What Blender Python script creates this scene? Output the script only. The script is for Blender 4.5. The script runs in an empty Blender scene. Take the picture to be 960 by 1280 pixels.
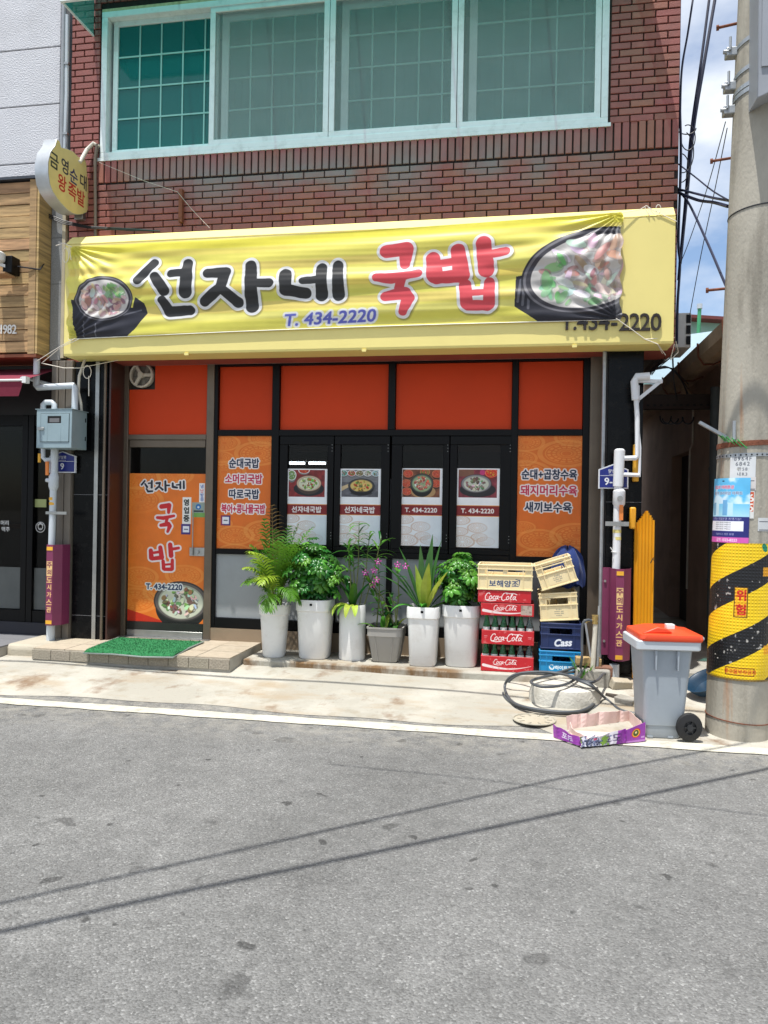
import bpy, bmesh, math, random
import numpy as np
from mathutils import Vector, Matrix
random.seed(7); rng = np.random.RandomState(5)
SC = bpy.context.scene
C = SC.collection
PI = math.pi
# ------------------------------------------------------------------ camera, sky, sun, exposure
CAM_F, CAM_A, CAM_R, CAM_H, CAM_D = 961.0, math.radians(10.1), 0.017, 1.5, 7.0
def _basis():
    F = Vector((-math.sin(CAM_A), math.cos(CAM_A), 0)); R = Vector((math.cos(CAM_A), math.sin(CAM_A), 0)); U = Vector((0, 0, 1))
    c, s = math.cos(CAM_R), math.sin(CAM_R)
    return c*R + s*U, -s*R + c*U, F
_r, _u, _f = _basis()
cam = bpy.data.objects.new('camera', bpy.data.cameras.new('camera')); C.objects.link(cam)
M4 = Matrix.Identity(4)
for i in range(3): M4[i][0], M4[i][1], M4[i][2] = _r[i], _u[i], -_f[i]
M4[0][3], M4[1][3], M4[2][3] = 0, -CAM_D, CAM_H
cam.matrix_world = M4
cam.data.sensor_fit = 'VERTICAL'; cam.data.sensor_height = 36; cam.data.lens = CAM_F/1280*36
cam.data.clip_end = 900; cam.data.clip_start = 0.05
SC.camera = cam
SUN_DIR = Vector((0.5, 1.0, -4.3)).normalized()          # the way the light travels
SUN_EL = math.asin(-SUN_DIR.z); SUN_AZ = math.atan2(-SUN_DIR.x, -SUN_DIR.y)
W = bpy.data.worlds.new('World'); SC.world = W; W.use_nodes = True
nt = W.node_tree; nt.nodes.clear()
def N(t, typ, **kw):
    n = t.nodes.new(typ)
    for k, v in kw.items(): setattr(n, k, v)
    return n
sky = N(nt, 'ShaderNodeTexSky', sky_type='NISHITA', sun_disc=False)
sky.sun_elevation = SUN_EL; sky.sun_rotation = SUN_AZ; sky.air_density = 1.0; sky.dust_density = 1.6; sky.ozone_density = 2.0
tc = N(nt, 'ShaderNodeTexCoord'); mp = N(nt, 'ShaderNodeMapping'); mp.inputs['Scale'].default_value = (1, 1, 2.0); mp.inputs['Location'].default_value = (2.2, 3.3, 0.1)
nz = N(nt, 'ShaderNodeTexNoise'); nz.inputs['Scale'].default_value = 2.6; nz.inputs['Detail'].default_value = 9; nz.inputs['Roughness'].default_value = 0.55
cr = N(nt, 'ShaderNodeValToRGB'); cr.color_ramp.elements[0].position = 0.38; cr.color_ramp.elements[1].position = 0.60
mx = N(nt, 'ShaderNodeMixRGB'); mx.inputs['Color2'].default_value = (5.3, 5.6, 6.0, 1)
bg = N(nt, 'ShaderNodeBackground'); bg.inputs['Strength'].default_value = 0.14
out = N(nt, 'ShaderNodeOutputWorld')
L = nt.links.new
L(tc.outputs['Generated'], mp.inputs['Vector']); L(mp.outputs['Vector'], nz.inputs['Vector']); L(nz.outputs['Fac'], cr.inputs['Fac'])
L(cr.outputs['Color'], mx.inputs['Fac']); L(sky.outputs['Color'], mx.inputs['Color1']); L(mx.outputs['Color'], bg.inputs['Color']); L(bg.outputs['Background'], out.inputs['Surface'])
sl = bpy.data.lights.new('sun', 'SUN'); sl.energy = 4.4; sl.angle = math.radians(0.45); sl.color = (1.0, 0.975, 0.93)
so = bpy.data.objects.new('sun', sl); C.objects.link(so); so.rotation_euler = SUN_DIR.to_track_quat('-Z', 'Y').to_euler(); so.location = (-3, -6, 20)
SC.view_settings.view_transform = 'Standard'; SC.view_settings.look = 'None'; SC.view_settings.gamma = 1.0
SC.view_settings.exposure = 0.46
try:
    SC.cycles.max_bounces = 8; SC.cycles.transparent_max_bounces = 12; SC.cycles.caustics_reflective = False; SC.cycles.caustics_refractive = False
except Exception: pass

# ------------------------------------------------------------------ helpers
def ray(px, py):
    u = px-480; v = py-640; c, s = math.cos(CAM_R), math.sin(CAM_R)
    xr = u*c+v*s; yr = -u*s+v*c; a = CAM_A
    return (xr/CAM_F*math.cos(a)-math.sin(a), xr/CAM_F*math.sin(a)+math.cos(a), -yr/CAM_F)
def at(px, py, Y=0):           # (X, Z) of a point measured on a plane parallel to the shop front
    d = ray(px, py); t = (Y+CAM_D)/d[1]; return d[0]*t, CAM_H+d[2]*t
def gr(px, py, z=0):           # (X, Y) of a point measured on level ground
    d = ray(px, py); t = (z-CAM_H)/d[2]; return d[0]*t, -CAM_D+d[1]*t
def lin(c):
    return tuple(((v/255)/12.92 if v/255 <= .04045 else ((v/255+.055)/1.055)**2.4) for v in c[:3])

_mats = {}
def mat(name, rgb=(128,)*3, rough=.6, metal=0., var=.12, scale=6., bump=0., bscale=60., dirt=0., dirtc=(60, 50, 40), dscale=2.5,
        spec=.5, coords='Position', rnd=0., alpha=1., trans=0., transl=0., emis=None, coat=0., stretch=None, hole=None, linear=False, sheen=0.):
    if name in _mats: return _mats[name]
    m = bpy.data.materials.new(name); m.use_nodes = True; t = m.node_tree; n = t.nodes; l = t.links.new
    b = n['Principled BSDF']; base = rgb if linear else lin(rgb)
    if coords == 'Position': co = N(t, 'ShaderNodeNewGeometry').outputs['Position']
    else: co = N(t, 'ShaderNodeTexCoord').outputs['Object']
    if stretch:
        mpn = N(t, 'ShaderNodeMapping'); mpn.inputs['Scale'].default_value = stretch; l(co, mpn.inputs['Vector']); co = mpn.outputs['Vector']
    col = None
    def rgbn(c):
        x = N(t, 'ShaderNodeRGB'); x.outputs[0].default_value = (*c, 1); return x.outputs[0]
    col = rgbn(base)
    if var:
        nz = N(t, 'ShaderNodeTexNoise'); nz.inputs['Scale'].default_value = scale; nz.inputs['Detail'].default_value = 6; nz.inputs['Roughness'].default_value = .6
        l(co, nz.inputs['Vector'])
        mr = N(t, 'ShaderNodeMapRange'); mr.inputs['From Min'].default_value = .3; mr.inputs['From Max'].default_value = .7
        mr.inputs['To Min'].default_value = 1-var; mr.inputs['To Max'].default_value = 1+var; l(nz.outputs['Fac'], mr.inputs['Value'])
        mm = N(t, 'ShaderNodeMixRGB', blend_type='MULTIPLY'); mm.inputs['Fac'].default_value = 1; l(col, mm.inputs['Color1']); l(mr.outputs['Result'], mm.inputs['Color2']); col = mm.outputs['Color']
    if rnd:
        oi = N(t, 'ShaderNodeObjectInfo'); hs = N(t, 'ShaderNodeHueSaturation'); 
        mr = N(t, 'ShaderNodeMapRange'); mr.inputs['To Min'].default_value = 1-rnd; mr.inputs['To Max'].default_value = 1+rnd
        l(oi.outputs['Random'], mr.inputs['Value']); l(mr.outputs['Result'], hs.inputs['Value']); l(col, hs.inputs['Color'])
        ml = N(t, 'ShaderNodeMath', operation='MULTIPLY'); ml.inputs[1].default_value = 7.31; l(oi.outputs['Random'], ml.inputs[0])
        fr = N(t, 'ShaderNodeMath', operation='FRACT'); l(ml.outputs[0], fr.inputs[0])
        mr2 = N(t, 'ShaderNodeMapRange'); mr2.inputs['To Min'].default_value = .5-.025*min(1, rnd*4); mr2.inputs['To Max'].default_value = .5+.02*min(1, rnd*4); l(fr.outputs[0], mr2.inputs['Value']); l(mr2.outputs['Result'], hs.inputs['Hue'])
        col = hs.outputs['Color']
    if dirt:
        nz = N(t, 'ShaderNodeTexNoise'); nz.inputs['Scale'].default_value = dscale; nz.inputs['Detail'].default_value = 8; nz.inputs['Roughness'].default_value = .68
        l(co, nz.inputs['Vector']); rp = N(t, 'ShaderNodeValToRGB'); rp.color_ramp.elements[0].position = .52; rp.color_ramp.elements[1].position = .72
        l(nz.outputs['Fac'], rp.inputs['Fac']); ml = N(t, 'ShaderNodeMath', operation='MULTIPLY'); ml.inputs[1].default_value = dirt; l(rp.outputs['Color'], ml.inputs[0])
        mm = N(t, 'ShaderNodeMixRGB'); l(ml.outputs[0], mm.inputs['Fac']); l(col, mm.inputs['Color1']); mm.inputs['Color2'].default_value = (*lin(dirtc), 1); col = mm.outputs['Color']
    l(col, b.inputs['Base Color'])
    b.inputs['Roughness'].default_value = rough; b.inputs['Metallic'].default_value = metal
    b.inputs['Specular IOR Level'].default_value = spec; b.inputs['Coat Weight'].default_value = coat
    b.inputs['Transmission Weight'].default_value = trans
    if sheen: b.inputs['Sheen Weight'].default_value = sheen
    if bump:
        nb = N(t, 'ShaderNodeTexNoise'); nb.inputs['Scale'].default_value = bscale; nb.inputs['Detail'].default_value = 5
        l(co, nb.inputs['Vector']); bp = N(t, 'ShaderNodeBump'); bp.inputs['Strength'].default_value = bump; bp.inputs['Distance'].default_value = .01
        l(nb.outputs['Fac'], bp.inputs['Height']); l(bp.outputs['Normal'], b.inputs['Normal'])
    if emis:
        b.inputs['Emission Color'].default_value = (*lin(emis[0]), 1); b.inputs['Emission Strength'].default_value = emis[1]
    outn = n['Material Output']
    if transl:
        tr = N(t, 'ShaderNodeBsdfTranslucent'); l(col, tr.inputs['Color']); ms = N(t, 'ShaderNodeMixShader'); ms.inputs['Fac'].default_value = transl
        l(b.outputs[0], ms.inputs[1]); l(tr.outputs[0], ms.inputs[2]); l(ms.outputs[0], outn.inputs['Surface'])
    if alpha < 1:
        tr = N(t, 'ShaderNodeBsdfTransparent'); ms = N(t, 'ShaderNodeMixShader'); ms.inputs['Fac'].default_value = alpha
        if hole: tr.inputs['Color'].default_value = (*lin(hole), 1)
        l(tr.outputs[0], ms.inputs[1]); l((ms if False else b).outputs[0], ms.inputs[2]); l(ms.outputs[0], outn.inputs['Surface'])
    _mats[name] = m
    return m

def wloc(o):
    v = Vector((0, 0, 0))
    while o is not None: v += o.location; o = o.parent
    return v
def tag(o, label=None, cat=None, group=None, kind=None):
    if label: o['label'] = label
    if cat: o['category'] = cat
    if group: o['group'] = group
    if kind: o['kind'] = kind
    return o
def thing(name, label, cat, loc=(0, 0, 0), rz=0, group=None):
    o = bpy.data.objects.new(name, None); C.objects.link(o); o.location = loc; o.rotation_euler = (0, 0, rz); o.empty_display_size = .1
    return tag(o, label, cat, group)

class MB:
    """collects boxes, bars, tubes and lathes; build() links them as ONE mesh object"""
    def __init__(s): s.v = []; s.f = []; s.uv = None
    def add(s, vs, fs):
        o = len(s.v); s.v += [tuple(p) for p in vs]; s.f += [tuple(i+o for i in f) for f in fs]; return s
    def box(s, x0, x1, y0, y1, z0, z1):
        return s.add([(x0,y0,z0),(x1,y0,z0),(x1,y1,z0),(x0,y1,z0),(x0,y0,z1),(x1,y0,z1),(x1,y1,z1),(x0,y1,z1)],
                     [(0,3,2,1),(4,5,6,7),(0,1,5,4),(1,2,6,5),(2,3,7,6),(3,0,4,7)])
    def cbox(s, x0, x1, y0, y1, z0, z1, c):      # front edges (at y0) chamfered by c
        return s.add([(x0,y0+c,z0),(x1,y0+c,z0),(x1,y1,z0),(x0,y1,z0),(x0,y0+c,z1),(x1,y0+c,z1),(x1,y1,z1),(x0,y1,z1),
                      (x0+c,y0,z0+c),(x1-c,y0,z0+c),(x1-c,y0,z1-c),(x0+c,y0,z1-c)],
                     [(0,3,2,1),(4,5,6,7),(1,2,6,5),(2,3,7,6),(3,0,4,7),(8,9,10,11),(0,1,9,8),(1,5,10,9),(5,4,11,10),(4,0,8,11)])
    def obox(s, mtx, sx, sy, sz):
        pts = [mtx @ Vector((a*sx/2, b*sy/2, c*sz/2)) for c in (-1, 1) for a, b in ((-1,-1),(1,-1),(1,1),(-1,1))]
        return s.add(pts, [(0,3,2,1),(4,5,6,7),(0,1,5,4),(1,2,6,5),(2,3,7,6),(3,0,4,7)])
    def bar(s, p, q, w, h=None):
        p = Vector(p); q = Vector(q); d = q-p; m = Matrix.Translation((p+q)/2) @ d.to_track_quat('Z', 'Y').to_matrix().to_4x4()
        return s.obox(m, w, h or w, d.length)
    def tube(s, pts, r, seg=8, close=False, cap=True):
        pts = [Vector(p) for p in pts]; n = len(pts); rs = r if isinstance(r, (list, tuple)) else [r]*n
        base = len(s.v); up = Vector((0, 0, 1)); prev = None
        for i, p in enumerate(pts):
            if close: d = pts[(i+1) % n]-pts[i-1]
            else: d = pts[min(i+1, n-1)]-pts[max(i-1, 0)]
            if d.length < 1e-9: d = Vector((0, 0, 1))
            d.normalize()
            if prev is None:
                a = d.cross(up) if abs(d.dot(up)) < .95 else d.cross(Vector((1, 0, 0)))
            else: a = prev - d*prev.dot(d)
            a.normalize(); prev = a; b = d.cross(a)
            for k in range(seg):
                t = 2*PI*k/seg; s.v.append(tuple(p+(a*math.cos(t)+b*math.sin(t))*rs[i]))
        m = n if close else n-1
        for i in range(m):
            for k in range(seg):
                i2 = (i+1) % n; k2 = (k+1) % seg
                s.f.append((base+i*seg+k, base+i2*seg+k, base+i2*seg+k2, base+i*seg+k2))
        if cap and not close:
            s.f.append(tuple(base+k for k in range(seg))); s.f.append(tuple(base+(n-1)*seg+k for k in reversed(range(seg))))
        return s
    def lathe(s, prof, seg=24, c=(0, 0, 0), ex=2., sy=1., cap=True):   # prof: (r, z); ex>2 = rounded square
        base = len(s.v)
        for r, z in prof:
            for k in range(seg):
                t = 2*PI*(k+.5)/seg; ct, st = math.cos(t), math.sin(t)
                x = math.copysign(abs(ct)**(2/ex), ct); y = math.copysign(abs(st)**(2/ex), st)
                s.v.append((c[0]+r*x, c[1]+r*y*sy, c[2]+z))
        for i in range(len(prof)-1):
            for k in range(seg):
                k2 = (k+1) % seg; s.f.append((base+i*seg+k, base+i*seg+k2, base+(i+1)*seg+k2, base+(i+1)*seg+k))
        if cap:
            s.f.append(tuple(base+k for k in reversed(range(seg)))); s.f.append(tuple(base+(len(prof)-1)*seg+k for k in range(seg)))
        return s
    def prism(s, poly, fn, t0, t1):              # poly: list of (a,b); fn(a,b,t)->xyz
        n = len(poly); vs = [fn(a, b, t0) for a, b in poly]+[fn(a, b, t1) for a, b in poly]
        return s.add(vs, [tuple(range(n)), tuple(reversed(range(n, 2*n)))]+[(i, i+n, (i+1) % n+n, (i+1) % n) for i in range(n)])
    def grid(s, fn, nu, nv, u0=0., u1=1., v0=0., v1=1.):
        base = len(s.v)
        for j in range(nv+1):
            for i in range(nu+1): s.v.append(tuple(fn(u0+(u1-u0)*i/nu, v0+(v1-v0)*j/nv)))
        for j in range(nv):
            for i in range(nu):
                a = base+j*(nu+1)+i; s.f.append((a, a+1, a+nu+2, a+nu+1))
        return s
    def mesh(s, name, smooth=False):
        me = bpy.data.meshes.new(name); me.from_pydata(s.v, [], s.f); me.validate(); 
        bm = bmesh.new(); bm.from_mesh(me); bmesh.ops.recalc_face_normals(bm, faces=bm.faces); bm.to_mesh(me); bm.free()
        if smooth:
            for p in me.polygons: p.use_smooth = True
        me.update(); return me
    def build(s, name, m, parent=None, smooth=False, bevel=0., world=True, angle=35, loc=None):
        if parent is not None and world:
            w = wloc(parent); s.v = [(a-w.x, b-w.y, c-w.z) for a, b, c in s.v]
        me = s.mesh(name, smooth)
        o = bpy.data.objects.new(name, me); C.objects.link(o)
        if m is not None: me.materials.append(m)
        if parent is not None: o.parent = parent
        if loc is not None: o.location = loc
        if bevel:
            md = o.modifiers.new('bevel', 'BEVEL'); md.width = bevel; md.segments = 2; md.limit_method = 'ANGLE'; md.angle_limit = math.radians(40)
            me.polygons.foreach_set('use_smooth', [True]*len(me.polygons)); 
        if smooth or bevel:
            try: me.set_sharp_from_angle(angle=math.radians(angle))
            except Exception: pass
        return o
def part(name, m, parent, fn, *a, **k):
    """one box part"""
    return MB().box(*fn).build(name, m, parent, *a, **k)
def inst(o, parent, loc=(0, 0, 0), rot=(0, 0, 0), sc=(1, 1, 1), name=None, m=None):
    c = o.copy(); C.objects.link(c); c.parent = parent; c.location = loc; c.rotation_euler = rot; c.scale = sc
    if name: c.name = name
    return c
def copy_tree(o, parent=None):
    c = o.copy(); C.objects.link(c); c.parent = parent
    for ch in [x for x in list(SC.objects) if x.parent == o]: copy_tree(ch, c)
    return c

# ---- lettering: glyph outlines come from Blender's own built-in font
_tc = {}
def glyph_mesh(body, offset=0., extrude=0., space=1.):
    key = (body, offset, extrude, space)
    if key in _tc: return _tc[key]
    cu = bpy.data.curves.new('lettering', 'FONT'); cu.body = body; cu.size = 1; cu.resolution_u = 3; cu.offset = offset; cu.extrude = extrude
    cu.align_x = 'CENTER'; cu.space_character = space; cu.space_line = .95
    o = bpy.data.objects.new('lettering', cu); C.objects.link(o); dg = bpy.context.evaluated_depsgraph_get()
    me = o.evaluated_get(dg).to_mesh(); v = [tuple(q.co) for q in me.vertices]; me.calc_loop_triangles()
    f = [tuple(q.vertices) for q in me.loop_triangles]; o.evaluated_get(dg).to_mesh_clear(); bpy.data.objects.remove(o); bpy.data.curves.remove(cu)
    a = np.array(v) if v else np.zeros((0, 3))
    _tc[key] = (a, f); return _tc[key]

class Canvas:
    """paints flat print (banner, posters, menus) with numpy; colours are sRGB 0..1, coordinates in metres"""
    def __init__(s, x0, z0, x1, z1, res=.003, base=(255, 255, 255)):
        s.x0, s.z0, s.x1, s.z1 = x0, z0, x1, z1
        s.nx = max(4, int(round((x1-x0)/res))); s.nz = max(4, int(round((z1-z0)/res))); s.res = (x1-x0)/s.nx
        s.X, s.Z = np.meshgrid(x0+(np.arange(s.nx)+.5)*(x1-x0)/s.nx, z0+(np.arange(s.nz)+.5)*(z1-z0)/s.nz)
        s.a = np.zeros((s.nz, s.nx, 3)); s.a[:] = np.array(base)/255.
    def paint(s, mask, col, alpha=1.):
        m = (np.clip(mask, 0, 1)*alpha)[..., None]; s.a = s.a*(1-m)+np.array(col)/255.*m; return s
    def sd(s, d): return np.clip(.5-d/s.res, 0, 1)
    def rect(s, x0, z0, x1, z1, col, alpha=1.):
        d = np.maximum(np.maximum(x0-s.X, s.X-x1), np.maximum(z0-s.Z, s.Z-z1)); return s.paint(s.sd(d), col, alpha)
    def strokes(s, lines):          # lines: lists of (x, z, r) -> signed distance
        d = np.full(s.X.shape, 9.)
        for ln in lines:
            if len(ln) == 1: ln = [ln[0], ln[0]]
            for (ax, az, ar), (bx, bz, br) in zip(ln, ln[1:]):
                dx, dz = bx-ax, bz-az; q = dx*dx+dz*dz
                t = np.clip(((s.X-ax)*dx+(s.Z-az)*dz)/q, 0, 1) if q > 1e-12 else np.zeros(s.X.shape)
                d = np.minimum(d, np.hypot(s.X-ax-t*dx, s.Z-az-t*dz)-(ar+t*(br-ar)))
        return d
    def poly(s, pts):
        ins = np.zeros(s.X.shape, bool); n = len(pts)
        for i in range(n):
            x1, z1 = pts[i]; x2, z2 = pts[(i+1) % n]
            if z1 == z2: continue
            c = ((z1 > s.Z) != (z2 > s.Z)) & (s.X < (x2-x1)*(s.Z-z1)/(z2-z1)+x1); ins ^= c
        return ins.astype(float)
    def el(s, cx, cz, rx, rz, rot=0.):     # normalised radius
        dx, dz = s.X-cx, s.Z-cz; c, q = math.cos(rot), math.sin(rot)
        return np.hypot((dx*c+dz*q)/rx, (-dx*q+dz*c)/rz)
    def ellipse(s, cx, cz, rx, rz, col, rot=0., alpha=1.):
        R = max(rx, rz)+2*s.res; i0 = int((cx-R-s.x0)/(s.x1-s.x0)*s.nx); i1 = int((cx+R-s.x0)/(s.x1-s.x0)*s.nx)+2; j0 = int((cz-R-s.z0)/(s.z1-s.z0)*s.nz); j1 = int((cz+R-s.z0)/(s.z1-s.z0)*s.nz)+2
        i0, j0, i1, j1 = max(0, i0), max(0, j0), min(s.nx, i1), min(s.nz, j1)
        if i1 <= i0 or j1 <= j0: return s
        dx, dz = s.X[j0:j1, i0:i1]-cx, s.Z[j0:j1, i0:i1]-cz; c, q = math.cos(rot), math.sin(rot)
        e = np.hypot((dx*c+dz*q)/rx, (-dx*q+dz*c)/rz); m = (np.clip(.5-(e-1)*min(rx, rz)/s.res, 0, 1)*alpha)[..., None]
        s.a[j0:j1, i0:i1] = s.a[j0:j1, i0:i1]*(1-m)+np.array(col)/255.*m; return s
    def noise(s, sc, seed=0, oct=3):
        r = np.random.RandomState(seed); o = np.zeros(s.X.shape); amp = 1.; tot = 0
        for k in range(oct):
            gx = int((s.x1-s.x0)*sc*2**k)+3; gz = int((s.z1-s.z0)*sc*2**k)+3; g = r.rand(gz, gx)
            u = (s.X-s.x0)*sc*2**k; v = (s.Z-s.z0)*sc*2**k; i = np.clip(u.astype(int), 0, gx-2); j = np.clip(v.astype(int), 0, gz-2); fu = u-i; fv = v-j
            fu = fu*fu*(3-2*fu); fv = fv*fv*(3-2*fv)
            o += amp*((g[j, i]*(1-fu)+g[j, i+1]*fu)*(1-fv)+(g[j+1, i]*(1-fu)+g[j+1, i+1]*fu)*fv); tot += amp; amp *= .5
        return o/tot
    def tmask(s, body, cx, cz, h, bold=0., shear=0., rot=0., wx=1., space=1., width=None):
        v, f = glyph_mesh(body, space=space)
        if not len(v): return np.zeros(s.X.shape)
        x, z = v[:, 0].copy(), v[:, 1].copy(); z -= (z.min()+z.max())/2; x -= (x.min()+x.max())/2
        k = h/max(1e-6, (v[:, 1].max()-v[:, 1].min())); x = x*k*wx+z*k*shear; z = z*k
        if width: x = x*(width/(x.max()-x.min()))
        c, q = math.cos(rot), math.sin(rot); X = cx+x*c-z*q; Zz = cz+x*q+z*c
        SS = 3; px = (X-s.x0)/(s.x1-s.x0)*s.nx*SS; pz = (Zz-s.z0)/(s.z1-s.z0)*s.nz*SS
        pad = int(bold/s.res*SS)+3
        i0 = max(0, int(px.min())//SS*SS-pad*SS); i1 = min(s.nx*SS, (int(px.max())//SS+2+pad)*SS); j0 = max(0, int(pz.min())//SS*SS-pad*SS); j1 = min(s.nz*SS, (int(pz.max())//SS+2+pad)*SS)
        out = np.zeros(s.X.shape)
        if i1 <= i0 or j1 <= j0: return out
        big = np.zeros((j1-j0, i1-i0), bool)
        for t in f:
            ax, ay, bx, by, cx2, cy = px[t[0]], pz[t[0]], px[t[1]], pz[t[1]], px[t[2]], pz[t[2]]
            u0, u1 = max(i0, int(min(ax, bx, cx2))-1), min(i1, int(max(ax, bx, cx2))+2); w0, w1 = max(j0, int(min(ay, by, cy))-1), min(j1, int(max(ay, by, cy))+2)
            if u1 <= u0 or w1 <= w0: continue
            gx, gy = np.meshgrid(np.arange(u0, u1)+.5, np.arange(w0, w1)+.5)
            e1 = (bx-ax)*(gy-ay)-(by-ay)*(gx-ax); e2 = (cx2-bx)*(gy-by)-(cy-by)*(gx-bx); e3 = (ax-cx2)*(gy-cy)-(ay-cy)*(gx-cx2)
            big[w0-j0:w1-j0, u0-i0:u1-i0] |= ((e1 >= 0) & (e2 >= 0) & (e3 >= 0)) | ((e1 <= 0) & (e2 <= 0) & (e3 <= 0))
        sm = big.reshape((j1-j0)//SS, SS, (i1-i0)//SS, SS).mean((1, 3))
        out[j0//SS:j1//SS, i0//SS:i1//SS] = sm
        return s.dil(out, bold) if bold > 0 else out
    def dil(s, m, r):
        k = r/s.res
        if k < .3: return m
        o = m.copy(); n = int(k)+1
        for dy in range(-n, n+1):
            for dx in range(-n, n+1):
                w = min(1., max(0., k+.5-math.hypot(dx, dy)))
                if w <= 0: continue
                sh = np.roll(np.roll(m, dy, 0), dx, 1)*w; o = np.maximum(o, sh)
        return o
    def text(s, body, cx, cz, h, col, bold=0., outline=0., ocol=(255, 255, 255), **k):
        m = s.tmask(body, cx, cz, h, bold, **k)
        if outline: s.paint(s.dil(m, outline), ocol)
        return s.paint(m, col)
    def ornament(s, cx, cz, rx, rz, col, alpha=.4, pet=16):
        e = s.el(cx, cz, rx, rz); th = np.arctan2((s.Z-cz)/rz, (s.X-cx)/rx)
        w = s.res/min(rx, rz); sm = lambda a, b: np.clip((e-a)/w+.5, 0, 1)*np.clip((b-e)/w+.5, 0, 1)
        m = sm(.82, 1.)+sm(.70, .74)+sm(.16, .2)+sm(.24, .34)*.6
        m = np.maximum(m, sm(.38, .66)*(np.abs(np.sin(th*pet/2)) > .45)*(np.abs(e-.52) > .03)); return s.paint(m, col, alpha)
    def bowl(s, cx, cz, rx, rz, broth=(205, 200, 180), rim=(45, 45, 48), bits=None, rot=0., seed=1, n=40, inner=.84):
        s.ellipse(cx, cz-rz*.32, rx*.93, rz*1.05, tuple(v*.6 for v in rim), rot)
        s.ellipse(cx, cz, rx, rz, rim, rot); s.ellipse(cx, cz, rx*.95, rz*.93, tuple(min(255, v*1.9) for v in rim), rot); s.ellipse(cx, cz-rz*.02, rx*inner, rz*inner, tuple(v*.8 for v in broth), rot)
        s.ellipse(cx, cz-rz*.05, rx*inner*.96, rz*inner*.93, broth, rot)
        r = random.Random(seed); bits = bits or [(120, 85, 70), (170, 120, 100), (90, 150, 60), (225, 220, 205)]
        for k in range(n):
            a = r.random()*2*PI; q = math.sqrt(r.random())*inner*.78; bx = cx+math.cos(a)*q*rx; bz = cz+math.sin(a)*q*rz
            cc = r.choice(bits); sz = rx*r.uniform(.05, .13)
            s.ellipse(bx+sz*.2, bz-sz*.25, sz, sz*.7, tuple(v*.55 for v in cc), r.random()*3, .8); s.ellipse(bx, bz, sz, sz*r.uniform(.35, .8), tuple(min(255, v*r.uniform(.85, 1.15)) for v in cc), r.random()*3)
    def material(s, name, rough=.5, spec=.4, transl=0., wear=.06, dirtc=None, metal=0.):
        im = bpy.data.images.new(name, s.nx, s.nz); a = np.ones((s.nz, s.nx, 4), np.float32); a[..., :3] = np.clip(s.a, 0, 1)
        im.pixels.foreach_set(a.ravel()); im.update(); im.pack()
        m = bpy.data.materials.new(name); m.use_nodes = True; t = m.node_tree; l = t.links.new; b = t.nodes['Principled BSDF']
        ti = N(t, 'ShaderNodeTexImage'); ti.image = im; ti.extension = 'EXTEND'
        nz = N(t, 'ShaderNodeTexNoise'); nz.inputs['Scale'].default_value = 9; nz.inputs['Detail'].default_value = 6; l(N(t, 'ShaderNodeNewGeometry').outputs['Position'], nz.inputs['Vector'])
        mr = N(t, 'ShaderNodeMapRange'); mr.inputs['From Min'].default_value = .3; mr.inputs['From Max'].default_value = .7; mr.inputs['To Min'].default_value = 1-wear; mr.inputs['To Max'].default_value = 1+wear; l(nz.outputs['Fac'], mr.inputs['Value'])
        mm = N(t, 'ShaderNodeMixRGB', blend_type='MULTIPLY'); mm.inputs['Fac'].default_value = 1; l(ti.outputs['Color'], mm.inputs['Color1']); l(mr.outputs['Result'], mm.inputs['Color2'])
        l(mm.outputs['Color'], b.inputs['Base Color']); b.inputs['Roughness'].default_value = rough; b.inputs['Specular IOR Level'].default_value = spec; b.inputs['Metallic'].default_value = metal
        if transl:
            tr = N(t, 'ShaderNodeBsdfTranslucent'); l(mm.outputs['Color'], tr.inputs['Color']); ms = N(t, 'ShaderNodeMixShader'); ms.inputs['Fac'].default_value = transl
            l(b.outputs[0], ms.inputs[1]); l(tr.outputs[0], ms.inputs[2]); l(ms.outputs[0], t.nodes['Material Output'].inputs['Surface'])
        return m
def sheet(name, cv, m, parent, fn, nu=1, nv=1, world=True, smooth=True, thick=0.):
    """a printed sheet: fn(x, z) -> xyz over the canvas rectangle"""
    mb = MB().grid(fn, nu, nv, cv.x0, cv.x1, cv.z0, cv.z1)
    if parent is not None and world:
        w = wloc(parent); mb.v = [(a-w.x, b-w.y, c-w.z) for a, b, c in mb.v]
    me = bpy.data.meshes.new(name); me.from_pydata(mb.v, [], mb.f); uvl = me.uv_layers.new(name='UVMap')
    for p in me.polygons:
        for li, vi in zip(p.loop_indices, p.vertices):
            i, j = vi % (nu+1), vi//(nu+1); uvl.data[li].uv = (i/nu, j/nv)
        p.use_smooth = smooth
    me.materials.append(m); o = bpy.data.objects.new(name, me); C.objects.link(o)
    if parent is not None: o.parent = parent
    if thick:
        md = o.modifiers.new('thickness', 'SOLIDIFY'); md.thickness = thick; md.offset = 0
    return o
def strokes_px(glyphs, px2m, Y, kr=1.):
    """brush strokes noted as photo measurements -> metres on the plane Y"""
    o = []
    for g in glyphs:
        o.append([(*at(x, y, Y), r*px2m*kr) for x, y, r in g])
    return o
def rectp(x0, y0, x1, y1, Y):
    mx_, my_ = (x0+x1)/2, (y0+y1)/2
    return at(x0, my_, Y)[0], at(x1, my_, Y)[0], at(mx_, y1, Y)[1], at(mx_, y0, Y)[1]
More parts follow.
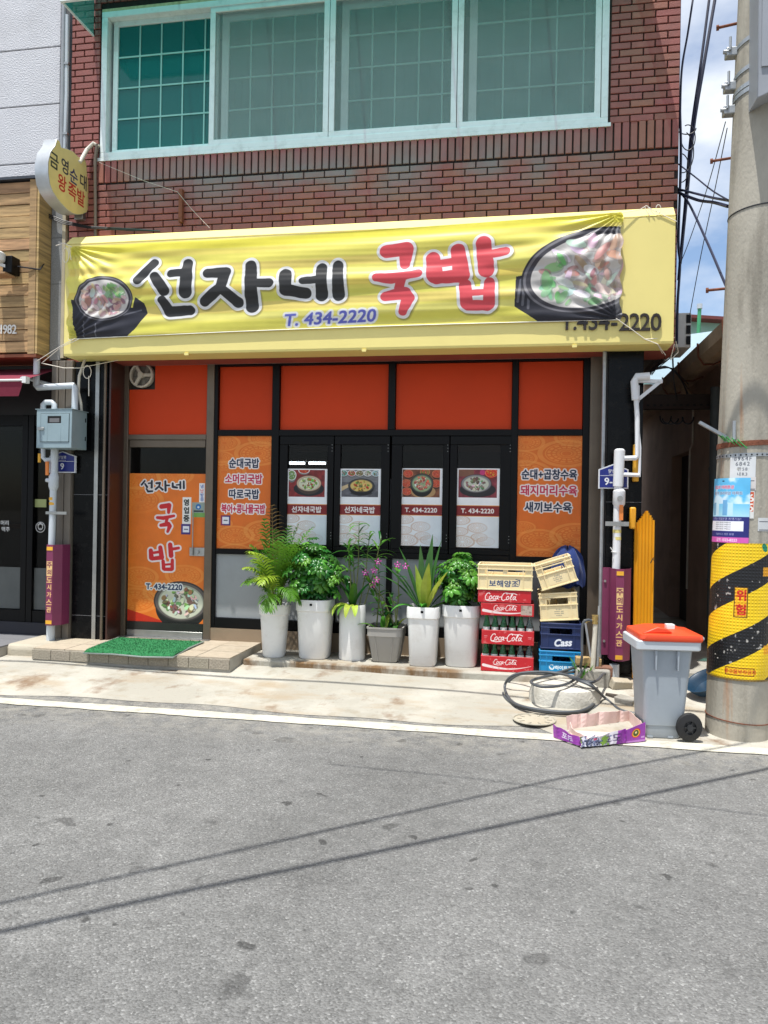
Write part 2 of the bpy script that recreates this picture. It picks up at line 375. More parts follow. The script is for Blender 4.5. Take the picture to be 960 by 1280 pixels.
# ------------------------------------------------------------------ materials
M = {}
M['brick'] = mat('brick_face', (150, 92, 79), .5, var=.12, scale=9, bump=.25, bscale=120, rnd=.13, dirt=.35, dirtc=(88, 78, 74), dscale=3)
M['mortar'] = mat('dark_mortar', (50, 42, 38), .95, var=.2, scale=14, bump=.5, bscale=90)
M['stucco'] = mat('white_stucco_panel', (205, 205, 208), .9, var=.05, scale=3, bump=.9, bscale=70, dirt=.25, dirtc=(150, 148, 145), dscale=1.2)
M['joint'] = mat('panel_joint', (110, 110, 112), .9)
M['granite'] = mat('grey_speckled_stone', (140, 142, 142), .8, var=.35, scale=160, bump=.2, dirt=.3, dirtc=(95, 92, 88))
M['black_granite'] = mat('black_polished_granite', (9, 10, 12), .25, var=.35, scale=90, spec=.15, dirt=.1, dirtc=(92, 90, 86), dscale=7)
M['wood'] = mat('weathered_cladding_wood', (178, 146, 102), .8, var=.4, scale=3.0, stretch=(1.2, 1, 14), bump=.4, bscale=40, rnd=.16, dirt=.6, dirtc=(98, 72, 48), dscale=1.6)
M['black_frame'] = mat('black_aluminium_frame', (9, 9, 10), .4, var=.1, spec=.18)
M['bronze'] = mat('bronze_brown_aluminium', (112, 100, 86), .42, metal=.5, var=.1, scale=4, dirt=.25, dirtc=(70, 60, 50))
M['steel'] = mat('brushed_steel', (170, 170, 166), .38, metal=.85, var=.08, scale=12, dirt=.2, dirtc=(110, 105, 98))
M['galv'] = mat('galvanised_steel', (168, 172, 174), .45, metal=.6, var=.12, scale=20)
M['redpanel'] = mat('red_orange_fascia_panel', (204, 62, 14), .6, var=.05, scale=1.5, spec=.3)
M['greypanel'] = mat('grey_lower_panel', (150, 154, 156), .4, var=.05, scale=2, dirt=.2, dirtc=(120, 118, 112))
M['aqua'] = mat('aqua_white_window_frame', (226, 236, 234), .4, var=.05, scale=8, dirt=.35, dirtc=(150, 160, 150), dscale=9)
M['bar'] = mat('pale_glazing_bar', (150, 200, 190), .5, var=.03)
M['concrete'] = mat('pale_concrete', (172, 164, 146), .9, var=.10, scale=2.5, bump=.5, bscale=45, dirt=.5, dirtc=(146, 128, 98), dscale=1.3)
M['oldconcrete'] = mat('old_grey_concrete', (160, 156, 146), .9, var=.16, scale=5, bump=.6, bscale=40, dirt=.5, dirtc=(98, 92, 82), dscale=3)
M['tan'] = mat('tan_base_strip', (150, 132, 110), .45, metal=.3, var=.1, scale=3, dirt=.3, dirtc=(105, 90, 70))
M['tile'] = mat('beige_step_tile', (172, 160, 140), .75, var=.1, scale=20, bump=.3, bscale=120, rnd=.05, dirt=.35, dirtc=(130, 112, 88), dscale=4)
M['tilefront'] = mat('rough_riser_tile', (150, 142, 126), .9, var=.2, scale=60, bump=.7, bscale=90, rnd=.07)
M['greytile'] = mat('grey_step_tile', (112, 112, 114), .7, var=.12, scale=30, bump=.2, rnd=.05)
M['white_plastic'] = mat('white_gloss_plastic', (226, 226, 223), .34, var=.03, scale=3, dirt=.4, dirtc=(186, 180, 166), dscale=5, bump=.08, bscale=8)
M['grey_plastic'] = mat('taupe_grey_plastic', (150, 147, 141), .5, var=.03)
M['soil'] = mat('potting_soil', (62, 46, 36), .95, var=.4, scale=60, bump=1, bscale=80)
M['pvc'] = mat('pale_grey_pipe_paint', (196, 203, 208), .38, var=.04, dirt=.2, dirtc=(140, 140, 138), dscale=6)
M['gasbox'] = mat('blue_grey_painted_box', (142, 162, 168), .42, var=.05, dirt=.15, dirtc=(110, 110, 105), dscale=5)
M['maroon'] = mat('maroon_painted_steel', (122, 50, 84), .42, var=.06, dirt=.2, dirtc=(90, 50, 60), dscale=7)
M['gold'] = mat('golden_yellow_band', (228, 170, 50), .5)
M['dark'] = mat('near_black_void', (14, 14, 15), .8, var=0)
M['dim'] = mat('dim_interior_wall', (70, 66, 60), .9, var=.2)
M['rope'] = mat('white_nylon_rope', (225, 218, 205), .8, var=.05)
M['cable'] = mat('black_cable', (24, 25, 30), .5, var=0)
M['bluecable'] = mat('navy_cable', (30, 34, 60), .5, var=0)
M['hose'] = mat('dark_grey_hose', (74, 78, 82), .5, var=.05)
M['yellowsheet'] = mat('yellow_signboard_sheet', (238, 222, 138), .5, var=.03, scale=1.5, dirt=.10, dirtc=(190, 165, 90), dscale=2)
M['rust'] = mat('rusty_steel', (120, 70, 48), .85, var=.35, scale=30, bump=.4)
M['poleconc'] = mat('spun_concrete_pole', (168, 162, 148), .88, var=.12, scale=4, bump=.35, bscale=70, dirt=.35, dirtc=(118, 108, 94), dscale=2.2, stretch=(1, 1, .45))
def glass(name, tint, alpha, rough=.04, hole=None): return mat(name, tint, rough, var=0, spec=.6, alpha=alpha, hole=hole or tint)
M['shopglass'] = glass('dark_shop_glass', (8, 9, 10), .28, .02, (188, 190, 188))
M['tealglass'] = glass('teal_window_glass', (40, 140, 136), .5, .05, (120, 210, 204))
M['screen'] = mat('grey_insect_screen', (160, 178, 172), .9, var=.08, scale=3, alpha=.30)
# ------------------------------------------------------------------ ground
def asphalt():
    m = bpy.data.materials.new('grey_asphalt'); m.use_nodes = True; t = m.node_tree; l = t.links.new; b = t.nodes['Principled BSDF']
    co = N(t, 'ShaderNodeNewGeometry').outputs['Position']
    def noise(sc, d=6, r=.6):
        n = N(t, 'ShaderNodeTexNoise'); n.inputs['Scale'].default_value = sc; n.inputs['Detail'].default_value = d; n.inputs['Roughness'].default_value = r; l(co, n.inputs['Vector']); return n.outputs['Fac']
    def ramp(f, stops):
        r = N(t, 'ShaderNodeValToRGB'); e = r.color_ramp.elements
        while len(e) < len(stops): e.new(.5)
        for q, (p, c) in zip(e, stops): q.position = p; q.color = (c, c, c, 1) if not isinstance(c, tuple) else (*c, 1)
        l(f, r.inputs['Fac']); return r.outputs['Color']
    def mul(a, b_, fac=1.):
        n = N(t, 'ShaderNodeMixRGB', blend_type='MULTIPLY'); n.inputs['Fac'].default_value = fac; l(a, n.inputs['Color1']); l(b_, n.inputs['Color2']); return n.outputs['Color']
    vor = N(t, 'ShaderNodeTexVoronoi'); vor.inputs['Scale'].default_value = 125; l(co, vor.inputs['Vector'])
    stones = ramp(vor.outputs['Color'], [(0, .48), (.45, .86), (.78, 1.1), (1., 2.0)])
    base = ramp(noise(1.1), [(.3, (.182, .181, .173)), (.7, (.212, .211, .202))])
    c = mul(base, stones, .75); c = mul(c, ramp(noise(9, 8, .7), [(.3, .82), (.7, 1.12)]))
    spots = ramp(noise(3.1, 4, .5), [(.0, 1.), (.66, 1.), (.70, .5)]); c = mul(c, spots, .8); c = mul(c, ramp(noise(7.3, 2, .4), [(.0, 1.), (.70, 1.), (.73, .35)]), .85); c = mul(c, ramp(noise(.8, 5, .7), [(.40, .86), (.60, 1.05)]))
    streak = ramp(noise(.35, 3), [(.35, .92), (.65, 1.08)]); c = mul(c, streak)
    sp = N(t, 'ShaderNodeSeparateXYZ'); l(co, sp.inputs[0]); ey = N(t, 'ShaderNodeMapRange'); ey.inputs['From Min'].default_value = -2.35; ey.inputs['From Max'].default_value = -1.6; l(sp.outputs['Y'], ey.inputs['Value'])
    en = N(t, 'ShaderNodeMath', operation='MULTIPLY'); l(ey.outputs[0], en.inputs[0]); l(ramp(noise(7, 9, .75), [(.42, 0.), (.62, .8)]), en.inputs[1])
    gm = N(t, 'ShaderNodeMixRGB'); l(en.outputs[0], gm.inputs['Fac']); l(c, gm.inputs['Color1']); gm.inputs['Color2'].default_value = (.36, .34, .29, 1); c = gm.outputs['Color']      # grit along the edge
    l(c, b.inputs['Base Color']); b.inputs['Roughness'].default_value = .85; b.inputs['Specular IOR Level'].default_value = .3
    v2 = N(t, 'ShaderNodeTexVoronoi'); v2.inputs['Scale'].default_value = 125; l(co, v2.inputs['Vector'])
    bp = N(t, 'ShaderNodeBump'); bp.inputs['Strength'].default_value = .9; bp.inputs['Distance'].default_value = .006; bp.invert = True
    l(v2.outputs['Distance'], bp.inputs['Height']); l(bp.outputs['Normal'], b.inputs['Normal']); return m
M['asphalt'] = asphalt()
def stained():
    m = bpy.data.materials.new('sunbleached_stained_concrete'); m.use_nodes = True; t = m.node_tree; l = t.links.new; b = t.nodes['Principled BSDF']
    co = N(t, 'ShaderNodeNewGeometry').outputs['Position']
    def noise(sc, d=8, r=.62, st=None):
        n = N(t, 'ShaderNodeTexNoise'); n.inputs['Scale'].default_value = sc; n.inputs['Detail'].default_value = d; n.inputs['Roughness'].default_value = r
        if st: q = N(t, 'ShaderNodeMapping'); q.inputs['Scale'].default_value = st; l(co, q.inputs['Vector']); l(q.outputs['Vector'], n.inputs['Vector'])
        else: l(co, n.inputs['Vector'])
        return n.outputs['Fac']
    def mixc(a, c, f, lo, hi, amt):
        r = N(t, 'ShaderNodeMapRange'); r.inputs['From Min'].default_value = lo; r.inputs['From Max'].default_value = hi; r.inputs['To Max'].default_value = amt; l(f, r.inputs['Value'])
        n = N(t, 'ShaderNodeMixRGB'); l(r.outputs['Result'], n.inputs['Fac'])
        l(a, n.inputs['Color1']); n.inputs['Color2'].default_value = (*lin(c), 1); return n.outputs['Color']
    x = N(t, 'ShaderNodeRGB'); x.outputs[0].default_value = (*lin((160, 156, 144)), 1); c = x.outputs[0]
    c = mixc(c, (188, 184, 172), noise(.9), .45, .62, .8); c = mixc(c, (152, 130, 98), noise(1.3, st=(1, 2.2, 1)), .50, .72, .75)
    c = mixc(c, (132, 120, 98), noise(4.5), .56, .72, .55); c = mixc(c, (108, 78, 48), noise(2.2, st=(1.3, 1, 1)), .58, .70, .75); c = mixc(c, (110, 104, 94), noise(30), .6, .75, .5)
    l(c, b.inputs['Base Color']); b.inputs['Roughness'].default_value = .9
    bp = N(t, 'ShaderNodeBump'); bp.inputs['Strength'].default_value = .5; bp.inputs['Distance'].default_value = .01; l(noise(38), bp.inputs['Height']); l(bp.outputs['Normal'], b.inputs['Normal']); return m
M['stained'] = stained()
def ledge_material():
    m = stained().copy(); m.name = 'ledge_concrete_with_brown_runs'; t = m.node_tree; l = t.links.new; b = t.nodes['Principled BSDF']; old = b.inputs['Base Color'].links[0].from_socket
    g = N(t, 'ShaderNodeNewGeometry').outputs['Position']; sp = N(t, 'ShaderNodeSeparateXYZ'); l(g, sp.inputs[0]); r = N(t, 'ShaderNodeMapRange'); r.inputs['From Min'].default_value = -.20; r.inputs['From Max'].default_value = -.30; l(sp.outputs['Y'], r.inputs['Value'])
    q = N(t, 'ShaderNodeMapping'); q.inputs['Scale'].default_value = (2.6, 1.2, 1); l(g, q.inputs['Vector']); n = N(t, 'ShaderNodeTexNoise'); n.inputs['Scale'].default_value = 1.4; n.inputs['Detail'].default_value = 8; n.inputs['Roughness'].default_value = .65; l(q.outputs['Vector'], n.inputs['Vector'])
    r2 = N(t, 'ShaderNodeMapRange'); r2.inputs['From Min'].default_value = .42; r2.inputs['From Max'].default_value = .58; r2.inputs['To Max'].default_value = 1.; l(n.outputs['Fac'], r2.inputs['Value'])
    xm = N(t, 'ShaderNodeMapRange'); xm.inputs['From Min'].default_value = -.2; xm.inputs['From Max'].default_value = -.6; l(sp.outputs['X'], xm.inputs['Value'])
    k = N(t, 'ShaderNodeMath', operation='MULTIPLY'); l(r.outputs[0], k.inputs[0]); l(r2.outputs[0], k.inputs[1]); k2 = N(t, 'ShaderNodeMath', operation='MULTIPLY'); l(k.outputs[0], k2.inputs[0]); l(xm.outputs[0], k2.inputs[1])
    mm = N(t, 'ShaderNodeMixRGB'); l(k2.outputs[0], mm.inputs['Fac']); l(old, mm.inputs['Color1']); mm.inputs['Color2'].default_value = (*lin((112, 86, 56)), 1); l(mm.outputs['Color'], b.inputs['Base Color']); return m
M['line'] = mat('worn_white_road_paint', (192, 188, 172), .8, var=.12, scale=8, dirt=.85, dirtc=(132, 128, 118), dscale=10, bump=.3, bscale=60)
M['earth'] = mat('pale_ground', (120, 115, 105), .95, var=.1)
tag(MB().box(-250, 250, -200, 300, -.3, -.02).build('ground', M['earth']), kind='structure')
tag(MB().grid(lambda x, y: (x, y, 0), 4, 4, -120, 120, -60, -1.2).build('road', M['asphalt']), kind='structure')
def slope(y, e=-1.60):     # height of the concrete apron from the kerb line to the wall foot
    return .003+.078*max(0., min(1., (y-e)/1.1))
def apron(x, v):
    edge = -1.50+.05*math.sin(x*1.7)+.025*math.sin(x*5.3+1) if x < .15 else -1.64
    if -5.4 < x < -4.45: edge += .12*math.sin((x+5.4)/.95*PI)
    y = edge+(9.-edge)*v**2.2
    return (x, y, slope(y, edge)+.006*math.sin(x*2.1+y*3)*min(1, (y-edge)*3))
tag(MB().grid(apron, 220, 40, -14, 14, 0, 1).build('sidewalk', M['stained'], smooth=True), kind='structure')
def lineedge(x, w): return (x, -1.785+.155*w+.006*math.sin(x*9+w*4)+.004*math.sin(x*31), .006)
tag(MB().grid(lineedge, 300, 1, -15, 15, 0, 1).build('painted_line', M['line']), kind='structure')

# pot ledge
led = tag(MB().add(*(lambda P: (P, [(0,1,2,3,4,5,6),(13,12,11,10,9,8,7)]+[(i, i+7, (i+1) % 7+7, (i+1) % 7) for i in range(7)]))(
    [(x, y, z) for z in (.135, .0) for x, y in ((-2.47,.42),(-2.48,-.30),(-1.6,-.33),(-.7,-.37),(-.35,-.36),(.66,-.33),(.66,.42))])).build('pot_ledge', ledge_material(), bevel=.012), kind='structure')
# tiled entrance step
st = tag(MB().box(-4.42, -2.50, -.57, .30, .0, .178).build('entrance_step', M['oldconcrete']), kind='structure')
def tiles(parent, x0, x1, y0, y1, z, nx, ny, m, zr0=None, gap=.006, rn=None):
    o = None
    for i in range(nx):
        for j in range(ny):
            a = x0+(x1-x0)*i/nx+gap/2; b = x0+(x1-x0)*(i+1)/nx-gap/2; c = y0+(y1-y0)*j/ny+gap/2; d = y0+(y1-y0)*(j+1)/ny-gap/2
            h = random.uniform(0, .002)
            MB().box(a, b, c, d, z, z+.012+h).build('tile', m, parent)
    if rn:
        for i in range(rn):
            a = x0+(x1-x0)*i/rn+gap/2; b = x0+(x1-x0)*(i+1)/rn-gap/2; MB().box(a, b, y0-.012-random.uniform(0, .003), y0, zr0, z-.002).build('riser_tile', M['tilefront'], parent)
tiles(st, -4.42, -2.50, -.57, .29, .178, 6, 3, M['tile'], .09, rn=10)
st2 = tag(MB().box(-8, -4.80, -.52, .3, .0, .16).build('neighbour_step', M['oldconcrete']), kind='structure')
tiles(st2, -8, -4.80, -.52, .28, .16, 8, 2, M['greytile'], .06, rn=8)
tag(MB().cbox(-4.80, -4.42, -.44, .3, .0, .185, .03).build('concrete_patch', M['concrete'], bevel=.02), kind='structure')
# manhole in the concrete
mh = thing('manhole_cover', 'small round iron cover set flush in the pale concrete by the crushed fruit box', 'manhole', (.12, -1.36, .026))
M['iron'] = mat('dusty_cast_iron', (172, 166, 150), .8, metal=.2, var=.2, scale=30)
def ringm(r0, r1, z, seg=40): 
    mb = MB()
    for k in range(seg):
        a, b = 2*PI*k/seg, 2*PI*(k+1)/seg
        mb.add([(r0*math.cos(a), r0*math.sin(a), z), (r1*math.cos(a), r1*math.sin(a), z), (r1*math.cos(b), r1*math.sin(b), z), (r0*math.cos(b), r0*math.sin(b), z)], [(0, 1, 2, 3)])
    return mb
ln_ = ringm(.001, .15, .0).build('lid', M['concrete'], mh, world=False)
rr = MB().tube([(.15*math.cos(a*PI/16), .15*math.sin(a*PI/16), .002) for a in range(32)], .006, 6, close=True).build('rim', M['iron'], mh, world=False)
for k in range(10):
    a = k*PI/5; MB().bar((.09*math.cos(a), .09*math.sin(a), .002), (.125*math.cos(a), .125*math.sin(a), .002), .012, .006).build('slot', M['iron'], mh, world=False)
# green mat on the step
def turf():
    m = mat('green_mat_pile', (36, 116, 66), .95, var=.35, scale=50, bump=1., bscale=160, rnd=0); return m
gm = thing('door_mat', 'bright green artificial turf mat lying on the tiled step before the door', 'door mat', (-3.35, -.25, .19))
def matp(u, v):
    x0 = -4.02+(-.02)*0; a = -3.93+(1-v)*.07; b = -3.03+(1-v)*.03
    return (a+(b-a)*u, -.65+v*.74, .199+.006*math.sin(u*7+v*2)*(1-v)-(.02*max(0, .08-v)/.08))
g0 = MB().grid(matp, 24, 12).build('turf_pile', turf(), gm, smooth=True)
md = g0.modifiers.new('t', 'SOLIDIFY'); md.thickness = .008; md.offset = 1
ed = [matp(0, 1), matp(0, 0), matp(1, 0), matp(1, 1)]
MB().tube([(*p[:2], p[2]+.003) for p in [matp(0, 1), matp(0, .5), matp(0, 0), matp(.33, 0), matp(.66, 0), matp(1, 0), matp(1, .5), matp(1, 1)]], .008, 6).build('edging', mat('grey_mat_edging', (130, 140, 134), .8), gm)
tb = MB(); 
for k in range(2600):
    x, y, z = matp(random.random(), random.random()); a = random.random()*PI; h = random.uniform(.008, .016); w = .004; lx, ly = random.uniform(-.006, .006), random.uniform(-.006, .006)
    tb.add([(x-w*math.cos(a), y-w*math.sin(a), z+.004), (x+w*math.cos(a), y+w*math.sin(a), z+.004), (x+lx, y+ly, z+.006+h)], [(0, 1, 2)])
tag(tb.build('tufts', turf(), gm), kind='stuff')

# ------------------------------------------------------------------ the brick building
bb = thing('brick_building', 'two storey red brick building with the soup restaurant under its yellow sign', 'building', (-1.6, .0, 0))
core = MB()
core.box(-4.50, -4.17, .014, .30, 2.975, 7.8); core.box(.70, 1.295, .014, .30, 2.975, 7.8); core.box(-4.17, .70, .014, .30, 2.975, 4.94); core.box(-4.17, .70, .014, .30, 6.43, 7.8)
core.build('wall', M['mortar'], bb)
sh = MB(); sh.box(-4.50, -4.40, .30, 7.5, 2.975, 7.8); sh.box(1.195, 1.295, .30, 7.5, 2.975, 7.8); sh.box(-4.40, 1.195, 7.4, 7.5, 2.975, 7.8); sh.box(-4.5, 1.295, -.05, 7.55, 7.8, 7.95)
sh.build('upper_wall', M['mortar'], bb)
MB().box(-4.40, 1.195, .30, 7.4, 2.975, 3.10).build('floor_slab', M['dim'], bb)
MB().box(-4.5, 1.295, .016, .40, 2.945, 2.974).build('soffit', mat('red_brown_soffit', (140, 66, 52), .8, var=.15, bump=.3), bb)
# ground floor shell
gsh = MB(); gsh.box(-4.40, -4.30, .45, 7.5, 0, 2.94); gsh.box(.93, 1.03, .45, 7.5, 0, 2.94); gsh.box(-4.30, .93, 7.4, 7.5, 0, 2.94)
gsh.build('side_wall', mat('brown_side_render', (168, 150, 134), .9, var=.15, bump=.4), bb)
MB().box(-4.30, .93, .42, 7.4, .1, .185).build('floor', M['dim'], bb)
for nm, x0, x1 in (('pillar', -4.39, -4.02), ('pillar', .735, 1.035)):
    p = MB()
    p.box(x0, x1, .0, .45, .12, 2.945); o = p.build(nm, M['black_granite'], bb, bevel=.004)
    for z in (.42, 1.62): MB().box(x0-.001, x1+.001, -.0015, .02, z, z+.004).build('tile_joint', M['joint'], o)
MB().box(-4.165, -4.125, -.014, -.002, .12, 2.94).build('corner_trim', M['steel'], bb)
MB().tube([(-4.05, -.03, .14), (-4.05, -.03, 2.94)], .014).build('drain_pipe', M['bronze'], bb)
MB().box(-4.018, -4.0, -.01, .27, .18, 2.94).build('reveal_panel', mat('dark_red_brown_reveal', (62, 34, 28), .3, var=.2, scale=3, stretch=(1, 1, .2)), bb)
MB().box(.605, .735, .22, .40, .12, 2.945).build('corner_post', M['bronze'], bb)
MB().tube([(.70, -.02, .2), (.70, -.02, 2.94)], .017).build('conduit', M['galv'], bb)
MB().tube([(.725, .0, .2), (.725, .0, 2.94)], .008).build('conduit', M['cable'], bb)

# bricks: courses below and beside the window, a soldier course under it
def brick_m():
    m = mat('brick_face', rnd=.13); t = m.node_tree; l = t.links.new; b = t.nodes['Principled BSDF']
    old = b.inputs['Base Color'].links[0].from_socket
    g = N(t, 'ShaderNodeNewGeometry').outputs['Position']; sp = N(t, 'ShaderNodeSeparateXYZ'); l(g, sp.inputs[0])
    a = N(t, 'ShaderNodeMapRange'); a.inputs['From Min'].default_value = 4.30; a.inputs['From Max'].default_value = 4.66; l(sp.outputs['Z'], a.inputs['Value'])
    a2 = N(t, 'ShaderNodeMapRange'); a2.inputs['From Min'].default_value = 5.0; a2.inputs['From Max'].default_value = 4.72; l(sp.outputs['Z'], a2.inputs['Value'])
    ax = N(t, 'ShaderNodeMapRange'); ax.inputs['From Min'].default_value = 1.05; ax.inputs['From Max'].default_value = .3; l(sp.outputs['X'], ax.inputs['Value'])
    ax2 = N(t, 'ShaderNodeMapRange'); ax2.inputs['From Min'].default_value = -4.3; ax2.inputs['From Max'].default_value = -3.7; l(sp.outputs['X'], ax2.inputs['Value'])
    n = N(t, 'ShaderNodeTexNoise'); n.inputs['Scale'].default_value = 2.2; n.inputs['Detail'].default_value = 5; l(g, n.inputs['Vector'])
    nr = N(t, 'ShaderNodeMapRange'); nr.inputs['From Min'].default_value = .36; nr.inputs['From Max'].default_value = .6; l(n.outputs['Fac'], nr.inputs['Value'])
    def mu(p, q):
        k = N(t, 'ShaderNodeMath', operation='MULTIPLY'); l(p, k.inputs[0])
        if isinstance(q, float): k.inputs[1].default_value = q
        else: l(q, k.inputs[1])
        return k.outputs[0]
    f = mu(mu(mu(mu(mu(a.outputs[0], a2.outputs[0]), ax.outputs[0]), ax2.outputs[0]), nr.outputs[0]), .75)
    mm = N(t, 'ShaderNodeMixRGB'); l(f, mm.inputs['Fac']); l(old, mm.inputs['Color1']); mm.inputs['Color2'].default_value = (*lin((128, 130, 126)), 1)   # greyer band under the sill, fading out towards both ends
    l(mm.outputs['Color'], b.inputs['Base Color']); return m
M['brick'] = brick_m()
bl = []     # (x0,x1,z0,z1)
def course(x0, x1, z0, z1, off, L_=.202, g=.0105):
    x = x0-off
    while x < x1-.02:
        a, b = max(x0, x), min(x1, x+L_)
        if b-a > .03: bl.append((a, b-g if b < x1 else b, z0, z1-g))
        x += L_
ch = .0645; k = 0; z = 4.700-ch
while z > 4.0: course(-4.49, 1.290, z, z+ch, (k % 2)*.098); z -= ch; k += 1
k = 0; z = 4.0
while z > 2.99: course(1.10, 1.290, z-ch, z, .05+(k % 2)*.098); z -= ch; k += 1
k = 0; z = 4.955
while z < 6.55:
    course(-4.49, -4.185, z, z+ch, .06+(k % 2)*.098); course(.715, 1.290, z, z+ch, .03+(k % 2)*.098); z += ch; k += 1
k = 0; z = 4.955-ch
while z > 4.68: course(-4.49, -4.185, z, z+ch, .06+((k+1) % 2)*.098); z -= ch; k += 1
x = -4.182
while x < 1.25: bl.append((x, min(x+.0555, 1.29), 4.712, 4.955)); x += .0695
x = -4.182
while x < .6: bl.append((x, x+.0585, 6.50, 6.7)); x += .0695
def keyb(b):
    d = math.hypot((b[0]+b[1])/2, 7.0); big = (b[1]-b[0])*(b[3]-b[2])/d**2; 
    return -big if b[2] < 6.42 else 0
bl.sort(key=keyb); shapes = {}
stuff = MB()
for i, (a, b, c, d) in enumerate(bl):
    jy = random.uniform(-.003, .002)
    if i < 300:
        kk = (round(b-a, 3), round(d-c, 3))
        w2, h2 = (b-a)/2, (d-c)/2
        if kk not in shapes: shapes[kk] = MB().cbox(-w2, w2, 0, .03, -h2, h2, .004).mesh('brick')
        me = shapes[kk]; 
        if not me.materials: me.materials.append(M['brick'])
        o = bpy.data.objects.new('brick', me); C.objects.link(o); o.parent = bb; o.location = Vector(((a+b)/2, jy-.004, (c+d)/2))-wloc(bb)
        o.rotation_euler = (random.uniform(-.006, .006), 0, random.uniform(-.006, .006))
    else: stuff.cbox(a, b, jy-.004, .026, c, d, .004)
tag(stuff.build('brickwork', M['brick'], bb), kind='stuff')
MB().box(-4.19, .72, -.012, .05, 4.925, 4.957).build('window_sill', M['aqua'], bb)
# upper window
wn = MB(); WX0, WX1, WZ0, WZ1 = -4.165, .695, 4.957, 6.40
wn.box(WX0, WX1, -.01, .16, WZ0, WZ0+.05); wn.box(WX0, WX1, -.01, .16, WZ1-.06, WZ1); wn.box(WX0, WX0+.06, -.01, .16, WZ0+.05, WZ1-.06); wn.box(WX1-.06, WX1, -.01, .16, WZ0+.05, WZ1-.06)
win = wn.build('window', M['aqua'], bb, bevel=.004)
MB().box(WX0, WX1, -.006, .02, WZ1+.002, WZ1+.03).build('sealant_strip', mat('yellowed_sealant', (196, 182, 140), .8, var=.2, scale=30), bb)
def sash(x0, x1, y, screen):
    z0, z1 = WZ0+.05, WZ1-.06; t = .052
    m = MB(); m.box(x0, x1, y, y+.035, z0, z0+t); m.box(x0, x1, y, y+.035, z1-t, z1); m.box(x0, x0+t, y, y+.035, z0+t, z1-t); m.box(x1-t, x1, y, y+.035, z0+t, z1-t)
    m.build('sash', M['aqua'], win, bevel=.003); ins = screen*.09
    if screen:
        part('insect_screen', M['screen'], win, (x0+t, x1-t, y+.012, y+.014, z0+t, z1-t))
        y += .06; x0 += .10; m = MB(); m.box(x0, x0+.07, y, y+.03, z0, z1); m.box(x0+.07, x1-.02, y, y+.03, z1-.11, z1-.03); m.build('inner_sash', M['aqua'], win)
        x0 += .02; 
    part('pane', M['tealglass'], win, (x0+t*.8, x1-t*.8, y+.018, y+.022, z0+t*.8, z1-t*.8))
    gx0, gx1, gz0, gz1 = x0+t, x1-t, z0+t, z1-t
    n = 4; w0 = (gx1-gx0)/(n+.4)
    for i in range(1, n+1): part('glazing_bar', M['bar'], win, (gx0+w0*i-.007, gx0+w0*i+.007, y+.010, y+.017, gz0, gz1))
    for j in range(1, 4):
        zz = gz0+(gz1-gz0)*j/4; part('glazing_bar', M['bar'], win, (gx0, gx1, y+.008, y+.0155, zz-.007, zz+.007))
sx = [at(x, 100, 0)[0] for x in (136, 262, 411, 571, 757)]
sash(sx[0]+.01, sx[1]+.06, .06, 0); sash(sx[1], sx[2], -.005, 1); sash(sx[2]+.006, sx[3], -.005, 1); sash(sx[3]+.006, WX1-.065, -.005, 1)
M['curtain'] = mat('pale_curtain', (190, 205, 204), .9, var=.1, scale=2)
cu = MB().grid(lambda u, v: (u, .42+.03*math.sin(u*38)+.01*math.sin(u*91), v), 300, 1, -3.0, .62, 3.2, 5.95).build('curtain', M['curtain'], win, smooth=True)
MB().box(-4.3, 1.1, 2.6, 2.65, 3.1, 7.7).build('room_partition', mat('teal_lit_wallpaper', (80, 120, 122), .9), bb)
# polycarbonate awning above the window: it shades the wall below
aw = thing('window_awning', 'teal polycarbonate rain awning with white rails above the upstairs window', 'awning', (-1.66, -.3, 6.15))
M['poly'] = mat('teal_polycarbonate', (80, 196, 186), .25, var=.06, alpha=.5, hole=(120, 205, 198))
AX0, AX1 = -4.25, .95
aw1 = MB(); aw1.add([(AX0, -.56, 6.17), (AX1+.28, -.56, 6.17), (AX1-.05, -.0, 6.72), (AX0, -.0, 6.72)], [(0, 1, 2, 3)]); aw1.build('roof_sheet', M['poly'], aw)  # unseen right end flares out, shaped to slant its shadow on the brick
for X in (AX0, AX1):
    XF, XW = (X, X) if X < 0 else (X+.28, X-.05); MB().add([(XF, -.56, 6.17), (XW, -.01, 6.18), (XW, -.01, 6.71)], [(0, 1, 2)]).build('side_sheet', M['poly'], aw)
    MB().tube([(XF, -.56, 6.16), (XW, -.02, 6.17)], .012, 6).build('bracket', M['aqua'], aw); MB().tube([(XF, -.56, 6.16), (XW, -.02, 6.72)], .012, 6).build('bracket', M['aqua'], aw)
MB().box(AX0, AX1+.28, -.585, -.555, 6.14, 6.18).build('front_rail', M['aqua'], aw)
for i in range(1, 6):
    X = AX0+(AX1-AX0)*i/6; MB().tube([(X, -.56, 6.185), (X, -.01, 6.73)], .011, 6).build('rafter', M['aqua'], aw)
MB().box(AX0, AX1-.05, -.02, -.001, 6.70, 6.76).build('wall_rail', M['aqua'], aw)
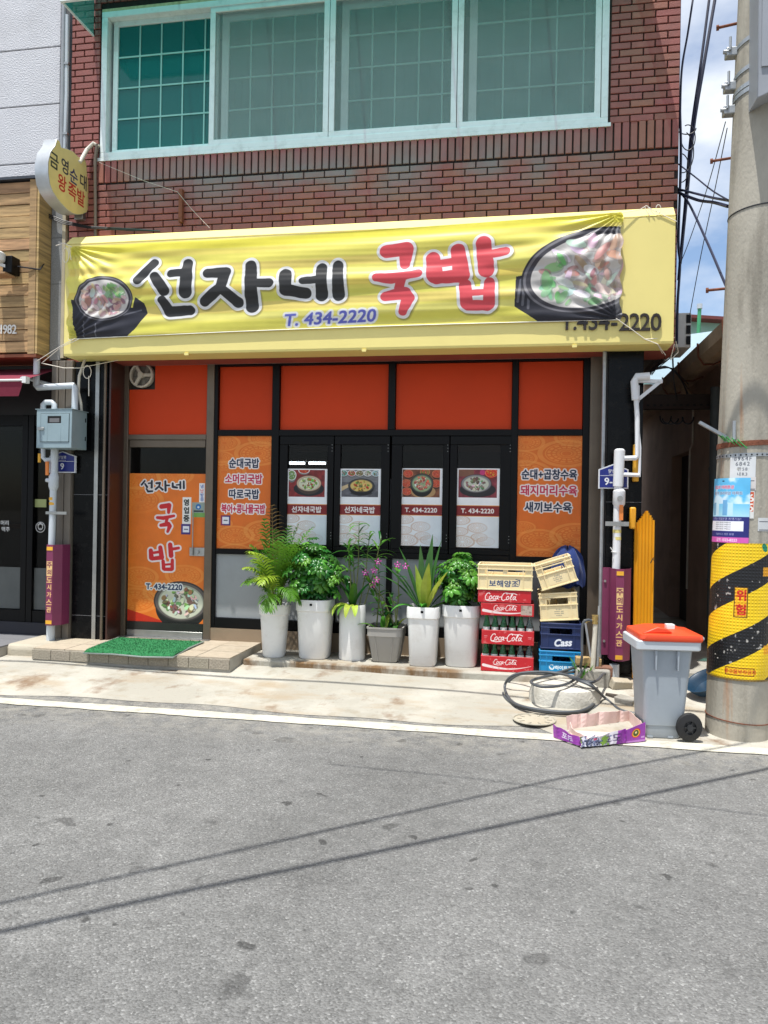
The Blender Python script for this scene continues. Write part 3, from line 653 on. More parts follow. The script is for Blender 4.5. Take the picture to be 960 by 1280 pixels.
# ------------------------------------------------------------------ storefront glazing
sf = thing('storefront', 'black framed restaurant storefront with red upper panels and orange menu panels', 'storefront', (-1.2, .30, .14))
FY = .26
def fbox(name, m, par, x0, y0, x1, y1, Y0, Y1, bevel=0.):
    a, b, c, d = rectp(x0, y0, x1, y1, Y0); return MB().box(a, b, Y0, Y1, c, d).build(name, m, par, bevel=bevel)
zt = 2.262; ztop = 2.962
xs = [at(p, 500, FY)[0] for p in (266, 272.5, 340, 349, 485, 494, 640, 648, 729, 738)]
zA, zB, zC, zD = at(480, 691, FY)[1], at(480, 698, FY)[1], at(480, 781, FY)[1], at(480, 789, FY)[1]
def fr(x0, x1, z0, z1, y0=FY, y1=.36, name='mullion'): return MB().box(x0, x1, y0, y1, z0, z1).build(name, M['black_frame'], sf, bevel=.003)
fr(xs[0], xs[1], zD-.04, ztop); fr(xs[8], xs[9], zD-.04, ztop); fr(xs[2], xs[3], zB, ztop-.03, FY+.002); fr(xs[6], xs[7], zD, ztop-.03, FY+.002); fr(xs[4], xs[5], zt+.03, ztop-.03, FY+.002)
fr(xs[1], xs[8], ztop-.035, ztop, FY+.004, name='head_rail'); fr(xs[1], xs[8], zt-.03, zt+.03, FY+.005, name='transom'); fr(xs[1], xs[8], zB-.0, zA, FY+.004, name='transom'); fr(xs[1], xs[8], zD-.04, zC, FY+.004, name='sill_rail')
for p0, p1 in ((414.5, 419), (482, 489)):
    a, b, _, _ = rectp(p0, 700, p1, 780, FY); fr(a, b, zC+.002, zB-.002, FY+.003)
for i, (a, b) in enumerate(((1, 2), (3, 4), (5, 6), (7, 8))):
    o = MB().box(xs[a]+.002, xs[b]-.002, .300, .312, zt+.032, ztop-.037).build('upper_panel', M['redpanel'], sf, bevel=.002)
MB().box(xs[1], xs[8], .290, .302, zC+.002, zB-.002).build('lower_panel', M['greypanel'], sf)
MB().box(-4.02, .61, FY-.01, .36, ztop+.002, 2.974).build('aluminium_head_strip', M['steel'], sf)
c0 = Canvas(-4.0, 0, .6, .028, .004, (168, 166, 160))
for k in range(11): c0.text('ooo oo', -3.7+k*.42, .014, .009, (70, 70, 70))
sheet('head_strip_print', c0, c0.material('head_strip_print', .5, metal=.3), sf, lambda x, z: (x, .2495, 2.944+z))
MB().box(xs[0], .605, .255, .36, .125, zD-.042).build('base_plinth', M['tan'], sf)
# four sashes in the middle
sp_ = [(349, 416.5, (359, 409)), (417.5, 486.5, (425, 476)), (489, 561, (502, 553)), (562, 639, (571, 625))]
spn = []
for (p0, p1, (q0, q1)) in sp_:
    z0 = at((q0+q1)/2, 684 if q0 < 490 else 687, .28)[1]; z1 = at((q0+q1)/2, 556, .28)[1]
    a, b = at(p0, 620, .28)[0], at(p1, 620, .28)[0]; c, d = at(q0, 620, .28)[0], at(q1, 620, .28)[0]
    m = MB(); m.box(a, b, .272, .33, zA+.002, z0); m.box(a, b, .272, .33, z1, zt-.032); m.box(a, c, .272, .33, z0, z1); m.box(d, b, .272, .33, z0, z1)
    s_ = m.build('window_sash', M['black_frame'], sf, bevel=.004)
    MB().box(c, d, .298, .304, z0, z1).build('pane', M['shopglass'], s_)
    for zz in (zA+.12, zt-.18):
        for q in range(3): MB().box(b-.02, b-.012, .268, .272, zz+q*.03, zz+q*.03+.004).build('vent_slot', M['steel'], s_)
    spn.append((c, d, z0, z1))
# dim dining room behind the glass, with the two lit tubes the photograph shows
rm = thing('dining_room', 'dim restaurant interior seen through the dark glass above the food posters', 'room', (-1.5, 3, .19))
def room_box(n, *b): MB().box(*b).build(n, M['dim'], rm)
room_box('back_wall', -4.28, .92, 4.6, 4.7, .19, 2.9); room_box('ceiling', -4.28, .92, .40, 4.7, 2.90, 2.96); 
tubem = mat('lit_tube', (240, 245, 255), .5, var=0, emis=((235, 242, 255), 16.))
for p0, p1, py in ((362, 381, 578), (386, 407, 578)):
    a, b, c, d = rectp(p0, py-1, p1, py+1, 2.2); t_ = thing('ceiling_tube_light', ('left' if p0 < 370 else 'right')+' one of two lit white tube lights seen through the first window', 'light', ((a+b)/2, 2.2, c), group='lit tube lights inside')
    MB().tube([(a, 2.2, c), (b, 2.2, c)], .016).build('tube', tubem, t_); MB().box(a-.02, b+.02, 2.18, 2.22, c+.02, c+.05).build('fixture', M['white_plastic'], t_)
for p0, p1, y0, y1, nm in ((440, 470, 576, 588, 'box'), (518, 541, 576, 586, 'hood')):
    a, b, c, d = rectp(p0, y0, p1, y1, .6); MB().box(a, b, .6, .75, c-.3, d).build('stacked_'+nm, mat('dim_cardboard', (120, 112, 100), .8), rm)

for k, (c, d, z0, z1) in enumerate(spn):
    MB().box(c-.02, d+.02, .42, .44, z1-.055, z1+.02).build('roller_blind', mat('brown_roller_blind', (150, 104, 70), .8), rm)
MB().box(-3.6, -2.9, 2.8, 3.5, .9, .94).build('table_top', mat('light_table_laminate', (190, 160, 120), .5), rm); MB().box(-1.9, -1.1, 2.4, 3.1, .9, .94).build('table_top', mat('light_table_laminate'), rm)
MB().box(-2.6, -1.9, 4.4, 4.59, .2, 2.0).build('drinks_fridge', mat('pale_fridge', (190, 200, 205), .4), rm)
# ---- orange menu panels
ORG = (224, 112, 34); ORL = (242, 158, 74)
def menu_panel(px0, py0, px1, py1, lines, sticker, label):
    a, b, c, d = rectp(px0, py0, px1, py1, .285); cv = Canvas(a, c, b, d, .0028, ORG); w, h = b-a, d-c
    for (u, v, r) in ((.12, .93, .30), (.85, .97, .30), (.75, .84, .45), (.05, .80, .26), (.12, .68, .42), (.35, .14, .36), (.92, .18, .42), (.35, -.01, .34), (.95, .02, .3), (.1, .24, .2)):
        cv.ornament(a+u*w, c+v*h, r*w, r*w*.48, ORL, .55)
    cv.paint(np.clip((cv.Z-(c+h*.28))/(h*.1), 0, 1)*np.clip(((c+h*.70)-cv.Z)/(h*.1), 0, 1), ORG, .75)
    for body, px, py, hh, col, ww in lines:
        X, Z = at(px, py, .285); cv.text(body, X, Z, hh, col, bold=.0042, outline=.0135, ocol=(240, 232, 230), width=ww)
    if sticker:
        X, Z = at(*sticker, .285); cv.rect(X-.05, Z-.05, X+.05, Z+.05, (60, 40, 110)); cv.rect(X-.05, Z-.05, X-.02, Z+.05, (190, 40, 70), .6); cv.rect(X-.036, Z-.036, X+.036, Z+.036, (232, 232, 236)); cv.rect(X-.02, Z-.004, X+.02, Z+.005, (60, 60, 80))
    fr_ = sheet('menu_panel', cv, cv.material('menu_panel_print', .45), sf, lambda x, z: (x, .285, z)); fr_['label'] = label
    MB().box(a, b, .287, .297, c, d).build('menu_panel_backing', mat('orange_backing', ORG, .5), sf)
NV = (28, 40, 66); CR = (196, 40, 72)
menu_panel(271.5, 543.5, 339, 690, [('순대국밥', 305, 579, .092, NV, .31), ('소머리국밥', 304.5, 598.5, .092, CR, .385), ('따로국밥', 305, 617.5, .092, NV, .31), ('북어+콩나물국밥', 304, 636, .088, CR, .455)], (282, 650.5), 'orange menu panel with four dish names beside the door')
menu_panel(646.5, 542, 728, 697, [('순대+곱창수육', 686.5, 593, .092, NV, .50), ('돼지머리수육', 686, 613, .092, CR, .51), ('새끼보수육', 685, 634, .092, NV, .425)], None, 'orange menu panel with three dish names at the right end')
# ---- posters on the four panes
def hangul_logo(cv, cx, cz, h, col, outline=0, ocol=None, bold=.004):
    cv.text('선자네국밥', cx, cz, h, col, bold=bold, outline=outline, ocol=ocol or col)
pl = [('poster', 'food poster of a stone bowl of soup on a red table, leftmost window', (358, 586, 408.5, 680.5), 0), ('poster', 'food poster of a black pan of red and yellow soup, second window', (424, 586, 475.5, 681.5), 1),
      ('poster', 'phone number poster with a bowl among small red side dishes, third window', (500, 585.5, 552.5, 682.5), 2), ('poster', 'phone number poster with a white soup bowl and red flower, rightmost window', (570, 585.5, 624, 684.5), 3)]
for nm, lab, r4, kind in pl:
    a, b, c, d = rectp(*r4, .2925); w, h = b-a, d-c; cv = Canvas(a, c, b, d, .0022, (242, 243, 245))
    x0, x1, y0, y1 = a+.05*w, b-.06*w, d-.37*h, d-.015*h; pw, ph = x1-x0, y1-y0
    bgc = [(132, 44, 44), (92, 92, 98), (120, 74, 52), (128, 52, 62)][kind]; keep = cv.a.copy(); cv.a[:] = np.array(bgc)/255
    n_ = cv.noise(30, kind); cv.a *= (.7+.6*n_)[..., None]
    if kind == 0:
        for q in range(6): cv.rect(x0, y0+ph*(.1+.12*q), x1, y0+ph*(.105+.12*q), (80, 20, 22), .7)
        cv.bowl(x0+.42*pw, y1-.02*ph, .16*pw, .12*ph, (190, 60, 40), (200, 195, 190), [(200, 60, 40), (220, 100, 60)], seed=3); cv.bowl(x0+.08*pw, y1-.2*ph, .13*pw, .2*ph, (120, 150, 90), (190, 190, 185), [(90, 140, 60), (220, 220, 200)], seed=4)
        cv.ellipse(x0+.56*pw, y0+.30*ph, .42*pw, .27*ph, (34, 34, 38)); cv.bowl(x0+.56*pw, y0+.5*ph, .35*pw, .30*ph, (206, 206, 180), (110, 92, 78), [(120, 170, 70), (222, 226, 190), (170, 90, 60), (150, 190, 90)], seed=6)
    elif kind == 1:
        cv.rect(x0, y0+.55*ph, x1, y1, (150, 150, 150), .5)
        for q, cc in enumerate(((90, 160, 150), (190, 70, 50), (120, 110, 70), (200, 200, 196), (150, 190, 196))): cv.bowl(x0+(.05+.22*q)*pw, y1-.12*ph, .12*pw, .12*ph, cc, (170, 170, 170), seed=q)
        cv.paint(cv.sd(cv.strokes([[(x0, y0+.30*ph, .02), (x0+.22*pw, y0+.44*ph, .014)]])), (205, 180, 140)); cv.bowl(x0+.54*pw, y0+.42*ph, .36*pw, .27*ph, (214, 186, 110), (34, 34, 36), [(226, 190, 70), (205, 80, 36), (230, 214, 120), (210, 60, 40), (120, 140, 60)], seed=9)
        cv.ellipse(x0+.54*pw, y0+.14*ph, .3*pw, .08*ph, (30, 30, 32), alpha=.6)
    elif kind == 2:
        for (u, v) in ((.15, .85), (.1, .5), (.12, .2), (.9, .5), (.6, .92), (.92, .85)): cv.bowl(x0+u*pw, y0+v*ph, .14*pw, .15*ph, (196, 80, 50) if v < .9 else (110, 120, 50), (120, 70, 50), [(210, 70, 50), (220, 120, 90)], seed=int(u*100))
        cv.ellipse(x0+.56*pw, y0+.2*ph, .33*pw, .24*ph, (176, 140, 96)); cv.bowl(x0+.52*pw, y0+.5*ph, .31*pw, .36*ph, (150, 170, 130), (40, 44, 40), [(214, 110, 96), (230, 190, 170), (236, 220, 200), (190, 80, 70)], seed=21, n=60)
    else:
        cv.bowl(x0+.85*pw, y1-.12*ph, .17*pw, .16*ph, (214, 60, 40), (220, 70, 50), [(230, 190, 60), (220, 60, 40)], seed=2); cv.ellipse(x0+.62*pw, y1-.1*ph, .07*pw, .1*ph, (196, 60, 120)); cv.rect(x0, y1-.25*ph, x0+.4*pw, y1, (126, 92, 66), .8)
        cv.ellipse(x0+.5*pw, y0+.28*ph, .47*pw, .26*ph, (38, 36, 40)); cv.bowl(x0+.46*pw, y0+.5*ph, .40*pw, .33*ph, (196, 200, 184), (72, 70, 72), [(120, 90, 80), (226, 222, 210), (150, 120, 108), (110, 150, 90)], seed=31, n=50)
    msk = ((cv.X > x0) & (cv.X < x1) & (cv.Z > y0) & (cv.Z < y1))[..., None]; cv.a = np.where(msk, cv.a, keep)
    z0, z1 = d-.60*h, d-.475*h; cv.rect(a, z0-.006, b, z1+.006, (232, 150, 70)); cv.rect(a, z0, b, z1, (132, 34, 34))
    if kind < 2: hangul_logo(cv, (a+b)/2, (z0+z1)/2, .06, (240, 236, 232), bold=.0035)
    else: cv.text('T. 434-2220', (a+b)/2, (z0+z1)/2, .042, (236, 232, 228), bold=.0035, wx=1.05)
    if kind < 5:
        for (u, v, r) in ((.12, .34, .22), (.1, .2, .2), (.5, .25, .24), (.16, .07, .30), (.7, .08, .22), (.55, .13, .2)): cv.ornament(a+u*w, c+v*h, r*w, r*w*.5, (206, 172, 150), .6)
        cv.paint(np.clip((cv.X-(a+.45*w))/(.4*w), 0, 1)*((cv.Z < c+.385*h)), (216, 224, 230), .8)
    pt = thing(nm, lab, 'poster', ((a+b)/2, .2925, c), group='food posters on the windows')
    sheet('printed_sheet', cv, cv.material('poster_print', .4), pt, lambda x, z: (x, .2925, z)); MB().box(a, b, .294, .2965, c, d).build('paper_backing', M['white_plastic'], pt)

# ---- door bay at the left: frame, red panel with fan, glazed door with orange print
dr = thing('shop_door', 'glass restaurant door covered by an orange soup print, brown metal frame', 'door', (-3.55, .28, .19))
dx = [at(p, 620, .25)[0] for p in (148, 158.5, 256, 266)]
db = MB(); db.box(dx[0]-.02, dx[1], .25, .36, .19, 2.955); db.build('door_frame', M['bronze'], dr, bevel=.004)
MB().box(dx[2]+.003, dx[3]-.003, .25, .36, .19, 2.955).build('door_frame', M['bronze'], dr, bevel=.004)
a, b, c, d = rectp(158, 543, 256, 549.5, .25); MB().box(dx[1], dx[2], .252, .36, c, d).build('door_transom', M['bronze'], dr, bevel=.003); zbar = c
a, b, c2, d2 = rectp(158, 549.5, 256, 559, .25); MB().box(dx[1]+.01, dx[2]-.01, .268, .33, c2, d2-.002).build('top_rail', M['bronze'], dr, bevel=.003)
zg1 = c2; z592 = at(207, 592, .28)[1]; z778 = at(207, 778, .28)[1]
MB().box(dx[1]+.01, dx[2]-.01, .30, .306, z592, zg1).build('pane', M['shopglass'], dr)
MB().box(dx[1]+.01, dx[2]-.01, .286, .30, z778, z592).build('door_leaf', mat('orange_backing', ORG, .5), dr)
MB().box(dx[1]+.01, dx[2]-.01, .272, .32, .198, z778-.085).build('kick_plate', M['steel'], dr, bevel=.003)
MB().box(dx[1]+.01, dx[2]-.01, .275, .32, z778-.083, z778-.002).build('bottom_rail', mat('dark_steel_rail', (60, 60, 58), .3, metal=.6), dr)
MB().box(dx[0], dx[3], .20, .36, .185, .197).build('threshold', M['steel'], dr)
# print
cv = Canvas(dx[1]+.01, z778, dx[2]-.01, z592, .0026, (228, 118, 36)); w = cv.x1-cv.x0; h = cv.z1-cv.z0
for (u, v, r) in ((.12, .97, .30), (.12, .82, .34), (.6, .99, .25), (.15, .30, .26), (.1, .14, .32), (.75, .32, .26), (.5, .2, .3), (.0, .5, .2)): cv.ornament(cv.x0+u*w, cv.z0+v*h, r*w, r*w*.5, ORL, .5)
cv.paint(np.clip((cv.Z-cv.z0-h*.36)/(h*.1), 0, 1)*np.clip((cv.z0+h*.84-cv.Z)/(h*.1), 0, 1), (230, 118, 34), .7)
def pp(x, y): return at(x, y, .284)
lowc = cv.poly([pp(*q) for q in ((150, 757), (162, 762), (180, 768), (200, 775), (220, 782), (150, 782))]); cv.paint(lowc, (196, 44, 24), .95); cv.paint(lowc, (240, 120, 40), 0)
bx, bz = pp(226, 752); cv.bowl(bx, bz, .292, .205, (206, 206, 184), (52, 48, 46), [(130, 100, 86), (222, 216, 196), (120, 170, 90), (226, 226, 210), (156, 110, 92)], seed=12, n=70)
def lay(gl, col, r=0, al=1.): cv.paint(cv.sd(cv.strokes(gl)-r), col, al)
# brush lettering in photograph measurements; one definition reused at three places
SJN = [[(192.5,328,5.2),(174.5,350.5,5.6)], [(194,345,5),(206.5,364,6.8)], [(215,342,4.4),(228,340.5,4.8)], [(234.5,328.5,6),(233.5,366,7.4)], [(203.5,376,5.2),(212,390,6.2),(237.5,388.5,5.4)],
       [(261,341.5,6),(282.5,340,6.4),(277,360,6),(257,377.5,6)], [(277,361,5),(298,379,6.4)], [(314,331,6.4),(315.5,384,7.4)], [(322,354.5,5),(337,354.5,5.2)],
       [(357.5,343,6.6),(358,363,7),(383,367.5,6)], [(379,352,4),(398,350,4.6)], [(402.5,334,5.6),(402.5,370,6.6)], [(422.5,331,5.6),(423.5,370,6.6)]]
GUK = [[(484,313,7.4),(508,309.5,7.8),(506.5,331,5.2)], [(471,347.5,4.6),(490,349,6.2),(523,342,4.2)], [(503,347,5.4),(499,360,5)], [(482,371.5,5.2),(505,367.5,7.6),(510,374,7),(503.5,391,4.6)]]
BAP = [[(541.5,322.5,7.4),(543.5,345,8.6)], [(572.5,312.5,7.4),(577,344,8.6)], [(545,330,4.4),(573,326,4.4)], [(546,348.5,6.4),(575,345,7)], [(604.5,303.5,7.8),(607.5,338,8.4)], [(608,318,5),(632,314,4.8)],
       [(581.5,357,6),(583.5,380,6.6)], [(611.5,353.5,5.6),(611,381,6.4)], [(584,368,3.6),(611,366,3.6)], [(586,383,5.6),(609,383,6)]]
def xf(gl, cx, cy, s, tx, ty, Y, km):     # recentre strokes noted round (cx,cy), scale, put at (tx,ty)
    o = []
    for g in gl: o.append([(*at(tx+(x-cx)*s, ty+(y-cy)*s, Y), r*s*km) for x, y, r in g])
    return o
KM = 1/125.
g1 = xf(SJN, 306, 358, .212, 205, 607.5, .284, KM); lay(g1, (232, 226, 222), .014); lay(g1, (30, 34, 48), .0)
g2 = xf(GUK, 497, 350, .40, 207, 648, .284, KM); g3 = xf(BAP, 587, 345, .385, 206, 697, .284, KM)
for g in (g2, g3): lay(g, (236, 222, 222), .018); lay(g, (204, 38, 44))
X, Z = pp(205, 733.5); cv.text('T. 434-2220', X, Z, .056, (36, 52, 84), bold=.004, outline=.013, ocol=(230, 230, 228))
def stk(x0, y0, x1, y1, col): a, b, c, d = rectp(x0, y0, x1, y1, .284); cv.rect(a, c, b, d, col)
stk(228, 621.5, 239, 655, (232, 230, 224))
for q, ch_ in enumerate('영업중'): X, Z = pp(233, 628+q*10); cv.text(ch_, X, Z, .062, (24, 34, 30), bold=.004)
stk(226.5, 655, 238, 668, (64, 48, 118)); stk(228.5, 657.5, 236.5, 665.5, (226, 228, 234)); stk(230, 661, 235, 662.3, (90, 96, 120))
stk(249, 604, 256, 628, (236, 236, 236))
for q, (ch_, cc) in enumerate((('냉', (30, 60, 150)), ('난', (200, 40, 50)), ('방', (30, 60, 150)), ('중', (30, 60, 150)))): X, Z = pp(252.5, 608+q*5.4); cv.text(ch_, X, Z, .036, cc, bold=.002)
stk(240, 628, 256, 646.5, (150, 164, 156)); stk(240, 641, 256, 646.5, (120, 170, 90)); X, Z = pp(248, 633.5); cv.ellipse(X, Z, .028, .028, (40, 110, 180)); cv.ellipse(X, Z-.004, .012, .012, (220, 225, 225)); stk(242, 638, 254, 640, (50, 60, 70))
sheet('door_print', cv, cv.material('door_print', .42), dr, lambda x, z: (x, .2835, z))
a, b, c, d = rectp(237, 684.5, 256, 695, .27); o = MB().box(a, b, .264, .283, c, d).build('lock_plate', M['steel'], dr, bevel=.002); MB().tube([(a+.09, .25, (c+d)/2), (a+.09, .268, (c+d)/2)], .016, 14).build('lock_knob', M['steel'], o)
a, b, c, d = rectp(241, 636, 243, 694, .25); MB().tube([(a, .25, c), (a, .25, d)], .006).build('pull_bar', M['steel'], dr); 
# panel above the door, cut round the fan
zr0 = zbar+.045; a, b, c, d = rectp(160, 451, 194, 487, .27)
pm = MB(); pm.box(b, dx[2]+.001, .27, .282, zr0, 2.95); pm.box(dx[1], b, .27, .282, zr0, c); pm.build('upper_panel', M['redpanel'], dr)
fn_ = thing('ventilation_fan', 'round off white wall fan set in the corner of the red panel above the door', 'fan', ((a+b)/2, .27, (c+d)/2))
fx, fz = (a+b)/2, (c+d)/2; MB().box(dx[1], b, .33, .35, c, 2.95).build('back_plate', mat('dark_grey_plate', (70, 66, 60), .7), fn_)
R_ = .128; prof = [(R_, .0), (R_, .05), (R_-.012, .058), (R_-.02, .05), (R_-.02, 0)]
mb = MB(); seg = 36
for i, (r, y) in enumerate(prof):
    for k in range(seg): t = 2*PI*k/seg; mb.v.append((fx+r*math.cos(t), .285-y+.02, fz+r*math.sin(t)))
for i in range(len(prof)-1):
    for k in range(seg): k2 = (k+1) % seg; mb.f.append((i*seg+k, i*seg+k2, (i+1)*seg+k2, (i+1)*seg+k))
M['ivory'] = mat('aged_ivory_plastic', (206, 200, 186), .5, dirt=.3, dirtc=(150, 140, 120)); mb.build('rim', M['ivory'], fn_, smooth=True)
MB().tube([(fx, .312, fz), (fx, .322, fz)], R_-.018, 36).build('shutter_disc', mat('aged_grey_shutter', (158, 152, 140), .6, dirt=.3), fn_)
for k in range(3):
    t = PI/2+.5+k*2*PI/3; MB().bar((fx, .26, fz), (fx+(R_-.015)*math.cos(t), .26, fz+(R_-.015)*math.sin(t)), .02, .03).build('strut', M['ivory'], fn_)
for k in range(5):
    t0 = k*2*PI/5; m = MB(); n0 = 6
    pts = [(fx+.03*math.cos(t0), fz+.03*math.sin(t0))]+[(fx+(R_-.025)*math.cos(t0+q*.16), fz+(R_-.025)*math.sin(t0+q*.16)) for q in range(6)]
    m.prism(pts, lambda a_, b_, t: (a_, t+.05*(math.atan2(b_-fz, a_-fx)-t0)*0, b_), .30, .304); m.build('blade', mat('grey_fan_blade', (120, 116, 108), .6), fn_)
hb = MB().tube([(fx, .24, fz), (fx, .31, fz)], .03, 16).build('hub', M['ivory'], fn_)

# ------------------------------------------------------------------ long yellow signboard, raised phone number, banner tied over it
sg = thing('signboard', 'long pale yellow shop signboard spanning the facade above the storefront', 'sign', (-1.56, -.14, 2.945))
prof = [(0, 4.13), (-.17, 4.12), (-.275, 4.02), (-.28, 4.0), (-.28, 2.965), (-.272, 2.945), (0, 2.945)]
MB().prism(prof, lambda a, b, t: (t, a, b), -4.345, 1.225).build('box', M['yellowsheet'], sg)
for X in (-4.345, 1.225):
    s_ = 1 if X > 0 else -1; MB().prism([(0, 4.128), (-.168, 4.118), (-.272, 4.0), (-.272, 2.97), (-.27, 2.95), (0, 2.95)], lambda a, b, t: (t, a, b), X+s_*.001, X+s_*.004).build('end_cap', M['yellowsheet'], sg)
MB().box(-4.345, 1.225, -.282, -.279, 4.012, 4.016).build('fold_line', mat('shade_line_plastic', (190, 172, 90), .6), sg)
for px_ in (233, 455, 718):
    X = at(px_, 440, -.28)[0]; MB().box(X-.02, X+.02, -.283, -.24, 2.928, 2.95).build('clip', M['yellowsheet'], sg)
M['blackletter'] = mat('dark_brown_raised_letter', (38, 30, 26), .45)
for chx, px_ in zip('T.434-2220', (708.5, 718.5, 728, 741.5, 755, 767.5, 780, 793, 806, 819.5)):
    v, f = glyph_mesh(chx, offset=.009, extrude=.5); k = .205; X, Z = at(px_, 413.5 if px_ > 770 else 412.5, -.28)
    if chx == '-': pass
    mb = MB(); mb.add([(p[0]*k*.92+X, -.291-p[2]*.02, p[1]*k+Z) for p in v], f); mb.build('letter', M['blackletter'], sg)

bn = thing('banner', 'wrinkled yellow cloth banner with soup bowls tied over the signboard', 'banner', (-1.74, -.32, 3.1))
BX0, BX1, BZ0, BZ1 = -4.285, .795, 3.095, 4.055; BY = -.31
cv = Canvas(BX0, BZ0, BX1, BZ1, .0030, (236, 226, 112))
def bp_(x, y):     # photograph point -> canvas coordinates of the slightly skewed cloth
    X, Z = at(x, y, BY); u = (X-BX0)/(BX1-BX0); zb = 3.098+.049*u; zt_ = 3.987+.066*u; return X, BZ0+(Z-zb)/(zt_-zb)*(BZ1-BZ0)
# printed streaks
zz = (cv.Z-BZ0)/(BZ1-BZ0); xx = (cv.X-BX0)/(BX1-BX0); st_ = cv.noise(1, 3, 2)
for (z0, wv, col, al, sl) in ((.96, .05, (240, 232, 80), .9, 0), (.80, .06, (228, 220, 104), .8, .03), (.70, .05, (234, 206, 120), .75, -.03), (.58, .07, (240, 234, 130), .8, .05), (.47, .04, (228, 196, 92), .7, .02), (.36, .05, (214, 214, 96), .75, -.02), (.27, .06, (238, 208, 128), .7, .04), (.17, .04, (244, 238, 140), .8, 0), (.08, .05, (228, 222, 96), .8, .02), (.88, .03, (236, 212, 110), .6, .02)):
    q = np.clip(1-np.abs(zz-z0-sl*(xx-.5)-.05*(st_-.5))/wv, 0, 1); cv.paint(np.clip(q*3, 0, 1), col, al*.75)
def S_(gl): return [[(*bp_(x, y), r*1.10/137.) for x, y, r in g] for g in gl]
def bowlbig(pts_body, cx, cy, rx, ry, rot, seed, bits, handle):
    cv.paint(cv.poly([bp_(*p) for p in pts_body]), (50, 50, 58)); 
    for h_ in handle: cv.paint(cv.sd(cv.strokes(S_([h_]))), (120, 120, 128), .8)
    X, Z = bp_(cx, cy); k = 1/137.; cv.ellipse(X, Z, rx*k, ry*k, (52, 52, 58), rot); cv.ellipse(X, Z, rx*k*.97, ry*k*.96, (120, 118, 124), rot); cv.ellipse(X, Z-.003, rx*k*.93, ry*k*.91, (70, 68, 74), rot); cv.ellipse(X, Z-.006, rx*k*.86, ry*k*.84, (206, 202, 198), rot)
    r = random.Random(seed)
    for q in range(90):
        a = r.random()*2*PI; d_ = math.sqrt(r.random())*.74; ux, uz = math.cos(a)*d_*rx*k, math.sin(a)*d_*ry*k; c_, s_ = math.cos(rot), math.sin(rot); px_, pz_ = X+ux*c_-uz*s_, Z+ux*s_+uz*c_
        cc = bits(ux/(rx*k), uz/(ry*k), r); sz = k*rx*r.uniform(.05, .17); an = r.random()*3; cc = tuple(v*.72+206*.28 for v in cc)
        cv.ellipse(px_+.006, pz_-.007, sz, sz*.6, tuple(v*.7 for v in cc), an, .35); cv.ellipse(px_, pz_, sz, sz*r.uniform(.25, .6), tuple(min(255, v*r.uniform(.9, 1.12)) for v in cc), an, .8)
bowlbig([(90, 375), (166, 385), (170, 372), (181, 380), (184, 392), (168, 412), (155, 424), (96, 426), (92, 400)], 130, 374, 41, 31.5, -.05, 4,
        lambda u, v, r: r.choice([(120, 190, 90), (150, 214, 110), (96, 160, 80), (220, 230, 200)]) if (u > -.1 and v > .1) else r.choice([(196, 140, 126), (150, 100, 104), (230, 206, 196), (120, 70, 80), (214, 170, 150)]), [[(150, 395, 1), (176, 388, 1)], [(105, 402, .7), (104, 424, .7)], [(120, 405, .7), (119, 425, .7)]])
rb = [(645, 346), (660, 343), (664, 352), (780, 352), (780, 402), (716, 406), (676, 405), (643, 384)]
bowlbig(rb, 738, 338, 80, 52, .22, 8,
        lambda u, v, r: r.choice([(90, 170, 90), (120, 196, 120), (226, 226, 222)]) if (u+v < -.5 or (u < -.2 and v > .25)) else r.choice([(222, 168, 150), (236, 214, 204), (170, 110, 100), (206, 140, 120), (232, 232, 232), (240, 236, 230)]), [[(651, 350, 1.4), (647, 378, 1.4)], [(656, 351, 1.4), (653, 382, 1.4)], [(662, 352, 1.4), (660, 386, 1.4)]])
cv.paint(cv.sd(cv.strokes(S_([[(775.5, 285, 4), (774, 400, 4)]]))), (206, 208, 206), .35)
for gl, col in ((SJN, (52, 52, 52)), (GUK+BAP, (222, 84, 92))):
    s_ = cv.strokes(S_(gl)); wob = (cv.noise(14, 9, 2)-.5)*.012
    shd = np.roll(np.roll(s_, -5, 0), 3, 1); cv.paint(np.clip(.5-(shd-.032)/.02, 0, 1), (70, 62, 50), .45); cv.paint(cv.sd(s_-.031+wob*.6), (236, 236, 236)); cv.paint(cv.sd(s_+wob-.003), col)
X, Z = bp_(412, 399); cv.text('T. 434-2220', X, Z, .115, (104, 110, 198), bold=.006, outline=.022, ocol=(240, 240, 236), shear=.18, rot=.02, wx=1.05)
bm_ = cv.material('banner_print', .42, .35, transl=.15, wear=.03)
def fold(u, v):
    # slack cloth: long shallow folds running between the tied corners, tight creases near the ties
    y = 0
    for (a, k, ph, sl) in ((.014, 1.7, .3, .9), (.009, 3.1, 1.9, -1.3), (.0038, 5.6, 4.0, 1.9), (.0016, 9.5, .8, -2.7), (.0005, 19., 2., 1.9)):
        y += a*math.sin(2*PI*(k*v+sl*(u-.5)*1.2+.16*math.sin(2*PI*u*1.3+ph))+ph)*(.55+.45*math.sin(2*PI*u*1.1+ph*2))
    y *= math.sin(PI*min(1, max(0, v)))**.35
    for cu_, cv__ in ((0, 1), (1, 1), (0, 0), (1, 0)):
        du, dv = (u-cu_)*5.08, (v-cv__)*.95; r = math.hypot(du, dv); y += .012*math.exp(-r*2.4)*math.sin(math.atan2(dv, du)*26)
    return y
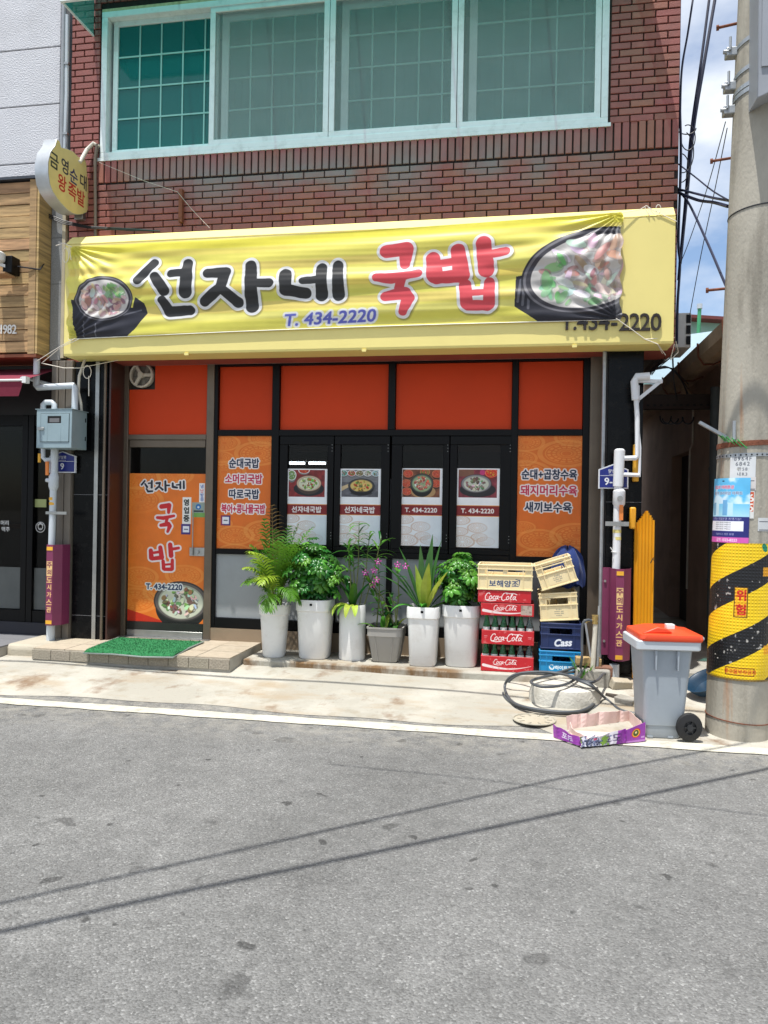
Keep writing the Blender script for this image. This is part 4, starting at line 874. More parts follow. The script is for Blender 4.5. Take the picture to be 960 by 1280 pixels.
def banf(x, z):
    u = (x-BX0)/(BX1-BX0); v = (z-BZ0)/(BZ1-BZ0); zb = 3.098+.049*u; zt_ = 3.987+.066*u
    zb += .018*math.sin(PI*u)-0; zt_ -= .022*math.sin(PI*u)
    hem = .012*math.sin(v*PI*9)*math.exp(-min(u, 1-u)*60)
    return (x+hem, -.298-.030*math.sin(PI*v)+fold(u, v)*1.35, zb+(zt_-zb)*v)
sheet('banner_cloth', cv, bm_, bn, banf, 420, 110)
# hems and tie strings
hm = mat('banner_hem', (236, 234, 224), .7)
def along(f, n=60): return [f(k/n) for k in range(n+1)]
MB().tube(along(lambda t: Vector(banf(BX0+(BX1-BX0)*t, BZ0))+Vector((0, -.001, .002))), .004, 5).build('bottom_hem', hm, bn)
def string(name, pts, r=.0035, par=None, m=None, sag=0.): 
    P = [Vector(p) for p in pts]; o = []
    for a, b in zip(P, P[1:]):
        for k in range(6): t = k/6; q = a.lerp(b, t); q.z -= sag*4*t*(1-t); o.append(q)
    o.append(P[-1]); return MB().tube(o, r, 5).build(name, m or M['rope'], par or bn, smooth=True)
def A3(x, y, Y): X, Z = at(x, y, Y); return (X, Y, Z)
def loop(cx, cy, rx, ry, Y, n=16, a0=0, a1=2*PI): return [A3(cx+rx*math.cos(a0+(a1-a0)*k/n), cy+ry*math.sin(a0+(a1-a0)*k/n), Y) for k in range(n+1)]
string('tie_string', [A3(70, 307, -.30), A3(80, 304, -.33), A3(90, 309, -.335)]); string('tie_string', loop(82, 319, 4, 9, -.335)); string('tie_string', [A3(86, 309, -.335), A3(89, 325, -.33)])
string('tie_string', [A3(94, 423, -.33), A3(75, 433, -.30), A3(45, 452, -.2)]); string('tie_string', [A3(98, 424, -.33), A3(76, 434, -.30), A3(52, 454, -.15)])
string('tie_string', [A3(777, 266, -.315), A3(800, 262, -.29), A3(808, 257, -.288), A3(815, 262, -.288), A3(846, 277, -.287)]); string('tie_string', loop(823, 261, 3, 5, -.29)); string('tie_string', [A3(806, 259, -.29), A3(812, 270, -.29), A3(810, 258, -.29), A3(818, 268, -.29)])
string('tie_string', [A3(770, 398, -.335), A3(790, 412, -.31), A3(806, 424, -.29), A3(822, 430, -.29), A3(832, 444, -.1)]); string('tie_string', [A3(806, 424, -.29), A3(843, 422, -.26)]); string('tie_string', [A3(822, 430, -.29), A3(828, 442, -.1)]); string('tie_string', [A3(843, 430, -.2), A3(838, 450, -.1), A3(848, 440, -.05), A3(845, 427, -.2)])
# ------------------------------------------------------------------ neighbouring building on the left
wb = thing('white_building', 'pale stucco neighbour building with wooden cladding and a black glazed front', 'building', (-6.3, 0, 0))
MB().box(-8.6, -4.60, .03, .30, 4.68, 8).build('upper_wall', M['joint'], wb); MB().box(-8.6, -4.515, .30, 7, 2.98, 8).build('rear_wall', M['stucco'], wb)
MB().box(-4.60, -4.51, .05, .3, 2.98, 8).build('gap_strip', mat('dark_gap_render', (104, 106, 108), .9), wb)
zr = [at(40, y, 0)[1] for y in (204, 132, 61, -10, -80, -150)]
zr = [4.73]+zr
for i in range(len(zr)-1):
    for x0, x1 in ((-8.6, -7.2), (-7.2, -5.9), (-5.9, -4.615)):
        MB().cbox(x0+.003, x1-.003, .0, .03, zr[i]+.005, zr[i+1]-.005, .006).build('stucco_panel', M['stucco'], wb)
MB().box(-8.6, -4.66, -.24, .0, 4.695, 4.722).build('flashing', mat('dark_flashing', (70, 74, 80), .5, metal=.4), wb)
MB().box(-8.6, -4.70, -.17, .0, 3.0, 4.69).build('cladding_backing', mat('cladding_backing_board', (70, 54, 40), .9), wb)
z = 3.005; hh = .1118
for r in range(15):
    xx_ = [-8.6, -6.9+random.uniform(-.6, .6), -5.6+random.uniform(-.3, .25), -4.775]
    for a, b in zip(xx_, xx_[1:]):
        y = random.uniform(-.004, .004); MB().cbox(a+.002, b-.002, -.20+y, -.17, z+.003, z+hh-.003, .003).build('plank', M['wood'], wb)
    z += hh
MB().box(-4.773, -4.70, -.222, .0, 2.985, 4.69).build('corner_board', M['wood'], wb); MB().box(-4.699, -4.675, -.215, -.01, 2.99, 4.69).build('edge_board', M['wood'], wb)
MB().box(-8.6, -4.68, -.22, .22, 2.955, 2.985).build('cladding_soffit', mat('reddish_timber_soffit', (128, 72, 46), .7, var=.2), wb)
for z0, z1 in ((2.96, 3.72), (3.724, 4.18), (4.184, 4.68)): MB().box(-4.668, -4.55, -.02, .05, z0, z1).build('stone_panel', M['granite'], wb)
MB().box(-4.545, -4.51, -.03, .05, 2.98, 4.9).build('cream_trim', mat('cream_trim', (186, 176, 150), .7, dirt=.3), wb)
MB().tube([(-4.565, -.03, 4.72), (-4.567, -.03, 8)], .022, 10).build('downpipe', mat('grey_downpipe', (150, 154, 158), .5), wb)
rb_ = at(63, 194, 0); MB().box(rb_[0]-.09, rb_[0]+.07, -.004, 0, rb_[1]-.012, rb_[1]+.006).build('rusty_bracket', M['rust'], wb)
for ch_, px_ in zip('1982', (1.5, 6.5, 12.0, 17.8)):
    v, f = glyph_mesh(ch_, offset=.012, extrude=.5); X, Z = at(px_, 417, -.21); mb = MB(); mb.add([(p[0]*.125*.85+X, -.2085-p[2]*.008, p[1]*.125+Z) for p in v], f); mb.build('numeral', mat('white_numeral', (220, 218, 210), .6), wb)
# shaded glazed front
FX1 = -4.64
MB().box(-8.6, FX1, .20, .30, 2.44, 2.955).build('fascia', mat('black_fascia', (20, 20, 22), .5), wb)
for x0, x1 in ((-4.70, -4.64), (-5.02, -4.955), (-5.09, -5.025), (-5.9, -5.8), (-6.8, -6.7)): MB().box(x0, x1, .17, .27, .30, 2.44).build('mullion', M['black_frame'], wb, bevel=.003)
for z0, z1 in ((2.33, 2.44), (.30, .42)): MB().box(-8.5, -4.70, .18, .26, z0, z1).build('rail', M['black_frame'], wb)
MB().box(-8.6, -4.64, .16, .3, .17, .30).build('base_board', mat('navy_black_base', (24, 26, 38), .4), wb)
for x0, x1 in ((-4.955, -4.70), (-5.8, -5.09), (-6.7, -5.9), (-8.5, -6.8)):
    MB().box(x0, x1, .21, .215, .42, 2.33).build('pane', M['shopglass'], wb); MB().box(x0+.002, x1-.002, .206, .209, .43, .86).build('frosted_film', mat('frosted_film', (96, 100, 98), .6, alpha=.75), wb)
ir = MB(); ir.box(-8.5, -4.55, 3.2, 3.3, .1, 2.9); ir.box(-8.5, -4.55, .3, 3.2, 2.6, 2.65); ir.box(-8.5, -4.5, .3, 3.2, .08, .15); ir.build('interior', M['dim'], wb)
tmb = mat('brown_table_timber', (146, 96, 60), .6, var=.2)
tt = thing('trestle_table', 'brown wooden trestle table dimly seen behind the black neighbour windows', 'table', (-5.0, .9, .15)); 
for X in (-5.25, -4.75):
    MB().bar((X-.35, .9, .15), (X+.2, .9, 1.25), .05).build('leg', tmb, tt)
MB().box(-5.9, -4.4, .7, 1.3, 1.25, 1.29).build('tabletop', tmb, tt)
c0 = Canvas(0, 0, .5, .16, .003, (20, 21, 22)); 
# white vinyl lettering and the round emblem on the dark glass
def vinyl(body, px_, py_, h): 
    v, f = glyph_mesh(body, offset=.01); X, Z = at(px_, py_, .204); mb = MB(); mb.add([(p[0]*h*1.1+X, .2035, p[1]*h*1.1+Z) for p in v], f); mb.build('window_lettering', mat('white_vinyl', (220, 220, 218), .6), wb)
vinyl('머리', 6, 656, .05); vinyl('맥주', 7, 664, .05)
X, Z = at(50.5, 659, .204); vm = mat('white_vinyl', (220, 220, 218), .6)
mb = MB(); mb.tube([(X+.052*math.cos(a*PI/14), .2035, Z+.052*math.sin(a*PI/14)) for a in range(28)], .004, 4, close=True)
mb.tube([(X+.026*math.cos(a*PI/10), .2035, Z+.004+.030*math.sin(a*PI/10)) for a in range(20)], .005, 4, close=True); mb.tube([(X-.03, .2035, Z+.02), (X, .2035, Z+.042), (X+.03, .2035, Z+.02)], .008, 4); mb.tube([(X-.012, .2035, Z-.012), (X+.012, .2035, Z-.012)], .003, 4); mb.build('round_emblem', vm, wb)
a, b, c, d = rectp(43, 624, 58, 634, .204); MB().box(a, b, .202, .2045, c, d).build('paper_notice', mat('yellow_green_notice', (160, 170, 110), .6), wb)
# fluted pilaster between the buildings
MB().box(-4.635, -4.40, -.02, .3, .17, 2.955).build('pilaster', mat('grey_brown_pilaster', (116, 108, 98), .5, metal=.2, var=.08, dirt=.2), wb)
for i in range(3): MB().box(-4.63+.078*i, -4.63+.078*i+.068, -.035, -.02, .18, 2.95).build('flute', mat('grey_brown_pilaster'), wb, bevel=.004)
# folded maroon fabric awning
fa = thing('fabric_awning', 'dark maroon folding fabric awning with a white front bar on the black shopfront', 'awning', (-5.1, -.2, 2.7))
fab = mat('maroon_awning_fabric', (118, 30, 52), .85, var=.08); a0 = at(0, 481, -.45); a1 = at(31, 475, -.45)
MB().tube([(-7.5, -.45, a1[1]), (a1[0], -.45, a1[1])], .012).build('front_bar', M['white_plastic'], fa); MB().box(a1[0]-.01, a1[0]+.03, -.48, -.42, a1[1]-.03, a1[1]+.03).build('end_cap', M['white_plastic'], fa)
MB().add([(-7.5, -.45, a1[1]), (a1[0]-.02, -.45, a1[1]), (a1[0]-.02, .15, a1[1]+.22), (-7.5, .15, a1[1]+.22)], [(0, 1, 2, 3)]).build('canopy', fab, fa)
MB().add([(-7.5, -.452, a1[1]), (a1[0]-.01, -.452, a1[1]), (a1[0]-.07, -.44, a1[1]-.15), (-7.5, -.44, a1[1]-.15)], [(0, 1, 2, 3)]).build('valance', fab, fa)
MB().tube([(a1[0]-.05, -.43, a1[1]+.01), (-4.9, -.1, 2.78), (-4.66, .05, 2.72)], .018).build('folding_arm', M['pvc'], fa)
# flood lamp on the cladding
fl = thing('wall_lamp', 'small black and white flood lamp fixed to the wooden cladding', 'lamp', (-5.0, -.3, 3.72))
x_, z_ = at(14, 332, -.27); MB().box(x_-.05, x_+.05, -.33, -.205, z_-.09, z_+.08).build('body', M['black_frame'], fl, bevel=.008)
MB().lathe([(.02, -.06), (.085, -.02), (.09, .05), (.06, .07)], 20, (x_-.10, -.36, z_+.04)).build('lamp_head', M['white_plastic'], fl, smooth=True); MB().bar((x_-.10, -.36, z_), (x_, -.3, z_-.03), .03).build('bracket', M['white_plastic'], fl)
MB().box(x_-.18, x_+.03, -.40, -.24, z_-.115, z_-.1).build('shelf', M['wood'], fl)

# ------------------------------------------------------------------ round projecting sign
def sx_(px, py, X): d = ray(px, py); t = X/d[0]; return -CAM_D+d[1]*t, CAM_H+d[2]*t
rs = thing('round_sign', 'round pale yellow projecting sign with black and red lettering and small ears', 'sign', (-4.35, -.3, 4.62))
OX = -4.29
face = [(60,203),(63,190),(69,182),(71,174),(74,176),(76,184),(84,186),(91,189),(98,196),(103,199),(106,199),(108,205),(109,219),(111,232),(112,246),(111.5,259),(108,266),(103,268),(97,268.5),(91,267),(84,262),(78,256),(72,249),(66,240),(62,230),(60,216)]
pts = [sx_(*p, OX) for p in face]
MB().prism(pts, lambda a, b, t: (t, a, b), OX-.135, OX).build('drum', mat('silver_sign_rim', (190, 194, 196), .35, metal=.4, dirt=.2, dirtc=(150, 146, 140)), rs, bevel=.003)
ya, yb = min(p[0] for p in pts), max(p[0] for p in pts); za, zb_ = min(p[1] for p in pts), max(p[1] for p in pts)
cv = Canvas(ya, za, yb, zb_, .0025, (226, 208, 138)); 
def ft(body, px, py, h, col, **k): y_, z_ = sx_(px, py, OX); cv.text(body, y_, z_, h, col, bold=.004, **k)
for q, (px, py) in enumerate(((67.5, 201), (81, 208), (92, 220.5), (104, 227.5))): ft('금영순대'[q], px, py, .135, [(44, 50, 40), (44, 46, 58), (40, 44, 96), (50, 46, 60)][q], wx=1.0)
for q, (px, py) in enumerate(((77.5, 229), (90, 240), (101, 247.5))): ft('왕족발'[q], px, py, .15, (186, 36, 30), wx=.95)
fm = cv.material('round_sign_face_print', .5); cc_ = (sum(p[0] for p in pts)/len(pts), sum(p[1] for p in pts)/len(pts))
me = bpy.data.meshes.new('sign_face'); w_ = wloc(rs); P_ = [(OX+.002-w_.x, cc_[0]+(a-cc_[0])*.985-w_.y, cc_[1]+(b-cc_[1])*.985-w_.z) for a, b in pts]; me.from_pydata(P_, [], [tuple(range(len(P_)))])
uvl = me.uv_layers.new(name='UVMap')
for li in range(len(me.loops)): v_ = me.loops[li].vertex_index; uvl.data[li].uv = ((P_[v_][1]+w_.y-ya)/(yb-ya), (P_[v_][2]+w_.z-za)/(zb_-za))
me.materials.append(fm); o = bpy.data.objects.new('sign_face', me); C.objects.link(o); o.parent = rs
MB().box(OX-.11, OX-.02, -.06, .0, 4.34, 4.72).build('mounting_bracket', M['steel'], rs, bevel=.004)
cx0 = at(120, 181, -.02); 
MB().tube([(OX-.06, -.25, 4.86), (OX-.0, -.15, 4.86), (cx0[0]-.08, -.05, cx0[1]-.06), (cx0[0]-.02, -.03, cx0[1]+.01), (cx0[0]+.03, -.02, cx0[1]-.02)], .02, 10).build('cable_sleeve', M['ivory'], rs, smooth=True)
MB().tube([(cx0[0]+.02, -.03, cx0[1]), (cx0[0]+.0, -.03, cx0[1]-.15), (cx0[0]+.02, -.03, 4.12)], .017, 10).build('power_conduit', M['bronze'], rs)
ppx = at(84, 20, -.02)[0]
wc = thing('wall_conduit', 'white electrical conduit running up the wall beside the round sign', 'pipe', (ppx, -.02, 4.9)); MB().tube([(ppx, -.02, 6.4), (ppx+.01, -.02, 5.6), (ppx-.01, -.02, 4.95), (ppx+.02, -.03, 4.87)], .02, 8).build('tube', M['pvc'], wc)
for z_ in (5.2, 5.9): MB().box(ppx-.035, ppx+.035, -.045, .0, z_, z_+.02).build('clip', M['steel'], wc)
# ------------------------------------------------------------------ gas pipes, meter box, guards
gb = thing('gas_meter_box', 'blue grey metal gas meter box with an oval window on the left wall', 'gas meter box', (-4.42, -.15, 2.06))
o = MB().box(-4.606, -4.235, -.30, -.04, 2.06, 2.43).build('casing', M['gasbox'], gb, bevel=.004); MB().box(-4.62, -4.225, -.305, -.03, 2.43, 2.436).build('lid', M['gasbox'], gb)
dm = MB(); a, b, c, d = rectp(50.5, 517, 85.5, 552, -.31)
ox0, ox1, oz0, oz1 = [*rectp(59, 520, 76, 529, -.31)]
dm.box(a, ox0, -.306, -.30, c, d); dm.box(ox1, b, -.306, -.30, c, d); dm.box(ox0, ox1, -.306, -.30, c, oz0); dm.box(ox0, ox1, -.306, -.30, oz1, d); dm.build('door', M['gasbox'], gb, bevel=.002)
MB().box(a-.004, b+.004, -.3015, -.3, c-.004, d+.004).build('door_gap', M['dark'], gb); MB().box(ox0-.001, ox1+.001, -.303, -.302, oz0, oz1).build('window', M['dark'], gb)
MB().box(ox0+.02, ox1-.02, -.304, -.303, oz0+.01, oz1-.02).build('meter_dial', M['joint'], gb)
a, b, c, d = rectp(47, 534, 55, 537.5, -.31); MB().box(a, b, -.318, -.306, c, d).build('latch', M['steel'], gb, bevel=.003)
for z_ in (2.15, 2.33): MB().box(-4.2345, -4.231, -.075, -.06, z_, z_+.04).build('hinge', M['dark'], gb)
gp = thing('gas_pipe', 'pale grey gas pipe with yellow valve beside the meter box, left of the door', 'pipe', (-4.53, -.13, .1))
def pv(x, y, Y=-.13): return A3(x, y, Y)
r1 = .031
MB().tube([pv(46, 449), pv(45.5, 482), pv(47, 484.5), pv(92, 482), pv(94, 484), pv(93.5, 512)], r1, 12).build('upper_run', M['pvc'], gp, smooth=True, angle=80)
MB().tube([pv(54, 512), pv(54, 506), pv(57, 503), pv(65, 503), pv(68, 506), pv(68, 512)], r1*.9, 12).build('return_bend', M['pvc'], gp, smooth=True, angle=80)
MB().tube([pv(68.5, 560), pv(67.5, 594)], .036, 14).build('riser', M['pvc'], gp, smooth=True); MB().tube([pv(67.7, 592), pv(67.3, 596), pv(67, 608), pv(66.7, 613)], [.038, .048, .048, .034], 14).build('coupling', M['pvc'], gp, smooth=True)
MB().tube([pv(66.8, 610), pv(64.5, 690)], .033, 14).build('riser', M['pvc'], gp, smooth=True); MB().tube([pv(63.5, 780), pv(63.2, 806)], .040, 14).build('base_sleeve', M['pvc'], gp, smooth=True); MB().tube([pv(64.5, 690), pv(63.5, 785)], .031, 14).build('riser', M['pvc'], gp)
MB().tube([pv(54, 559), pv(54, 572), pv(57, 575), pv(66, 574)], .022, 10).build('branch', M['pvc'], gp, smooth=True); o = MB().tube([pv(49.5, 567), pv(49.3, 578)], .015, 8).build('valve_handle', M['gold'], gp, smooth=True)
MB().tube([pv(59, 577, -.17), pv(59, 594, -.17)], .017, 8).build('orange_sleeve', mat('orange_tag_plastic', (222, 130, 60), .5), gp); MB().tube([pv(58, 600, -.15), pv(66, 602, -.15)], .02, 8).build('plug', M['pvc'], gp)
for y_ in (623.5, 629.5):
    a = pv(66, y_-1.8); b = pv(66, y_+1.8); MB().tube([b, a], .0345, 14).build('yellow_label', M['gold'], gp)
MB().box(at(62, 641, -.1)[0], at(88, 641, -.1)[0], -.165, -.155, at(75, 643, -.1)[1], at(75, 639.5, -.1)[1]).build('pipe_clamp', M['steel'], gp)
def guard(label, xw0, xw1, z0, z1, y_wall, cat='pipe guard', flange=0.):
    g = thing('pipe_guard', label, cat, ((xw0+xw1)/2, y_wall, z0)); w = xw1-xw0; sec = [(xw0+flange, y_wall), (xw0+.02*w+flange, y_wall-.11), (xw0+.28*w+flange*.5, y_wall-.19), (xw0+.66*w, y_wall-.19), (xw0+.93*w, y_wall-.11), (xw1, y_wall)]
    sec2 = [(a+(.004 if i < 3 else -.004), b+.004) for i, (a, b) in enumerate(sec)]
    MB().prism(sec+list(reversed(sec2)), lambda a, b, t: (a, b, t), z0, z1).build('channel', M['maroon'], g)
    if flange: MB().box(xw0, xw0+flange+.003, y_wall-.012, y_wall-.006, z0+.02, z1-.0).build('flange', M['maroon'], g)
    fx0, fx1 = sec[2][0], sec[3][0]
    for zz_ in (z0+.015, z1-.055): MB().box(fx0+.003, fx1-.003, y_wall-.194, y_wall-.1905, zz_, zz_+.035).build('yellow_band', M['gold'], g)
    cv = Canvas(fx0+.005, z0+.12, fx1-.005, z1-.16, .0022, (122, 50, 84)); H_ = cv.z1-cv.z0; n = 7; cxm = (fx0+fx1)/2
    if flange == 0: pass
    cv.rect(cxm-.036, cv.z1-H_*2/7-.0, cxm+.036, cv.z1, (226, 190, 130))
    for q, ch_ in enumerate('주의도시가스관'): cv.text(ch_, cxm, cv.z1-(q+.5)*H_/n, .052, (110, 40, 70) if q < 2 else (232, 196, 120), bold=.0028)
    sheet('lettering', cv, cv.material('pipe_guard_print', .5), g, lambda x, z: (x, y_wall-.1925, z))
    for zz_ in (z0+.14, z1-.12):
        xb = xw0+flange*.4 if flange else xw1-.02; yb_ = y_wall-.012 if flange else y_wall-.07
        MB().tube([(xb, yb_-.012, zz_), (xb, yb_+.004, zz_)], .011, 8).build('bolt', M['steel'], g)
    return g
gl0 = at(57.5, 730, -.16)[0]; gl1 = at(87, 730, -.03)[0]
guard('maroon gas pipe guard with yellow vertical lettering, left of the restaurant door', gl0-.01, gl1, at(70, 782, -.2)[1], at(70, 681, -.2)[1], -.03)
gr0 = at(752, 770, -.03)[0]; gr1 = at(788, 770, -.03)[0]
guard('maroon gas pipe guard with yellow vertical lettering, beside the orange lidded bin', gr0, gr1, at(770, 826, -.2)[1], at(770, 711, -.2)[1], -.03, flange=.055)
# right hand gas pipe
gq = thing('gas_pipe', 'white gas pipe with round valve on the black pillar by the alley', 'pipe', (.85, -.13, .1))
wp = mat('white_gas_pipe_paint', (222, 224, 226), .35, var=.03, dirt=.1, dirtc=(170, 168, 160))
MB().tube([pv(774.5, 561), pv(774.5, 563), pv(772.5, 608)], [.03, .046, .043], 14).build('riser', wp, gq, smooth=True); MB().tube([pv(772.5, 608), pv(770, 715)], .034, 14).build('riser', wp, gq, smooth=True)
MB().tube([pv(774, 611), pv(774, 614), pv(773.5, 630), pv(773.2, 634)], [.034, .052, .052, .036], 14).build('valve_body', wp, gq, smooth=True); v0 = pv(775, 623, -.19); MB().tube([(v0[0], -.21, v0[2]), (v0[0], -.17, v0[2])], .022, 12).build('valve_stub', M['steel'], gq); v1 = pv(776.5, 640, -.18); MB().box(v1[0]-.016, v1[0]+.016, -.185, -.175, v1[2]-.07, v1[2]+.06).build('orange_tag', mat('orange_tag_plastic'), gq)
MB().tube([pv(775, 573), pv(795, 572.5), pv(797, 570), pv(796.5, 520), pv(794, 482)], .021, 12).build('branch', wp, gq, smooth=True, angle=80); MB().tube([pv(775, 593), pv(799, 594)], .018, 10).build('branch', wp, gq); MB().tube([pv(799, 596), pv(799.5, 588), pv(800, 560), pv(798, 540)], .012, 8).build('thin_pipe', wp, gq)
MB().tube([pv(794.5, 500), pv(793, 477), pv(796, 471), pv(812, 470)], .033, 12).build('top_bend', wp, gq, smooth=True, angle=80)
bk = MB(); 
for p_, q_ in (((793, 476), (828, 477)), ((797, 500), (824, 478)), ((797, 482), (797, 503))): bk.bar(pv(*p_, -.10), pv(*q_, -.10), .03, .03)
bk.build('bracket', wp, gq); MB().box(*[at(791, 580, -.05)[0], at(798, 580, -.05)[0], -.09, -.03, at(795, 602, -.05)[1], at(795, 556, -.05)[1]]).build('yellow_regulator', M['gold'], gq, bevel=.006)
MB().box(at(756.5, 655, -.16)[0], at(786, 655, -.16)[0], -.172, -.166, at(770, 657.5, -.16)[1], at(770, 652, -.16)[1]).build('pipe_clamp', M['steel'], gq)
for y_ in (664, 673): MB().tube([pv(771.2, y_+2), pv(771.2, y_-2)], .0348, 14).build('yellow_label', mat('pale_yellow_label', (220, 206, 130), .5), gq)
MB().tube([pv(769.4, 690.5), pv(769.5, 689.7)], .037, 12).build('wire_tie', M['white_plastic'], gq); MB().tube([pv(766, 689, -.17), pv(763, 684, -.17)], .004, 5).build('tie_end', M['white_plastic'], gq)
MB().tube([pv(768, 830), pv(768, 852)], .04, 12).build('base_sleeve', M['pvc'], gq)
# address plates
def plate(x0, y0, x1, y1, num, numx, label):
    Y = -.048; a, b, c, d = rectp(x0, y0, x1, y1, Y); pk = (d-c)*.22; t = thing('address_plate', label, 'address plate', ((a+b)/2, Y, c))
    def pent(m): return [(a+m, c+m), (b-m, c+m), (b-m, d-pk-m*.6), ((a+b)/2+(b-a)*.22, d-pk*.45-m), ((a+b)/2, d-m), ((a+b)/2-(b-a)*.22, d-pk*.45-m), (a+m, d-pk-m*.6)]
    MB().prism(pent(0), lambda p, q, tt_: (p, tt_, q), Y-.004, Y+.02).build('rim', mat('white_plate_rim', (214, 216, 220), .4), t, bevel=.001)
    MB().prism(pent(.011), lambda p, q, tt_: (p, tt_, q), Y-.007, Y-.0045).build('blue_field', mat('deep_blue_enamel', (22, 36, 120), .35), t)
    wm = mat('white_enamel', (226, 228, 232), .4)
    def lab(body, cx, cz, h, off=.012): v, f = glyph_mesh(body, offset=off); MB().add([(p[0]*h*1.35+cx, Y-.0085, p[1]*h*1.35+cz) for p in v], f).build('lettering', wm, t)
    lab(num, at(numx, 600, Y)[0], c+(d-c)*.16, (d-c)*.30, .02); MB().box(a+.015, b-.015, Y-.0085, Y-.0072, c+(d-c)*.52, c+(d-c)*.535).build('rule', wm, t)
    lab('양성로', (a+b)/2, c+(d-c)*.66, (d-c)*.115, .01); lab('Yangseong-ro', (a+b)/2, c+(d-c)*.565, (d-c)*.05, .005)
plate(62, 564, 94.5, 591, '9', 78, 'blue address plate with the number nine on the grey pilaster')
plate(748, 580, 785.5, 611, '9-', 760.5, 'blue address plate on the black pillar, partly behind the white pipe')
# loose grey hose hanging by the meter box
hc = thing('hanging_cable', 'tan loose cable and looped white string hanging beside the gas meter box', 'cable', (-4.2, -.1, 2.5))
MB().tube([A3(107, 447, -.08), A3(99, 470, -.09), A3(98, 490, -.09), A3(101, 503, -.09), A3(102, 515, -.06)], .014, 8).build('cable', M['ivory'], hc, smooth=True)
string('string', [A3(52, 454, -.15), A3(80, 460, -.12), A3(100, 460, -.11), A3(148, 450, -.05)], .004, hc); string('string', loop(109, 465, 5, 8, -.12), .004, hc); string('string', [A3(111, 470, -.12), A3(111, 495, -.12)], .005, hc)
# cables on the wall over the sign
wl = thing('wall_cable', 'black cables drooping along the brick wall above the yellow sign', 'cable', (-4.2, -.1, 4.2))
for q in range(3): string('cable', [A3(52, 264+q*2, -.06), A3(80, 276+q*2, -.06), A3(110, 283+q, -.06), A3(160, 286+q, -.05), A3(200, 289, -.03)], .006, wl, M['cable'])
MB().tube([A3(55, 258, -.05), A3(57, 300, -.05), A3(58, 325, -.05), A3(50, 337, -.22), A3(22, 333, -.25)], .008, 6).build('cable', M['cable'], wl, smooth=True)
MB().tube([A3(124, 203, -.06), A3(180, 226, -.05), A3(222, 240, -.05), A3(240, 262, -.1), A3(262, 285, -.2)], .0015, 4).build('thin_wire', M['rope'], wl)
hk = at(227, 258, -.02); MB().box(hk[0]-.018, hk[0]+.018, -.05, -.006, hk[1]-.16, hk[1]+.16).build('rusty_bracket', M['rust'], bb)
# ------------------------------------------------------------------ potted plants
LZ = .137
def leafmat(n, c, r=.45, tl=.3): return mat(n, c, r, var=.18, scale=14, rnd=.22, transl=tl, spec=.4)
L_palm = leafmat('palm_leaflet_green', (84, 138, 38)); L_palm2 = leafmat('pale_palm_leaflet', (136, 172, 52)); L_dark = leafmat('glossy_dark_leaf', (48, 104, 38), .3, .25); L_mid = leafmat('mid_green_leaf', (88, 150, 54), .33, .3)
L_strap = leafmat('deep_strap_leaf', (48, 96, 40), .35, .2); L_lime = leafmat('lime_strap_leaf', (172, 190, 74), .35, .3); L_stem = mat('green_brown_stem', (96, 104, 56), .6, rnd=.15); L_pink = mat('magenta_petal', (206, 84, 168), .5, transl=.3, rnd=.1); L_dry = mat('dry_brown_leaflet', (128, 100, 52), .6, transl=.2)
def pot(px, ytop, ybase, rt, rb, ex, kind, name, label, sy=1.):
    gx, gy = gr(px, ybase, LZ); cy = gy+rb*.92; cx = gx; H = at(px, ytop, gy-.01)[1]-LZ
    t = thing(name, label, 'potted plant', (cx, cy, LZ)); m = M['white_plastic'] if kind != 'taupe' else M['grey_plastic']
    if kind == 'cyl': prof = [(rb*.97, 0), (rb, .012), (rt, H-.008), (rt-.004, H), (rt-.012, H-.004), (rt-.015, H-.06)]
    elif kind == 'taupe': prof = [(rb*.9, 0), (rb, .015), (rb+(rt-rb)*.7, H*.74), (rb+(rt-rb)*.75+.006, H*.75), (rt*.96, H*.95), (rt, H*.955), (rt, H), (rt-.014, H), (rt-.022, H-.05)]
    else: prof = [(rb*.93, 0), (rb, .016), (rb+(rt-rb)*.62, H*.80), (rb+(rt-rb)*.62+.011, H*.815), (rt, H-.012), (rt-.003, H), (rt-.012, H), (rt-.018, H-.05)]
    o = MB().lathe(prof, 48, ex=ex, cap=False).build('pot', m, t, world=False, smooth=True, angle=32)
    b2 = MB().lathe([(rb*.9, .002), (rb*.9, .004)], 24, ex=ex).build('pot_base', m, t, world=False)
    MB().lathe([(rt-.018, H-.05), (rt-.04, H-.035), (.001, H-.03)], 24, ex=ex, cap=False).build('soil', M['soil'], t, world=False, smooth=True)
    if kind == 'taupe':
        for k in range(4):
            for s_ in (-.5, .5): a = k*PI/2; d = Vector((math.sin(a), -math.cos(a), 0)); e = Vector((math.cos(a), math.sin(a), 0)); MB().bar(d*(rb*.985)+e*s_*rb+Vector((0, 0, .01)), d*(rb+(rt-rb)*.7)+e*s_*rt+Vector((0, 0, H*.73)), .012, .008).build('pot_rib', m, t, world=False)
    elif kind != 'cyl': MB().box(-.012, .012, -rt-.001, -rt+.01, H-.05, H-.03).build('maker_badge', M['black_frame'], t, world=False)
    return t, H, Vector((cx, cy, LZ+H-.04))
